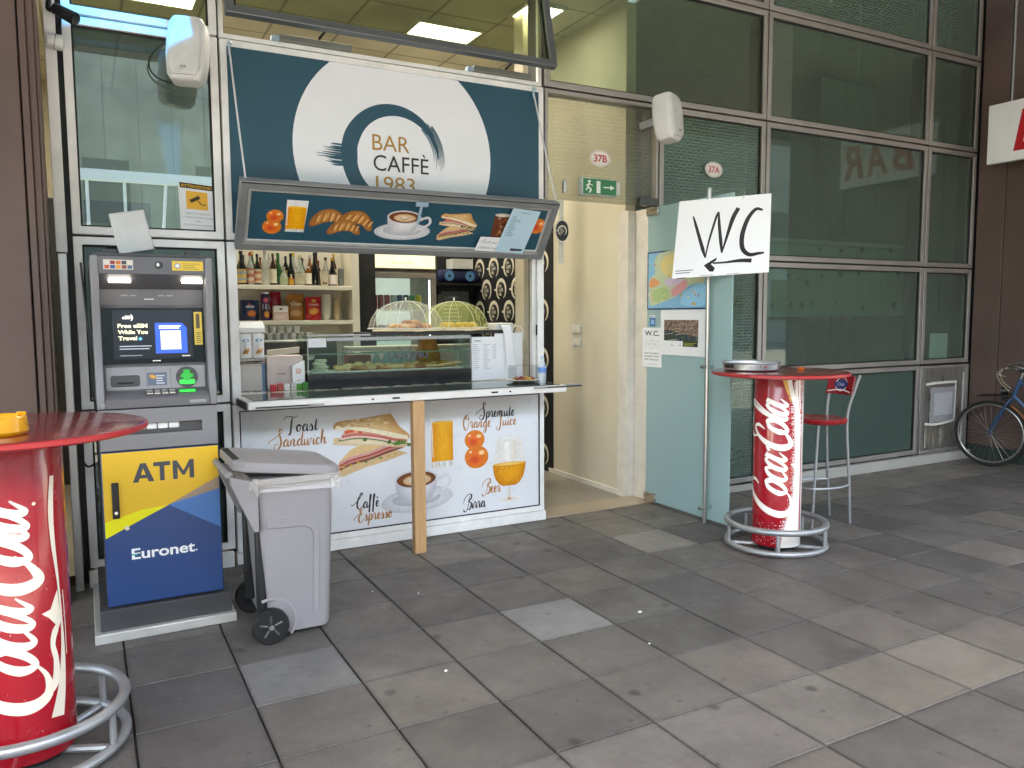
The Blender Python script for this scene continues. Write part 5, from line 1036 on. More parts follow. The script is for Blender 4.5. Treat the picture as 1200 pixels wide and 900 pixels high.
def f_wc(q, W, H):
    q.text('W.C.', W * .5, H * .80, H * .12, '16171a', 'C', bold=.02, width=W * .75); q.stroke(arc(W * .5, H * .58, W * .14, 0, 330, 16), .0022, '6a6c70', 0, True); q.text('FREE', W * .5, H * .57, .009, '6a6c70', 'C')
    for s in (-1, 1): q.stroke([(W * (.5 + s * .16), H * .58), (W * (.5 + s * .4), H * .70), (W * (.5 + s * .36), H * .58), (W * (.5 + s * .4), H * .46), (W * (.5 + s * .16), H * .58)], .0022, '8a8c90', 0)
    for i, s in enumerate(('BUY A CANDY', '& ENJOY WITH', 'FOR YOUR DAY')): q.text(s, W * .5, H * (.33 - .08 * i), .013, '2a2c30', 'C', bold=.01, width=W * .72)
    q.lines(W * .2, W * .8, H * .07, H * .09, 1, '9a9ca0', .5, .1)
doorsheet('toilet_notice', 'small white W.C. notice at the hinge edge of the glass door', 'notice', 1.225, 1.483, .972, 1.158, f_wc)
def f_blue(q, W, H): q.rect(0, W, 0, H * .78, '3a6ea8'); q.rect(W * .2, W * .8, H * .15, H * .6, '8fb6dc'); q.lines(W * .1, W * .9, H * .85, H * .95, 1, '30343a', .5, .1)
doorsheet('blue_sticker', 'tiny blue and white sticker above the W.C. notice', 'sticker', 1.13, 1.585, 1.055, 1.498, f_blue)
# hand painted WC sheet hung from the top of the handle, turned to the viewer
cw = Vector((3.066, .206, 2.131)); rt = Vector((.735, -.678, 0)); up = Vector((0, 0, 1)); hw_, hh_ = .32, .278
q4 = [cw - rt * (hw_ - .012) + up * hh_, cw + rt * (hw_ + .006) + up * (hh_ + .03), cw + rt * (hw_ - .0) - up * (hh_ - .035), cw - rt * (hw_ + .035) - up * hh_]
def f_big(q, W, H):
    K = '1c1a20'; P = lambda *a: [(x * W, y * H) for x, y in a]
    q.stroke(P((.17, .79), (.21, .66), (.30, .36), (.335, .24)), [.010, .02, .026, .008], K, 6); q.stroke(P((.335, .24), (.36, .45), (.42, .75), (.445, .82)), [.008, .014, .018, .012], K, 6)
    q.stroke(P((.445, .82), (.46, .65), (.49, .42), (.505, .29)), [.012, .022, .024, .010], K, 6); q.stroke(P((.505, .29), (.55, .5), (.60, .72), (.655, .85)), [.010, .02, .032, .03], K, 6)
    q.stroke(P((.915, .80), (.84, .815), (.76, .70), (.71, .50), (.72, .33), (.79, .245), (.88, .25), (.945, .255)), [.014, .024, .03, .034, .032, .028, .022, .012], K, 6)
    q.stroke(P((.82, .165), (.70, .175), (.55, .165), (.42, .165)), [.03, .024, .014, .012], K, 6); q.poly(P((.325, .145), (.455, .235), (.455, .20), (.40, .155), (.445, .10), (.43, .055), (.39, .06)), K)
    q.lines(W * .03, W * .22, H * .06, H * .12, 2, '5a5c62', .35, .2); q.lines(W * .3, W * .7, H * .012, H * .03, 1, '6a6c70', .3, .1)
    q.rect(W * .05, W * .15, -.004, .002, '2a2c30')
wcs = sheet('toilet_sign', 'white sheet hand painted WC with arrow, hung on the door handle', 'sign', q4, f_big, .003, curl=.01)
for s in (-.11, .13):
    pt = cw + rt * s + up * (hh_ + .015)
    O('hanging_wire', T_([pt + up * -.03, pt + up * .05 + rt * -.01 * s, Vector((3.09, .37, 2.49))], .0022, 5, smooth=4), steel, wcs)
# ------------------------------------------------------------------ number ovals, exit sign, logo sign, switches
def oval(txt, x, z, label):
    t = thing('number_plate', label, 'number plate', (x, 1.09, z - .06), 'oval house number plates')
    O('plate', extr(bmesh.new(), [(x + .098 * math.cos(a), z + .066 * math.sin(a)) for a in [R(8 * i) for i in range(45)]], XZ(1.093), .0, .005), mat('white enamel', 'e6e2da', .3), t, bevel=.002)
    p = Pr(lambda u, v, d: Vector((u, 1.0925 - d, v))); p.stroke([(x + .089 * math.cos(a), z + .058 * math.sin(a)) for a in [R(8 * i) for i in range(45)]], .003, '8a4a4c', 0, True)
    p.text(txt, x, z - .025, .052, 'b02a3c', 'C', bold=.03, width=.125); p.build('digits', t, prn)
oval('37B', 2.614, 2.81, 'oval number plate 37B on the transom over the doorway'); oval('37A', 3.785, 2.82, 'oval number plate 37A on the dashed glass panel')
ex = thing('exit_sign', 'green and white emergency exit box fixed under the 37B plate', 'exit sign', (2.57, 1.07, 2.515))
O('box', B((2.405, 2.735, 1.035, 1.098, 2.515, 2.645)), mat('pale grey sign box', 'bcc4bc', .5), ex, bevel=.006)
p = Pr(lambda u, v, d: Vector((2.405 + (u - 2.70) * 1.03, 1.0345 - d, 2.515 + (v - 2.55) * .684))); p.rect(2.71, 3.01, 2.56, 2.73, '2f7a4e'); p.ell(2.765, 2.70, .013, .013, 'eef4ee'); p.stroke([(2.765, 2.685), (2.755, 2.64), (2.78, 2.61), (2.765, 2.575)], .013, 'eef4ee', 4); p.stroke([(2.735, 2.65), (2.765, 2.67), (2.795, 2.655)], .009, 'eef4ee', 4); p.stroke([(2.755, 2.64), (2.735, 2.60)], .011, 'eef4ee', 0); p.rect(2.83, 2.865, 2.575, 2.71, 'eef4ee'); p.stroke([(2.89, 2.645), (2.985, 2.645)], .014, 'eef4ee', 0); p.poly([(2.995, 2.645), (2.955, 2.675), (2.955, 2.615)], 'eef4ee'); p.build('pictogram', ex, prn)
O('mount', B((2.74, 2.775, 1.05, 1.098, 2.53, 2.63)), whitep, ex, bevel=.004)
lg = thing('logo_hanging_sign', 'clear plastic projecting sign with round black bar logo by the doorway', 'sign', (2.26, 1.06, 2.0))
O('strap', B((2.235, 2.275, 1.094, 1.0985, 1.99, 2.47)), mat('milky clear plastic', 'cfd2c8', .25, alpha=.6), lg)
O('disc', extr(bmesh.new(), [(2.255 + .062 * math.cos(R(10 * i)), 2.235 + .085 * math.sin(R(10 * i))) for i in range(36)], XZ(1.08), .0, .008), whitep, lg, bevel=.002)
p = Pr(lambda u, v, d: Vector((u, 1.0795 - d, v))); p.ell(2.255, 2.235, .056, .078, '1c1d20'); logo_ring(p, 2.255, 2.235, .045); p.build('logo', lg, prn)
cl = one('door_clip', B((2.262, 2.285, 1.065, 1.0985, 2.52, 2.62)), chrome, 'small steel clip on the transom beside the exit sign', 'clip', bevel=.004)
for k, z in enumerate((1.455, 1.335)):
    t = thing('light_switch', ('upper', 'lower')[k] + ' of two light switches on the beige corridor wall', 'switch', (3.10, 2.18, z), 'corridor light switches')
    O('plate', B((3.106, 3.1148, 2.12, 2.27, z - .04, z + .04)), whitep, t, bevel=.003); O('rocker', B((3.101, 3.1058, 2.15, 2.19, z - .022, z + .022)), cream, t, bevel=.002); O('rocker', B((3.101, 3.1058, 2.20, 2.24, z - .022, z + .022)), cream, t, bevel=.002)
# ------------------------------------------------------------------ loudspeakers, floodlight, sensor
def speaker(cx, cy_, cz, yaw, tilt, label):
    t = thing('loudspeaker', label, 'loudspeaker', (cx, cy_, cz), 'white wall loudspeakers', rot=(R(tilt), R(3), R(yaw)))
    rings = []
    for z, a, b in ((-.185, .05, .045), (-.18, .078, .06), (-.15, .098, .08), (-.05, .108, .09), (.06, .108, .09), (.14, .10, .085), (.175, .082, .07), (.183, .06, .05)):
        rings.append([(u, v + (.0 if v < 0 else -.0), z) for u, v in rrect(-a, a, -b * 1.05, b, min(a, b) * .55, 5)])
    O('cabinet', loft(bmesh.new(), rings), whitep, t)
    rings = [[(u, v, z) for u, v in rrect(-a, a, -b, -.05, .02, 3)] for z, a, b in ((-.16, .07, .088), (-.12, .088, .094), (.0, .093, .098), (.12, .088, .095), (.155, .072, .088))]
    O('grille', loft(bmesh.new(), rings), mat('pale speaker grille', 'c6c8c8', .6, bump=.25, bscale=500), t)
    O('badge', B((-.016, .016, -.101, -.0985, -.125, -.117)), chrome, t)
    O('bracket', B((-.03, .03, .08, .235, -.03, .03)), steel, t, bevel=.004)
    return t
speaker(-.402, .865, 3.105, -20, -6, 'white loudspeaker with cable mounted over the left window'); speaker(3.09, .87, 3.12, 22, -8, 'white loudspeaker mounted on the mullion over the glass door')
one('speaker_cable', T_([(-.44, .98, 3.24), (-.52, 1.06, 3.19), (-.59, 1.085, 3.10), (-.575, 1.085, 3.02), (-.49, 1.06, 2.975), (-.44, .97, 2.985)], .0045, 6, smooth=6), blackp, 'thin black cable looping from the left loudspeaker', 'cable')
fll = thing('floodlight', 'small black floodlight clamped at the top of the left post', 'floodlight', (-1.06, 1.0, 3.2))
O('body', Y_((-1.06, .99, 3.275), (-.965, .93, 3.215), .03, .036, 18), blackp, fll); O('lens', Y_((-.964, .9295, 3.2145), (-.960, .927, 3.212), .032, n=18), mat('dark lens', '20262c', .1), fll); O('arm', T_([(-1.085, 1.02, 3.34), (-1.09, 1.0, 3.27), (-1.06, .99, 3.275)], .013, 8, smooth=4), blackp, fll)
sn = thing('motion_sensor', 'white cylindrical sensor on the left post under the floodlight', 'sensor', (-1.08, 1.0, 3.05))
O('body', Y_((-1.10, .99, 3.10), (-1.025, .985, 3.092), .042, n=22), whitep, sn); O('band', Y_((-1.07, .988, 3.097), (-1.064, .988, 3.096), .0435, n=22), steel, sn); O('strap', T_([(-1.045, 1.02, 3.13), (-1.035, 1.03, 3.25)], .008, 6), blackp, sn)
# warning notice inside the left window
def f_att(q, W, H):
    q.rect(0, W, 0, H, 'dfe3e6'); q.rect(W * .04, W * .96, H * .88, H * .99, '2e2a20'); q.text('ATTENZIONE!', W * .5, H * .905, H * .055, 'd8a830', 'C', bold=.02, width=W * .86)
    q.rect(W * .2, W * .8, H * .45, H * .83, 'e6b042'); q.poly([(W * .28, H * .64), (W * .55, H * .75), (W * .60, H * .69), (W * .34, H * .58)], '3a3226'); q.stroke([(W * .5, H * .66), (W * .62, H * .56), (W * .74, H * .56)], .006, '3a3226', 0)
    for i, s in enumerate(('AREA SOTTOPOSTA', 'A VIDEOSORVEGLIANZA', 'PER', 'MOTIVI DI SICUREZZA')): q.text(s, W * .5, H * (.34 - .08 * i), .011, '8a9096', 'C', width=W * (.7, .85, .15, .8)[i])
sheet('warning_notice', 'white and orange ATTENZIONE camera notice in the left window', 'notice', [(-.458, 1.133, 2.415), (-.252, 1.133, 2.40), (-.247, 1.133, 2.118), (-.452, 1.133, 2.125)], f_att)
# ------------------------------------------------------------------ hanging BAR sign beside the right pier
bs = thing('hanging_bar_sign', 'white double sided sign with red letters hung before the right pier', 'sign', (7.3, .24, 3.1))
O('box', B((7.275, 7.33, -.40, .865, 3.11, 3.705)), whitep, bs, bevel=.008)
p = Pr(lambda u, v, d: Vector((7.2745 - d, -u, v)))
p.rect(-.86, .395, 3.115, 3.70, 'f0f0f0')
for i, c in enumerate('BAR'): p.text(c, -.60 + i * .33, 3.22, .37, 'c01824', bold=.03, shear=.2, width=.28)
p.build('lettering', bs, prn)
for y in (-.2, .65): O('hanger', Y_((7.302, y, 3.706), (7.302, y, 5.448), .012, n=8), steel, bs)
# ------------------------------------------------------------------ bicycle leaning at the right pier
BK_ = thing('bicycle', 'blue city bicycle leaning against the maroon pier, front wheel in view', 'bicycle', (7.235, .665, 0), rot=(R(2.5), 0, math.atan2(-.975, .22)))
blue = mat('blue bicycle paint', '27486c', .4, .2, var=.1, coat=.3); rub = mat('tyre rubber', '1b1a19', .8, var=.15); rimm = mat('dull rim alloy', '8e8c88', .35, .85)
def xz(pts): return [(a, 0, b) for a, b in pts]
WR = .345
def wheel(x):
    cyc = [(x + (WR - .018) * math.cos(t), 0, WR + (WR - .018) * math.sin(t)) for t in [2 * math.pi * i / 56 for i in range(56)]]
    wl = O('wheel', T_([(x + (WR - .04) * math.cos(t), 0, WR + (WR - .04) * math.sin(t)) for t in [2 * math.pi * i / 56 for i in range(56)]], .012, 8, True), rimm, BK_)
    O('tyre', T_(cyc, .018, 10, True), rub, wl); O('hub', Y_((x, -.045, WR), (x, .045, WR), .02, n=14), rimm, wl)
    for i in range(28):
        a = 2 * math.pi * i / 28; s = .03 if i % 2 else -.03; b = a + (.5 if i % 4 < 2 else -.5)
        O('spoke', T_([(x + .018 * math.cos(b), s, WR + .018 * math.sin(b)), (x + (WR - .045) * math.cos(a), 0, WR + (WR - .045) * math.sin(a))], .0013, 4), rimm, wl)
wheel(0); wheel(1.06)
fk = O('fork', T_([(.0, -.05, WR), (.04, -.055, .46), (.15, -.05, .66), (.185, -.03, .72)], .011, 8, smooth=4), blue, BK_); O('fork_blade', T_([(.0, .05, WR), (.04, .055, .46), (.15, .05, .66), (.185, .03, .72)], .011, 8, smooth=4), blue, BK_)
O('head_tube', Y_((.185, 0, .70), (.262, 0, .93), .021, n=14), blue, BK_)
O('down_tube', Y_((.20, 0, .755), (.64, 0, .29), .018, n=12), blue, BK_); O('top_tube', Y_((.248, 0, .885), (.80, 0, .72), .015, n=12), blue, BK_); O('seat_tube', Y_((.64, 0, .28), (.83, 0, .84), .017, n=12), blue, BK_)
for s in (-.05, .05): O('chain_stay', T_([(.64, s * .4, .29), (1.06, s, WR)], .010, 8), blue, BK_); O('seat_stay', T_([(.80, s * .4, .74), (1.06, s, WR)], .009, 8), blue, BK_)
O('seat_post', Y_((.82, 0, .82), (.865, 0, .95), .013, n=10), rimm, BK_)
O('saddle', loft(bmesh.new(), [[(.68 + k * .06, y * wv, .955 + dz) for y, dz in ((-1, .0), (-.8, .03), (0, .045), (.8, .03), (1, 0), (0, -.02))] for k, wv in enumerate((.02, .03, .05, .08, .09))]), mat('worn brown saddle', '3a2a20', .5), BK_)
O('stem', T_([(.26, 0, .93), (.29, 0, 1.03), (.22, 0, 1.05)], .012, 8), rimm, BK_)
O('handlebar', T_([(.40, -.28, 1.03), (.27, -.27, 1.06), (.20, -.16, 1.075), (.215, 0, 1.05), (.20, .16, 1.075), (.27, .27, 1.06), (.40, .28, 1.03)], .0115, 10, smooth=5), rimm, BK_)
for s in (-1, 1):
    O('grip', T_([(.42, s * .28, 1.025), (.31, s * .275, 1.05)], .017, 10), blackp, BK_); O('brake_lever', T_([(.24, s * .25, 1.05), (.16, s * .25, 1.045), (.14, s * .245, .99), (.20, s * .24, .97)], .006, 6, smooth=4), rimm, BK_)
O('brake_cable', T_([(.16, -.22, 1.04), (.08, -.12, .98), (.10, -.05, .88), (.17, -.03, .80)], .004, 6, smooth=5), mat('cream cable', 'b8ab90', .6), BK_); O('brake_cable', T_([(.16, .22, 1.04), (.06, .10, 1.0), (.09, .02, .90), (.17, .02, .82)], .004, 6, smooth=5), MATS['cream cable'], BK_)
def arcw(x, r, a0, a1, n): return [(x + r * math.cos(R(a0 + (a1 - a0) * i / (n - 1))), 0, WR + r * math.sin(R(a0 + (a1 - a0) * i / (n - 1)))) for i in range(n)]
def fender(name, x, a0, a1, m):
    bm = bmesh.new(); P = arcw(x, WR + .016, a0, a1, 22); rows = [[bm.verts.new((p_[0] + (WR and 0), y, p_[2] - abs(y) * .25)) for y in (-.03, -.018, 0, .018, .03)] for p_ in P]
    for a, b in zip(rows, rows[1:]):
        for i in range(4): bm.faces.new((a[i], a[i + 1], b[i + 1], b[i]))
    o = O(name, bm, m, BK_); md = o.modifiers.new('t', 'SOLIDIFY'); md.thickness = .002
fender('front_fender', 0, -18, 60, mat('rusty brown mudguard', '8a5a36', .5, .2, var=.3, scale=20)); fender('rear_fender', 1.06, 10, 175, MATS['rusty brown mudguard'])
O('headlamp', lathe(bmesh.new(), [(0, -.03), (.03, -.025), (.042, .02), (.045, .035), (.0, .03)], n=18, M=Matrix.Translation((.13, 0, .80)) @ Matrix.Rotation(R(-90), 4, 'Y')), blackp, BK_)
O('brake_caliper', B((.10, .20, -.04, .04, .70, .735)), blackp, BK_, bevel=.01)
O('front_carrier', T_([(-.12, -.05, .735), (.17, -.05, .76), (.17, .05, .76), (-.12, .05, .735)], .007, 6, True), blackp, BK_)
O('chainring', lathe(bmesh.new(), [(.06, -.003), (.095, -.003), (.095, .003), (.06, .003)], n=30, M=Matrix.Translation((.64, -.05, .29)) @ Matrix.Rotation(R(90), 4, 'X')), rimm, BK_)
for s in (-1, 1): O('crank', T_([(.64, s * .06, .29), (.64 + s * .12, s * .075, .29 - s * .12)], .009, 8), rimm, BK_); O('pedal', B((.60 + s * .12, .68 + s * .12, s * .13 - .045, s * .13 + .045, .28 - s * .12, .30 - s * .12)), blackp, BK_, bevel=.004)
O('chain', T_([(.64, -.05, .385), (1.06, -.05, WR + .035), (1.06, -.05, WR - .035), (.64, -.05, .195)], .004, 5), rub, BK_)
O('kickstand', T_([(.70, .04, .26), (.80, .14, .02)], .008, 6), rimm, BK_)
# ------------------------------------------------------------------ behind the office glass: luggage trolley, spotted roller blind, cupboards
brass = mat('brass tube', 'b08a3c', .28, .9, var=.1)
tl = thing('luggage_trolley', 'brass luggage trolley behind the dashed glass panel', 'trolley', (4.35, 1.75, 0))
O('deck', B((3.85, 4.85, 1.45, 2.05, .17, .21)), mat('dark carpet deck', '3a2f28', .9), tl, bevel=.01); O('rim', T_([(3.85, 1.45, .20), (4.85, 1.45, .20), (4.85, 2.05, .20), (3.85, 2.05, .20)], .022, 8, True), brass, tl)
O('rim', T_([(3.85, 1.44, .27), (4.85, 1.44, .27)], .012, 8), brass, tl)
for x in (3.9, 4.8):
    O('hoop', T_([(x, 1.48, .2), (x, 1.48, 1.3), (x, 1.55, 1.6), (x, 1.75, 1.72), (x, 1.95, 1.6), (x, 2.02, 1.3), (x, 2.02, .2)], .016, 8, smooth=4), brass, tl)
    for y in (1.5, 2.0): O('castor', lathe(bmesh.new(), [(0, -.02), (.07, -.018), (.075, 0), (.07, .018), (0, .02)], (0, 0, 0), 20, Matrix.Translation((x, y, .076)) @ Matrix.Rotation(R(90), 4, 'X')), rub, tl)
O('hanging_rail', Y_((3.9, 1.75, 1.72), (4.8, 1.75, 1.72), .014, n=10), brass, tl)
bl = thing('spotted_blind', 'pale green blind with dark spots behind the office window', 'blind', (6.6, 2.05, 1.5))
O('cloth', B((5.2, 7.72, 2.03, 2.036, 1.56, 2.36)), mat('pale green blind cloth', '8fae9c', .8, var=.06), bl)
p = Pr(lambda u, v, d: Vector((u, 2.029 - d, v))); rm = random.Random(21)
for x, z in ((5.72, 2.0), (5.87, 1.96), (6.02, 1.93), (6.25, 2.0), (6.55, 2.04), (6.85, 2.05), (7.25, 1.95), (7.55, 2.06), (5.5, 1.68), (5.78, 1.68), (5.95, 1.68), (6.1, 1.70), (6.5, 1.70), (6.95, 1.66), (7.5, 1.68), (6.2, 2.3), (6.55, 2.3), (6.9, 2.32), (7.4, 2.33)):
    s = rm.uniform(.02, .05); p.shape([(x + s * rm.uniform(.5, 1.1) * math.cos(R(60 * k)), z + s * rm.uniform(.6, 1.2) * math.sin(R(60 * k))) for k in range(6)], '4e6256')
p.build('spots', bl, prm); O('roller', Y_((5.2, 2.033, 2.37), (7.72, 2.033, 2.37), .03, n=12), ggw, bl)
for k, (x0, x1, z1) in enumerate(((3.6, 4.35, 1.9), (4.4, 6.2, 1.2), (7.9, 8.9, 2.3))):
    t = thing('office_cupboard', ('tall dim grey cupboard behind the dashed glass', 'low dim grey cupboard behind the spotted blind', 'dim grey cupboard behind the narrow right window')[k], 'cupboard', ((x0 + x1) / 2, 3.9, 0), 'office cupboards')
    O('carcass', B((x0, x1, 3.7, 4.4, 0, z1)), mat('dim cupboard grey', '98a29b', .6), t)
    for i in range(2): O('door', B((x0 + .01 + i * (x1 - x0) / 2, x0 - .01 + (i + 1) * (x1 - x0) / 2, 3.675, 3.699, .06, z1 - .02)), MATS['dim cupboard grey'], t, bevel=.003)
pb = one('printed_banner', B((6.0, 6.9, 1.9, 1.905, 3.42, 4.1)), mat('grey sheer curtain', '6f8078', .8), 'grey sheer curtain hanging inside the upper office window', 'curtain')
# litter on the pavement
lw = mat('white litter paper', 'dcdcda', .8)
for k, (x, y, s) in enumerate(((1.55, -.83, .013), (1.34, -1.18, .009), (.36, -.97, .010), (.62, .02, .009), (.40, .18, .006))):
    bm = bmesh.new(); rl = random.Random(k); vs_ = [bm.verts.new((x + s * math.cos(R(72 * i)) * rl.uniform(.6, 1.3), y + s * math.sin(R(72 * i)) * rl.uniform(.6, 1.3), .0035 + s * .5 * rl.random())) for i in range(5)]; c_ = bm.verts.new((x, y, .006 + s * .6)); d_ = bm.verts.new((x, y, .003))
    for i in range(5): bm.faces.new((vs_[i], vs_[(i + 1) % 5], c_)); bm.faces.new((vs_[(i + 1) % 5], vs_[i], d_))
    one('litter_scrap', bm, lw, ('white paper scrap in the middle of the pavement', 'white pellet of litter nearest the viewer on a slab joint', 'white scrap in front of the pale slab near the bin', 'tiny white scrap right of the bin', 'smallest white scrap beside the wooden post')[k], 'litter', 'paper litter on the slabs', ang=5)
ORD = ('first', 'second', 'third', 'fourth', 'fifth', 'sixth', 'seventh', 'eighth', 'ninth', 'tenth', 'eleventh', 'twelfth', 'thirteenth', 'fourteenth', 'fifteenth', 'sixteenth', 'seventeenth')
# ------------------------------------------------------------------ inside the bar: shelf unit with bottles and snacks
sh = thing('shelf_unit', 'cream shelf unit with bottles and snacks on the left inside the hatch', 'shelf', (.35, 2.6, 0))
O('back_panel', B((-.5, 1.0, 2.72, 2.74, 0, 2.6)), cream, sh); O('side_panel', B((1.0, 1.062, 2.40, 2.74, 0, 2.6)), cream, sh, bevel=.003)
for z in (1.845, 1.560, 1.10): O('shelf_board', B((-.5, .999, 2.40, 2.719, z - .035, z)), cream, sh, bevel=.003)
def gl_(name, col, a=.75): return mat(name, col, .08, 0, var=.05, alpha=a, rvar=.03, spec=.7)
bot = {'green': gl_('green bottle glass', '1f5a2c', .8), 'dark': gl_('dark bottle glass', '17110d', .95), 'clear': gl_('clear bottle glass', 'b9bdb4', .55), 'amber': gl_('amber liquor glass', '8a4f1a', .85), 'black': gl_('black bottle glass', '0b0b0d', 1), 'brown': gl_('brown bottle glass', '3a1d10', .92)}
ZS = 1.8455
def bottle(x, y, h, r, kind, cap, lab, label, neck=.36, z0=ZS, stripe=None, grp='bottles on the top shelf'):
    t = thing('bottle', label, 'bottle', (x, y, z0), grp)
    hs = h * (1 - neck)
    O('body', L_([(0, z0), (r * .92, z0), (r, z0 + .006), (r, z0 + hs * .88), (r * .8, z0 + hs), (r * .36, z0 + hs + (h - hs) * .4), (r * .32, z0 + h * .93), (0, z0 + h * .93)], (x, y, 0), 18), bot[kind], t)
    O('cap', Y_((x, y, z0 + h * .90), (x, y, z0 + h), r * .40, n=12), mat('cap ' + cap, cap, .4, .3), t)
    if lab:
        f = lambda u, v, d: Vector((x + (r + .0006 + d) * math.sin(u / r), y - (r + .0006 + d) * math.cos(u / r), v))
        p = Pr(f); p.grid(-r * 1.4, r * 1.4, z0 + hs * .12, z0 + hs * .80, 12, 4, lambda a, b: lab if not stripe or int(b * 4) % 2 == 0 else stripe); p.text('%s' % label.split()[0].upper()[:0], 0, 0, .01, '222222'); p.lines(-r * .7, r * .7, z0 + hs * .3, z0 + hs * .6, 3, '4a3f36', .35, .3); p.build('label', t, prm)
    return t
bottle(.125, 2.50, .27, .038, 'dark', '2a2420', 'd8a83c', 'squat dark bottle with yellow and blue label, leftmost on the top shelf', stripe='7a9aa8', neck=.42)
bottle(.195, 2.50, .26, .028, 'clear', 'a02420', 'a8302c', 'clear bottle with red cap and red label on the top shelf', stripe='c9c3ae')
bottle(.250, 2.50, .25, .026, 'dark', '1a1a1a', 'd9d0b6', 'slim dark bottle with cream label beside the red capped one', stripe='a8512c')
bottle(.310, 2.50, .28, .030, 'clear', '8a8a88', None, 'tall clear glass bottle without label on the top shelf')
bottle(.378, 2.52, .26, .027, 'brown', '5a2a20', 'd3ccb4', 'brown bottle with cream label left of the green bottle')
bottle(.436, 2.60, .27, .036, 'green', '1f6a30', None, 'bright green bottle standing behind the small flask', neck=.5)
bottle(.452, 2.47, .15, .032, 'clear', 'b7b79a', '9aa884', 'short clear flask in front of the green bottle', neck=.45)
bottle(.510, 2.47, .09, .022, 'amber', 'f0f0ee', 'c8912c', 'tiny amber bottle with white cap on the top shelf', neck=.3)
bottle(.540, 2.60, .27, .030, 'black', '1a1a1a', None, 'tall black bottle behind the tiny amber one', neck=.5)
bottle(.592, 2.49, .25, .040, 'clear', 'c9c0a0', 'b8b29a', 'ornate clear bottle with pale label in the shelf middle', neck=.5)
bottle(.655, 2.48, .16, .026, 'amber', 'e8e4d8', 'e8e2d2', 'small whisky bottle with large white label on the top shelf', neck=.2)
bottle(.728, 2.56, .28, .033, 'black', '141414', None, 'tall black bottle left of the paper cup', neck=.45)
bottle(.760, 2.62, .29, .028, 'brown', '2c2c2c', None, 'tall brown bottle behind the paper cup', neck=.5)
bottle(.862, 2.50, .235, .036, 'black', 'c08a3c', 'e8ddd6', 'black sparkling wine bottle with gold foil neck', neck=.5)
kinds_ = ('clear', 'dark', 'green', 'amber', 'clear', 'brown', 'black', 'clear', 'green', 'amber', 'dark', 'clear', 'brown'); capc = ('8a2420', '2a2a2a', 'c9a24a', '5a2a20', 'b8b8b4')
for i in range(13): bottle(.10 + i * .068, 2.645 + .012 * (i % 2), .22 + .06 * ((i * 7) % 5) / 4, .025 + .004 * (i % 3), kinds_[i], capc[i % 5], ('c9c3ae', None, 'a8884a', 'd8d2c4')[i % 4], ORD[i] + ' bottle from the left in the back row of the top shelf', neck=.34 + .04 * (i % 3), grp='bottles in the back row')
cg = one('drink_can', L_([(0, ZS), (.022, ZS), (.025, ZS + .008), (.025, ZS + .14), (.02, ZS + .15), (0, ZS + .148)], (.935, 2.5, 0), 18), mat('grey patterned can', '7a7d78', .4, .4, var=.3, scale=60), 'slim grey can at the right end of the top shelf', 'can')
def papercup(x, y, z0, h, r0, r1, label, m=None, n=1, step=.012, grp=None):
    t = thing('paper_cup_stack' if n > 1 else 'paper_cup', label, 'cups', (x, y, z0), grp)
    for i in range(n): O('cup', L_([(0, z0 + i * step), (r0, z0 + i * step), (r1, z0 + h + i * step), (r1 + .002, z0 + h + .002 + i * step), (r1 - .002, z0 + h + i * step), (r0 - .003, z0 + .006 + i * step), (0, z0 + .005 + i * step)], (x, y, 0), 20), m or mat('white card cup', 'ddd8cc', .6), t)
    return t
c_ = papercup(.785, 2.47, ZS, .12, .026, .038, 'single paper cup standing between bottles on the top shelf', mat('kraft white cup', 'cfc6b2', .6)); O('mark', B((.765, .80, 2.442, 2.4435, ZS + .012, ZS + .035)), mat('brown print', '5a4a3a', .7), c_)
ZR = 1.5605
papercup(.800, 2.50, ZR, .075, .028, .040, 'tall stack of white paper cups on the snack shelf', n=13, step=.0115)
papercup(.892, 2.50, ZR, .06, .019, .027, 'slim stack of beige paper cups on the snack shelf', mat('beige card cup', 'd3bd94', .6), 13, .0105)
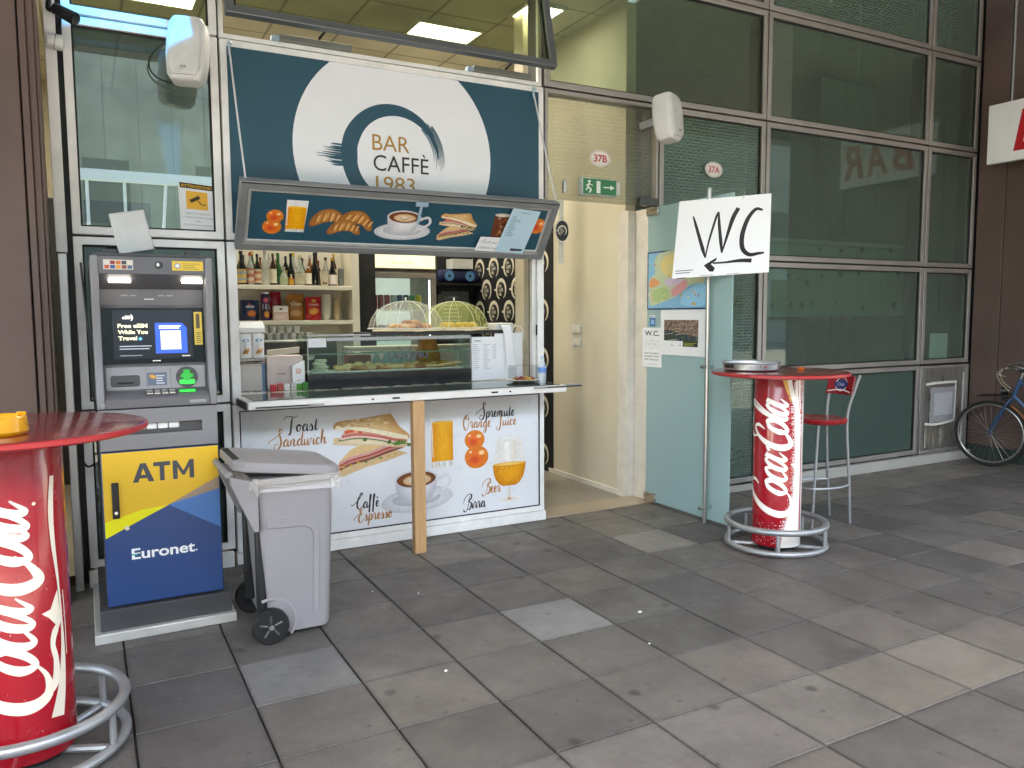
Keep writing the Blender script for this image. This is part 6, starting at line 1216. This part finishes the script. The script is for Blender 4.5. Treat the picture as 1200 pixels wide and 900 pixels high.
# snack bags
def bag(x0, x1, y, z0, z1, col, art, label, tilt=0, thick=.05):
    t = thing('snack_bag', label, 'snack bag', ((x0 + x1) / 2, y, z0), 'snack bags on the shelf')
    bm = bmesh.new(); nx, nz = 6, 8; W, H = x1 - x0, z1 - z0; rr_ = random.Random(int(x0 * 1000))
    def f(u, v, d):  # u,v in metres from lower left, front face
        a, b = min(1, max(0, u / W)), min(1, max(0, v / H)); bul = thick / 2 * (math.sin(math.pi * a) * math.sin(math.pi * (b * .9 + .05))) ** .6
        return Vector((x0 + u + tilt * v, y - bul - d, z0 + v))
    def g(u, v):
        q = f(u, v, 0); return Vector((q.x, 2 * y - q.y, q.z))
    F_ = [[bm.verts.new(f(W * i / nx, H * j / nz, rr_.uniform(-.002, .002))) for i in range(nx + 1)] for j in range(nz + 1)]; Bk = [[bm.verts.new(g(W * i / nx, H * j / nz) + Vector((0, .001, 0))) for i in range(nx + 1)] for j in range(nz + 1)]
    for j in range(nz):
        for i in range(nx): bm.faces.new((F_[j][i], F_[j][i + 1], F_[j + 1][i + 1], F_[j + 1][i])); bm.faces.new((Bk[j][i + 1], Bk[j][i], Bk[j + 1][i], Bk[j + 1][i + 1]))
    for j in range(nz): bm.faces.new((F_[j][0], F_[j + 1][0], Bk[j + 1][0], Bk[j][0])); bm.faces.new((F_[j + 1][nx], F_[j][nx], Bk[j][nx], Bk[j + 1][nx]))
    for i in range(nx): bm.faces.new((F_[0][i + 1], F_[0][i], Bk[0][i], Bk[0][i + 1])); bm.faces.new((F_[nz][i], F_[nz][i + 1], Bk[nz][i + 1], Bk[nz][i]))
    O('pouch', bm, mat('snack film ' + col, col, .3, .1, var=.1, scale=30), t, ang=60)
    p = Pr(lambda u, v, d: f(u, v, d + .003), .0003); art(p, W, H); p.build('bag_print', t, prn)
def a_blue(p, W, H): p.ell(W * .6, H * .35, W * .24, H * .16, 'e08a34', 'c85a1c', n=14); p.ell(W * .5, H * .68, W * .25, H * .06, 'd8d8e0', n=14); p.ell(W * .45, H * .8, W * .1, H * .05, 'd0552c', n=12)
def a_red(p, W, H): p.ell(W * .5, H * .38, W * .32, H * .15, 'e8a23a', 'cf7a22', .2, 16); p.text('CHIPS', W * .5, H * .62, H * .08, 'f4e2c0', 'C', bold=.02, width=W * .6); p.ell(W * .5, H * .82, W * .16, H * .07, 'f0c040', 'd89a2c', n=14)
def a_gold(p, W, H): p.rect(W * .1, W * .9, H * .52, H * .76, '4a2c18'); p.text('Chips', W * .5, H * .58, H * .12, 'f0e2c4', 'C', bold=.02, width=W * .6); p.ell(W * .5, H * .28, W * .34, H * .14, 'd8a878', 'b87f48', n=16)
def a_rw(p, W, H): p.poly([(0, H * .2), (W * .35, H * .2), (W * .1, H * .9), (0, H * .8)], 'd8d4cc'); p.ell(W * .6, H * .35, W * .26, H * .15, 'b9a79c', 'cfc4b8', n=14)
bag(.10, .245, 2.50, ZR, ZR + .165, '1d2b52', a_blue, 'dark blue snack bag with orange picture, leftmost on the snack shelf', .06)
bag(.355, .455, 2.60, ZR + .02, ZR + .235, 'a01c28', a_rw, 'red and white snack bag standing behind the pink box', -.03)
bag(.475, .618, 2.51, ZR, ZR + .215, 'a8681c', a_gold, 'brown and gold snack bag right of the pink box', .02)
bag(.622, .752, 2.49, ZR, ZR + .195, 'b81420', a_red, 'bright red chips bag in the middle of the snack shelf', .02)
tb = thing('crisp_tube', 'purple crisp tube standing on the snack shelf', 'crisps', (.30, 2.5, ZR))
O('tube', L_([(0, ZR), (.036, ZR), (.037, ZR + .21), (.034, ZR + .215), (0, ZR + .215)], (.303, 2.5, 0), 20), mat('purple card tube', '3b1f52', .4), tb); O('lid', Y_((.303, 2.5, ZR + .2152), (.303, 2.5, ZR + .228), .038, n=20), mat('silver lid', 'c4c4c8', .3, .7), tb)
f_ = lambda u, v, d: Vector((.303 + (.0376 + d) * math.sin(u / .037), 2.5 - (.0376 + d) * math.cos(u / .037), ZR + v)); p = Pr(f_); p.ell(0, .165, .025, .022, 'e0607a', 'b83a5a', n=14); p.rect(-.028, -.002, .09, .135, 'ece4e8'); p.rect(.002, .028, .09, .135, 'ece4e8'); p.ell(.005, .05, .023, .028, 'eda23c', 'd8822a', n=14); p.build('tube_print', tb, prn)
px_ = thing('biscuit_box', 'small pink and white biscuit box in front of the red bag', 'box', (.42, 2.47, ZR))
O('carton', B((.355, .475, 2.445, 2.49, ZR, ZR + .12)), mat('pink white carton', 'd3b3a8', .6), px_, bevel=.002); p = Pr(lambda u, v, d: Vector((u, 2.4445 - d, v))); p.rect(.358, .472, ZR + .068, ZR + .117, 'ece6e0'); p.ell(.415, ZR + .093, .014, .009, '6a5a56', n=12); p.lines(.37, .46, ZR + .02, ZR + .055, 3, 'ece0da', .4, .2); p.build('carton_print', px_, prm)
# coffee machine with glass cups on top
cm = thing('coffee_machine', 'dark coffee machine below the snack shelf', 'coffee machine', (.42, 2.3, 1.1))
O('body', B((.12, .78, 2.12, 2.39, 1.10, 1.40)), mat('dark machine enamel', '2b2523', .35), cm, bevel=.01); O('warmer_tray', B((.13, .77, 2.13, 2.38, 1.4005, 1.412)), chrome, cm); O('group_head', Y_((.30, 2.11, 1.28), (.30, 2.05, 1.28), .03, n=14), chrome, cm); O('group_head', Y_((.55, 2.11, 1.28), (.55, 2.05, 1.28), .03, n=14), chrome, cm)
cupm = mat('white porcelain', 'ded8cc', .3, var=.04)
k = 0
for row in range(2):
    for i in range(7 if row == 0 else 5):
        x = .20 + i * .062 + row * .03; z = 1.4125 + row * .052
        papercup(x, 2.19 + .002 * i, z, .05, .018, .029, ORD[i] + ' white espresso cup from the left in the %s row on the coffee machine' % ('lower', 'upper')[row], cupm, grp='espresso cups on the coffee machine')
one('dark_carton', B((.02, .115, 2.02, 2.12, 1.30, 1.46)), mat('dark card', '2c2a2a', .6), 'dark grey carton beside the coffee machine', 'carton')
bc = thing('pale_backdrop', 'added white low cabinet brightening the view behind the display case', 'cabinet', (1.5, 2.06, 0))  # pale cabinet added to brighten the view through the case
O('carcass', B((.84, 2.30, 2.02, 2.10, 0, 1.33)), whitep, bc); O('top', B((.83, 2.31, 2.0, 2.12, 1.331, 1.35)), cream, bc, bevel=.003)
for i in range(3): O('cabinet_door', B((.85 + i * .485, 1.32 + i * .485, 2.0, 2.019, .1, 1.31)), whitep, bc, bevel=.004)
# ------------------------------------------------------------------ drinks fridge
fX0, fX1, fY = 1.41, 2.14, 3.3
fr = thing('drinks_fridge', 'tall drinks fridge with lit header behind the display case', 'fridge', (1.77, 3.6, 0))
fgm = mat('taupe fridge frame', '847d75', .45, .2)
O('cabinet', ringframe(fX0, fX1, .05, 2.04, .045, fY, 3.95), fgm, fr, bevel=.006); O('back_wall', B((fX0 + .04, fX1 - .04, 3.90, 3.94, .09, 2.0)), mat('glowing fridge lining', 'd6dde0', .5, emit='dfeaf0', estr=.06), fr)  # back lining glows by itself to brighten the fridge inside
O('door_frame', ringframe(fX0 + .01, fX1 - .01, .20, 2.015, .055, fY - .04, fY - .002), fgm, fr, bevel=.005); O('door_pane', B((fX0 + .06, fX1 - .06, fY - .025, fY - .02, .25, 1.965)), glass('fridge door glass', 'e6efec', 1.4), fr, smooth=False)
hdr = O('header', B((fX0, fX1, fY - .03, 3.9, 2.045, 2.30)), fgm, fr, bevel=.006); O('lit_sign', B((fX0 + .02, fX1 - .02, fY - .036, fY - .0305, 2.06, 2.285)), mat('lit header film', 'e8ecc8', .4, var=.15, scale=12, emit='f4f2cc', estr=.07), hdr)
p = Pr(lambda u, v, d: Vector((u, fY - .0365 - d, v))); p.text('— Ristorante Bar —', 1.77, 2.10, .022, '7a7a54', 'C', width=.3); p.build('header_print', hdr, prm)
O('fridge_lamp', B((fX1 - .058, fX1 - .047, fY + .03, fY + .05, .3, 1.95)), mat('cool tube', 'ffffff', .5, emit='eef6ff', estr=.35), fr)
for z in (1.655, 1.36, 1.06, .76, .46): O('wire_shelf', B((fX0 + .05, fX1 - .05, fY + .02, 3.85, z - .012, z)), mat('fridge shelf', 'cfd8d8', .4), fr)
rc_ = random.Random(4)
cans = ('c01828', 'c01828', 'c4202e', 'b8b8bc', '4a3a7a', '1d1d22', '3e8a3a', 'c9b63a')
names = ('red', 'red', 'red', 'silver', 'purple', 'black', 'green', 'yellow')
for s_, z in enumerate((1.6555, 1.3605)):
    for i in range(8):
        x = 1.515 + i * .066; c = cans[i] if s_ == 0 else rc_.choice(cans)
        o = one('drink_can', L_([(0, z), (.024, z), (.03, z + .01), (.03, z + .135), (.024, z + .145), (0, z + .144)], (x, fY + .07, 0), 16), mat('can ' + c, c, .25, .4), ORD[i] + (' drink can from the left on the top fridge shelf, %s' if s_ == 0 else ' drink can from the left on the second fridge shelf, %s') % names[cans.index(c)], 'can', 'cans in the fridge')
# poster strip between shelf and fridge, framed board, boombox
def f_vint(q, W, H):
    q.rect(0, W, 0, H, '1f2024'); q.shape([(W * .2, H * .5), (W * .5, H * .78), (W * .8, H * .6), (W * .75, H * .3), (W * .3, H * .28)], '8a8468'); q.rect(W * .35, W * .65, H * .34, H * .5, '6a6450')
    for i in range(4): q.rect(W * .3, W * .7, H * (.04 + .055 * i), H * (.07 + .055 * i), '5a5c60')
sheet('dark_poster', 'narrow dark vintage poster between shelves and fridge', 'poster', [(1.07, 2.9, 2.2), (1.24, 2.9, 2.2), (1.24, 2.9, 1.35), (1.07, 2.9, 1.35)], f_vint, .01, mat('poster board', '1f2024', .7))
one('poster_wall', B((1.066, 1.38, 2.92, 2.98, 0, 2.6)), mat('charcoal wall', '232427', .8), 'charcoal wall panel carrying the dark poster', 'panel')
ws = thing('wall_shelf', 'black wall shelf carrying the blue speaker', 'shelf', (2.87, 4.3, 1.93)); O('board', B((2.45, 3.10, 4.20, 4.449, 1.935, 1.965)), blackp, ws, bevel=.003); O('bracket', B((2.6, 2.63, 4.3, 4.449, 1.84, 1.934)), blackp, ws)
bx = thing('boombox', 'dark blue portable speaker with two round drivers on the wall shelf', 'speaker', (2.83, 4.3, 1.965))
O('shell', loft(bmesh.new(), [[(x, 4.3 + a * s, 2.045 + b * s) for a, b in [(.075 * math.cos(R(20 * i)), .078 * math.sin(R(20 * i))) for i in range(18)]] for x, s in ((2.58, .6), (2.60, .92), (2.66, 1), (3.02, 1), (3.08, .92), (3.09, .6))]), mat('navy speaker cloth', '16204a', .7, bump=.2, bscale=400), bx)
for x in (2.70, 2.96):
    dv = O('driver', lathe(bmesh.new(), [(0, -.004), (.055, -.004), (.058, .004), (.0, .006)], (0, 0, 0), 22, Matrix.Translation((x, 4.221, 2.045)) @ Matrix.Rotation(R(90), 4, 'X')), mat('blue driver', '4f86b8', .35), bx); O('dust_cap', lathe(bmesh.new(), [(0, 0), (.018, 0), (.012, .008), (0, .01)], (0, 0, 0), 14, Matrix.Translation((x, 4.2165, 2.045)) @ Matrix.Rotation(R(90), 4, 'X')), blackp, dv)
one('white_carton', B((2.74, 3.0, 4.22, 4.40, 2.13, 2.24)), whitep, 'white carton resting on top of the blue speaker', 'carton')
fb = thing('framed_board', 'black framed grey menu board under the wall shelf', 'board', (2.88, 4.43, 1.2)); O('frame', ringframe(2.58, 3.09, 1.25, 1.925, .05, 4.40, 4.449), blackp, fb); O('panel', B((2.63, 3.04, 4.43, 4.445, 1.30, 1.875)), mat('grey board film', '6e7274', .3), fb)
p = Pr(lambda u, v, d: Vector((u, 4.4295 - d, v))); p.text('— caffetteria —', 2.835, 1.80, .022, 'd8d8d4', 'C'); p.lines(2.70, 2.97, 1.35, 1.75, 9, 'b9bbb8', .3, .3); p.build('board_print', fb, prm)
one('inner_pillar', B((2.42, 2.60, 1.98, 2.14, 0, 4.19)), mat('greyish beige pillar', 'b9b09c', .7), 'beige square pillar behind the right jamb of the hatch', 'pillar', bevel=.004)  # one even greyish beige
# ------------------------------------------------------------------ display case and what stands on and round it
cX0, cX1, cY0, cY1, z0 = .345, 1.60, 1.34, 1.66, 1.0885
dc = thing('display_case', 'glass food display case with black base on the bar', 'display case', (.97, 1.5, z0))
O('base', B((cX0, cX1, cY0, cY1, z0, z0 + .10)), mat('black glossy base', '15161a', .18, var=.1), dc, bevel=.004)
cg_ = glass('display glass', 'e8f0ec', 1.45)
O('front_pane', B((cX0 + .012, cX1 - .012, cY0 + .002, cY0 + .007, z0 + .1005, z0 + .355)), cg_, dc, smooth=False); O('side_pane', B((cX0 + .002, cX0 + .007, cY0 + .01, cY1 - .01, z0 + .1005, z0 + .355)), cg_, dc, smooth=False); O('side_pane', B((cX1 - .007, cX1 - .002, cY0 + .01, cY1 - .01, z0 + .1005, z0 + .355)), cg_, dc, smooth=False)
O('glass_shelf', B((cX0 + .02, cX1 - .02, cY0 + .05, cY1 - .02, z0 + .235, z0 + .241)), glass('green edge glass', 'c9e0d4', 1.5), dc, smooth=False); O('shelf_edge', B((cX0 + .02, cX1 - .02, cY0 + .046, cY0 + .0495, z0 + .234, z0 + .242)), mat('green glass edge', '5f8a78', .2), dc)
O('top_pane', B((cX0, cX1, cY0 - .01, cY1, z0 + .356, z0 + .364)), cg_, dc, smooth=False); O('top_rail', B((.80, cX1 + .28, cY0 - .012, cY0 + .02, z0 + .366, z0 + .392)), blackp, dc); O('top_rail', B((cX0, .799, cY0 - .012, cY0 + .012, z0 + .366, z0 + .378)), steel, dc)
O('top_shelf', B((.80, cX1 + .28, cY0 + .021, cY1 + .08, z0 + .370, z0 + .384)), blackp, dc)
for x in (cX0 + .003, cX1 - .009): O('corner_post', B((x, x + .006, cY0 - .0, cY0 + .008, z0 + .1005, z0 + .355)), steel, dc)
p = Pr(lambda u, v, d: Vector((u, cY0 + .0015 - d, v))); p.text('SCOPRI', .93, z0 + .195, .042, '3a4654', bold=.02, width=.31); p.stroke(arc(1.06, z0 + .30, .055, -160, -20, 10), .008, '5a6a74', 0); p.build('glass_lettering', dc, prn)
O('added_case_strip', B((cX0 + .15, cX1 - .05, cY0 + .012, cY0 + .022, z0 + .344, z0 + .353)), mat('added case glow', 'ffffff', .5, emit='fff4e0', estr=1.1), dc); O('glow_cover', B((cX0 + .14, cX1 - .01, cY0 - .004, cY0 + .0015, z0 + .332, z0 + .3555)), steel, dc)  # strip light added to brighten the case, with a cover to hide it
O('price_card', B((cX0 + .01, cX0 + .135, cY0 - .0005, cY0 + .001, z0 + .29, z0 + .352)), paper, dc)
trm = mat('white tray', 'dcdcd8', .4)
one('food_tray', B((cX0 + .04, .80, cY0 + .06, cY1 - .05, z0 + .1005, z0 + .112)), trm, 'white tray on the left inside the display case', 'tray', bevel=.004); one('food_tray', B((.82, cX1 - .04, cY0 + .06, cY1 - .05, z0 + .1005, z0 + .112)), trm, 'white tray on the right inside the display case', 'tray', bevel=.004)
past = [mat('golden pastry', 'c98f4c', .6, var=.3, scale=40, bump=.15, bscale=60), mat('pale pastry', 'dcb988', .65, var=.2, scale=40, bump=.15, bscale=60), mat('dark baked crust', '9a5f2c', .6, var=.3, scale=40, bump=.2, bscale=60)]
rp_ = random.Random(14)
def lump(x, y, z, a, b, c, m, label, yaw=0, name='pastry', grp='pastries in the display case'):
    bm = bmesh.new(); bmesh.ops.create_icosphere(bm, subdivisions=2, radius=1); r = random.Random(int((x + y) * 9973))
    M = Matrix.Translation((x, y, z + c * .9)) @ Matrix.Rotation(yaw, 4, 'Z')
    for v in bm.verts:
        k = 1 + r.uniform(-.09, .09); q = Vector((v.co.x * a * k, v.co.y * b * k, max(-.9, v.co.z) * c * k)); v.co = M @ q
    return one(name, bm, m, label, 'pastry', grp, ang=80)
for i in range(17):
    x = .60 + i * .056; lump(x, cY0 + .10 + .03 * rp_.random(), z0 + .112, rp_.uniform(.038, .055), .03, rp_.uniform(.014, .024), past[i % 3 if i % 4 else 1], ORD[i] + ' pastry from the left in the front row of the display case', rp_.uniform(-.6, .6))
for i in range(12):
    x = .62 + i * .075; lump(x, cY0 + .19, z0 + .112, .045, .034, rp_.uniform(.022, .034), past[rp_.randrange(2)], ORD[i] + ' pastry from the left in the back row of the display case', rp_.uniform(-.8, .8))
for i in range(5): lump(1.40 + i * .03, cY0 + .08 + .02 * (i % 2), z0 + .118 + .004 * i, .07, .014, .012, past[1], ORD[i] + ' bread stick from the left on the right tray of the case', .15 * i, 'bread_stick', 'bread sticks in the case')
for i in range(4): 
    one('wrapped_bun', L_([(0, z0 + .1125 + i * .022), (.06 - .006 * i, z0 + .114 + i * .022), (.062 - .006 * i, z0 + .126 + i * .022), (.04, z0 + .134 + i * .022), (0, z0 + .134 + i * .022)], (.46 + .01 * (i % 2), cY0 + .12, 0), 14), mat('cream mozzarella wrap', 'dcd8c4', .5, var=.1, bump=.2), 'white wrapped bun in the left pile of the case, layer %s from below' % ('one', 'two', 'three', 'four')[i], 'bun', 'pile of wrapped buns')
# blue bottled water pack seen through the case
wtm = gl_('blue water bottle', '8fc0d8', .55)
for i in range(6): 
    o = one('water_bottle', L_([(0, 1.0), (.034, 1.0), (.036, 1.01), (.036, 1.16), (.033, 1.17), (.036, 1.18), (.034, 1.25), (.016, 1.29), (.014, 1.31), (0, 1.31)], (.98 + i * .075, 1.74, 0), 16), wtm, ORD[i] + ' blue water bottle from the left behind the display case', 'bottle', 'water bottles behind the case')
pk = one('bread_bag', L_([(0, z0), (.09, z0), (.105, z0 + .08), (.10, z0 + .2), (.07, z0 + .3), (.08, z0 + .33), (0, z0 + .33)], (1.40, 1.73, 0), 12), mat('brown paper bag', 'b8803c', .7, var=.25, scale=16, bump=.3, bscale=30), 'brown paper bag behind the right end of the display case', 'bag', ang=20)
one('pink_cloth_holder', B((.74, .92, 1.70, 1.80, z0, z0 + .21)), mat('pink woven holder', '9a5a58', .8, var=.4, scale=80), 'pink woven napkin holder behind the case', 'napkin holder')
# mesh food covers with plates on the case
zt = z0 + .385
def cover(x, y, rx, h, col, label, fa=.20):
    t = thing('food_cover', label, 'food cover', (x, y, zt), 'mesh food covers on the case')
    m = mat('mesh cover ' + col, col, .6, alpha=fa, var=.1)
    bm = bmesh.new(); n = 28; prof = [(1, .0), (.985, .12), (.93, .35), (.80, .62), (.6, .82), (.35, .95), (.12, .995), (0, 1.0)]
    lathe(bm, [(a * rx, zt + .022 + b * h) for a, b in prof], (x, y, 0), n); 
    for f in list(bm.faces):
        if len(f.verts) > 4: bm.faces.remove(f)
    O('mesh', bm, m, t); wm = mat('cover wire', 'd8dcd4', .5)
    for k in range(4):
        a = R(45 * k + 12); O('rib', T_([(x + q * rx * math.cos(a), y + q * rx * math.sin(a), zt + .022 + zz * h) for q, zz in [(p_[0], p_[1]) for p_ in prof] + [(-p_[0], p_[1]) for p_ in prof[-2::-1]]], .0017, 5), wm, t)
    O('hem', T_(ring((x, y, zt + .024), rx, 40), .005, 6, True), wm, t); O('knob', Y_((x, y, zt + .022 + h), (x, y, zt + .05 + h), .008, n=8), wm, t)
cy2 = 1.58
cover(1.165, cy2, .29, .21, 'd8dcd2', 'white mesh food cover on the left of the case top'); cover(1.58, cy2 + .03, .27, .21, 'b9c46a', 'yellow green mesh food cover on the right of the case top', .26)
for x, lb in ((1.165, 'left'), (1.58, 'right')): one('serving_board', L_([(0, zt), (.25, zt), (.26, zt + .008), (.25, zt + .014), (0, zt + .012)], (x, cy2 + .0, 0), 36), mat('pale serving board', 'd3c3a4', .6), 'round serving board under the %s mesh food cover' % lb, 'board')
for i in range(9): lump(1.06 + (i % 5) * .055, cy2 - .10 + (i // 5) * .09, zt + .014 + (.028 if i > 6 else 0), .055, .038, .026, past[(0, 1, 0, 2)[i % 4]], ORD[i] + ' brioche on the board under the white mesh cover', rp_.uniform(-1, 1), 'brioche', 'brioches under the white cover')
for i in range(5): lump(1.46 + i * .06, cy2 - .06 + .02 * (i % 2), zt + .014, .045, .035, .03, mat('yellow cake', 'e0b64a', .6, var=.2, scale=40), ORD[i] + ' yellow cake from the left under the green mesh cover', 0, 'small_cake', 'cakes under the green cover')
# price list, receipt printer
def f_list(q, W, H):
    for k in range(3): q.lines(W * (.05 + .32 * k), W * (.30 + .32 * k), H * (.25 if k < 2 else .5), H * .86, 14 if k < 2 else 8, 'a9abb0', .3, .5, k)
    q.lines(W * .08, W * .3, H * .9, H * .93, 1, '55585e', .6, .1)
sheet('price_list', 'large white price list standing at the right end of the case', 'price list', [(1.61, 1.36, 1.428), (1.86, 1.34, 1.428), (1.86, 1.34, 1.095), (1.61, 1.36, 1.095)], f_list, .004)
sheet('price_list', 'second white price sheet right of the large price list', 'price list', [(1.80, 1.345, 1.45), (2.03, 1.31, 1.46), (2.03, 1.31, 1.095), (1.80, 1.345, 1.095)], None, .004)
rpn = thing('receipt_printer', 'small white receipt printer with a long paper tail', 'printer', (1.9, 1.42, zt)); O('housing', B((1.82, 1.98, 1.36, 1.50, zt - .02, zt + .06)), whitep, rpn, bevel=.01); O('slot', B((1.85, 1.93, 1.3585, 1.37, zt + .04, zt + .048)), dark, rpn)
O('paper_tail', loft(bmesh.new(), [[(1.85 + dx, y, z), (1.925 + dx, y, z), (1.925 + dx, y - .001, z), (1.85 + dx, y - .001, z)] for dx, y, z in ((0, 1.358, zt + .045), (.004, 1.33, zt + .04), (.012, 1.30, zt - .03), (.02, 1.297, zt - .14), (.03, 1.29, zt - .25), (.028, 1.285, zt - .29))]), paper, rpn)
one('white_cable', T_([(1.99, 1.42, zt + .03), (2.05, 1.38, zt + .03), (2.07, 1.36, zt - .05), (2.04, 1.36, zt - .12), (2.06, 1.36, zt - .2), (2.04, 1.36, zt - .28)], .004, 6, smooth=5), whitep, 'white cable curling down beside the price list', 'cable')
# plate of wrapped snacks and water bottle on the counter
zc = 1.0905
pl = thing('snack_plate', 'white plate of small wrapped snacks at the right end of the counter', 'plate', (1.90, 1.08, zc)); O('plate', L_([(0, zc), (.07, zc), (.13, zc + .018), (.135, zc + .022), (.125, zc + .022), (.07, zc + .008), (0, zc + .007)], (1.895, 1.05, 0), 36), cupm, pl)
for i in range(9): a = R(40 * i); O('snack', L_([(0, zc + .02), (.016, zc + .024), (.018, zc + .034), (0, zc + .042)], (1.895 + .065 * math.cos(a), 1.05 + .065 * math.sin(a), 0), 8), mat('snack ' + ('b0562c', 'c9a24a', '8a3a2c')[i % 3], ('b0562c', 'c9a24a', '8a3a2c')[i % 3], .4), pl)
jar = one('clear_box', ringframe(1.80, 1.99, zc + .024, zc + .13, .002, 1.0, 1.12), glass('clear box plastic', 'eeeeee', 1.4), 'clear plastic box standing over the snacks', 'box')
wb = thing('water_bottle', 'small clear water bottle with blue label on the counter corner', 'bottle', (2.005, .97, zc))
O('body', L_([(0, zc), (.028, zc), (.031, zc + .01), (.031, zc + .06), (.029, zc + .066), (.031, zc + .072), (.031, zc + .12), (.027, zc + .14), (.013, zc + .17), (.012, zc + .185), (0, zc + .185)], (2.005, .965, 0), 20), gl_('clear water bottle', 'd3e0e8', .4), wb); O('cap', Y_((2.005, .965, zc + .182), (2.005, .965, zc + .20), .0135, n=14), mat('blue cap', 'a8c8e0', .4), wb); O('label', L_([(.0315, zc + .075), (.0318, zc + .115)], (2.005, .965, 0), 20), mat('blue bottle label', '5f8ed0', .4, var=.2, scale=40), wb)
# left end: snack rack, cartons
rk = thing('snack_rack', 'wire rack with two hanging white snack packets, left end of the bar', 'rack', (-.01, 1.42, z0))
O('back_board', B((-.09, .07, 1.50, 1.51, z0 + .2, z0 + .43)), paper, rk); O('stand', B((-.095, .055, 1.42, 1.52, z0, z0 + .18)), mat('pale grey carton', 'c9c4bd', .6), rk, bevel=.003); O('blue_side', B((.056, .075, 1.42, 1.52, z0, z0 + .19)), mat('blue card', '5f86a8', .6), rk)
for z in (z0 + .19, z0 + .225): O('wire', T_([(-.09, 1.50, z), (-.09, 1.38, z), (.075, 1.38, z), (.075, 1.50, z)], .003, 5, True), steel, rk)
for i in range(6): O('wire', T_([(-.08 + i * .028, 1.38, z0 + .19), (-.08 + i * .028, 1.38, z0 + .225)], .002, 5), steel, rk)
for k, x in enumerate((-.085, .0)):
    t = thing('snack_packet', ('left', 'right')[k] + ' of two white packets with blue oval and nuts on the rack', 'packet', (x + .035, 1.4, z0 + .2), 'packets on the rack'); ox = x
    bm = loft(bmesh.new(), [[(ox + a, b, z0 + zz) for a, b in ((.0, 1.40), (.035, 1.40 - tk), (.07, 1.40), (.035, 1.40 + tk))] for zz, tk in ((.215, .003), (.235, .018), (.30, .02), (.36, .014), (.39, .002))]); O('pouch', bm, mat('white packet film', 'e4e6e8', .35), t)
    p = Pr(lambda u, v, d, ox=ox: Vector((ox + u, 1.399 - .02 * (1 - abs(u - .035) / .035) - .001 - d, z0 + v))); p.ell(.035, .345, .022, .011, '3f86b8', n=16); p.lines(.02, .05, .31, .325, 2, '9ab4c4', .4, .2)
    for q in range(6): p.ell(.022 + .006 * q, .262 + .012 * (q % 3), .008, .009, ('c9924c', 'b0763a', 'dcae6a')[q % 3], n=10)
    p.build('packet_print', t, prn)
one('white_hood', loft(bmesh.new(), [[(x, y, z) for x, y in ((-.10, 1.38), (.075, 1.38), (.075, 1.52), (-.10, 1.52))] for z in (z0 + .40, z0 + .43)] + [[(x, y, z0 + .47) for x, y in ((-.07, 1.42), (.07, 1.42), (.07, 1.52), (-.07, 1.52))]]), paper, 'white folded card header on top of the snack rack', 'card')
cb = thing('open_carton', 'open pale carton with raised flap beside the display case', 'carton', (.2, 1.5, z0)); cbm = mat('pale pink carton', 'cdbfbb', .65)
O('box', B((.085, .33, 1.40, 1.56, z0, z0 + .235)), cbm, cb, bevel=.003); bm = bmesh.new(); box(bm, 0, .22, -.002, .002, 0, .05, Matrix.Translation((.085, 1.40, z0 + .236)) @ Matrix.Rotation(R(-5), 4, 'Y') @ Matrix.Rotation(R(35), 4, 'X')); O('flap', bm, mat('cream carton inside', 'd9cfbd', .7), cb); O('slit', B((.15, .21, 1.3985, 1.3995, z0 + .11, z0 + .114)), dark, cb)
sc2 = thing('pointed_carton', 'small white pointed carton with orange print before the open carton', 'carton', (.285, 1.37, z0 + .05)); O('carton', extr(bmesh.new(), [(.245, z0 + .0), (.33, z0 + .0), (.33, z0 + .20), (.245, z0 + .165)], XZ(0), 1.355, 1.395), paper, sc2, bevel=.002)
p = Pr(lambda u, v, d: Vector((u, 1.3545 - d, v))); p.stroke(arc(.287, z0 + .13, .018, 0, 330, 10), .004, 'd08a4a', 0); p.lines(.268, .306, z0 + .12, z0 + .14, 2, 'd0703a', .4, .1); p.ell(.287, z0 + .065, .01, .006, 'd8b08a', n=10); p.build('carton_print', sc2, prm)
for k, (x, c) in enumerate(((.09, 'c42c3a'), (.135, 'b8584a'), (.18, 'e4e2e0'), (.225, 'c8c8c4'), (.262, '3f8a2c'), (.305, '2f7a2a'))):
    t = one('candy_sachet', B((x, x + .04, 1.325, 1.345, z0, z0 + .045 + .008 * (k % 2))), mat('sachet ' + c, c, .35, var=.3, scale=60), ('red candy sachet at the left of the row before the open carton', 'brick red candy sachet second in the row before the carton', 'white candy sachet in the row before the carton', 'grey candy sachet in the row before the carton', 'green candy sachet before the pointed carton', 'dark green candy sachet next to the display case')[k], 'sachet', bevel=.004)
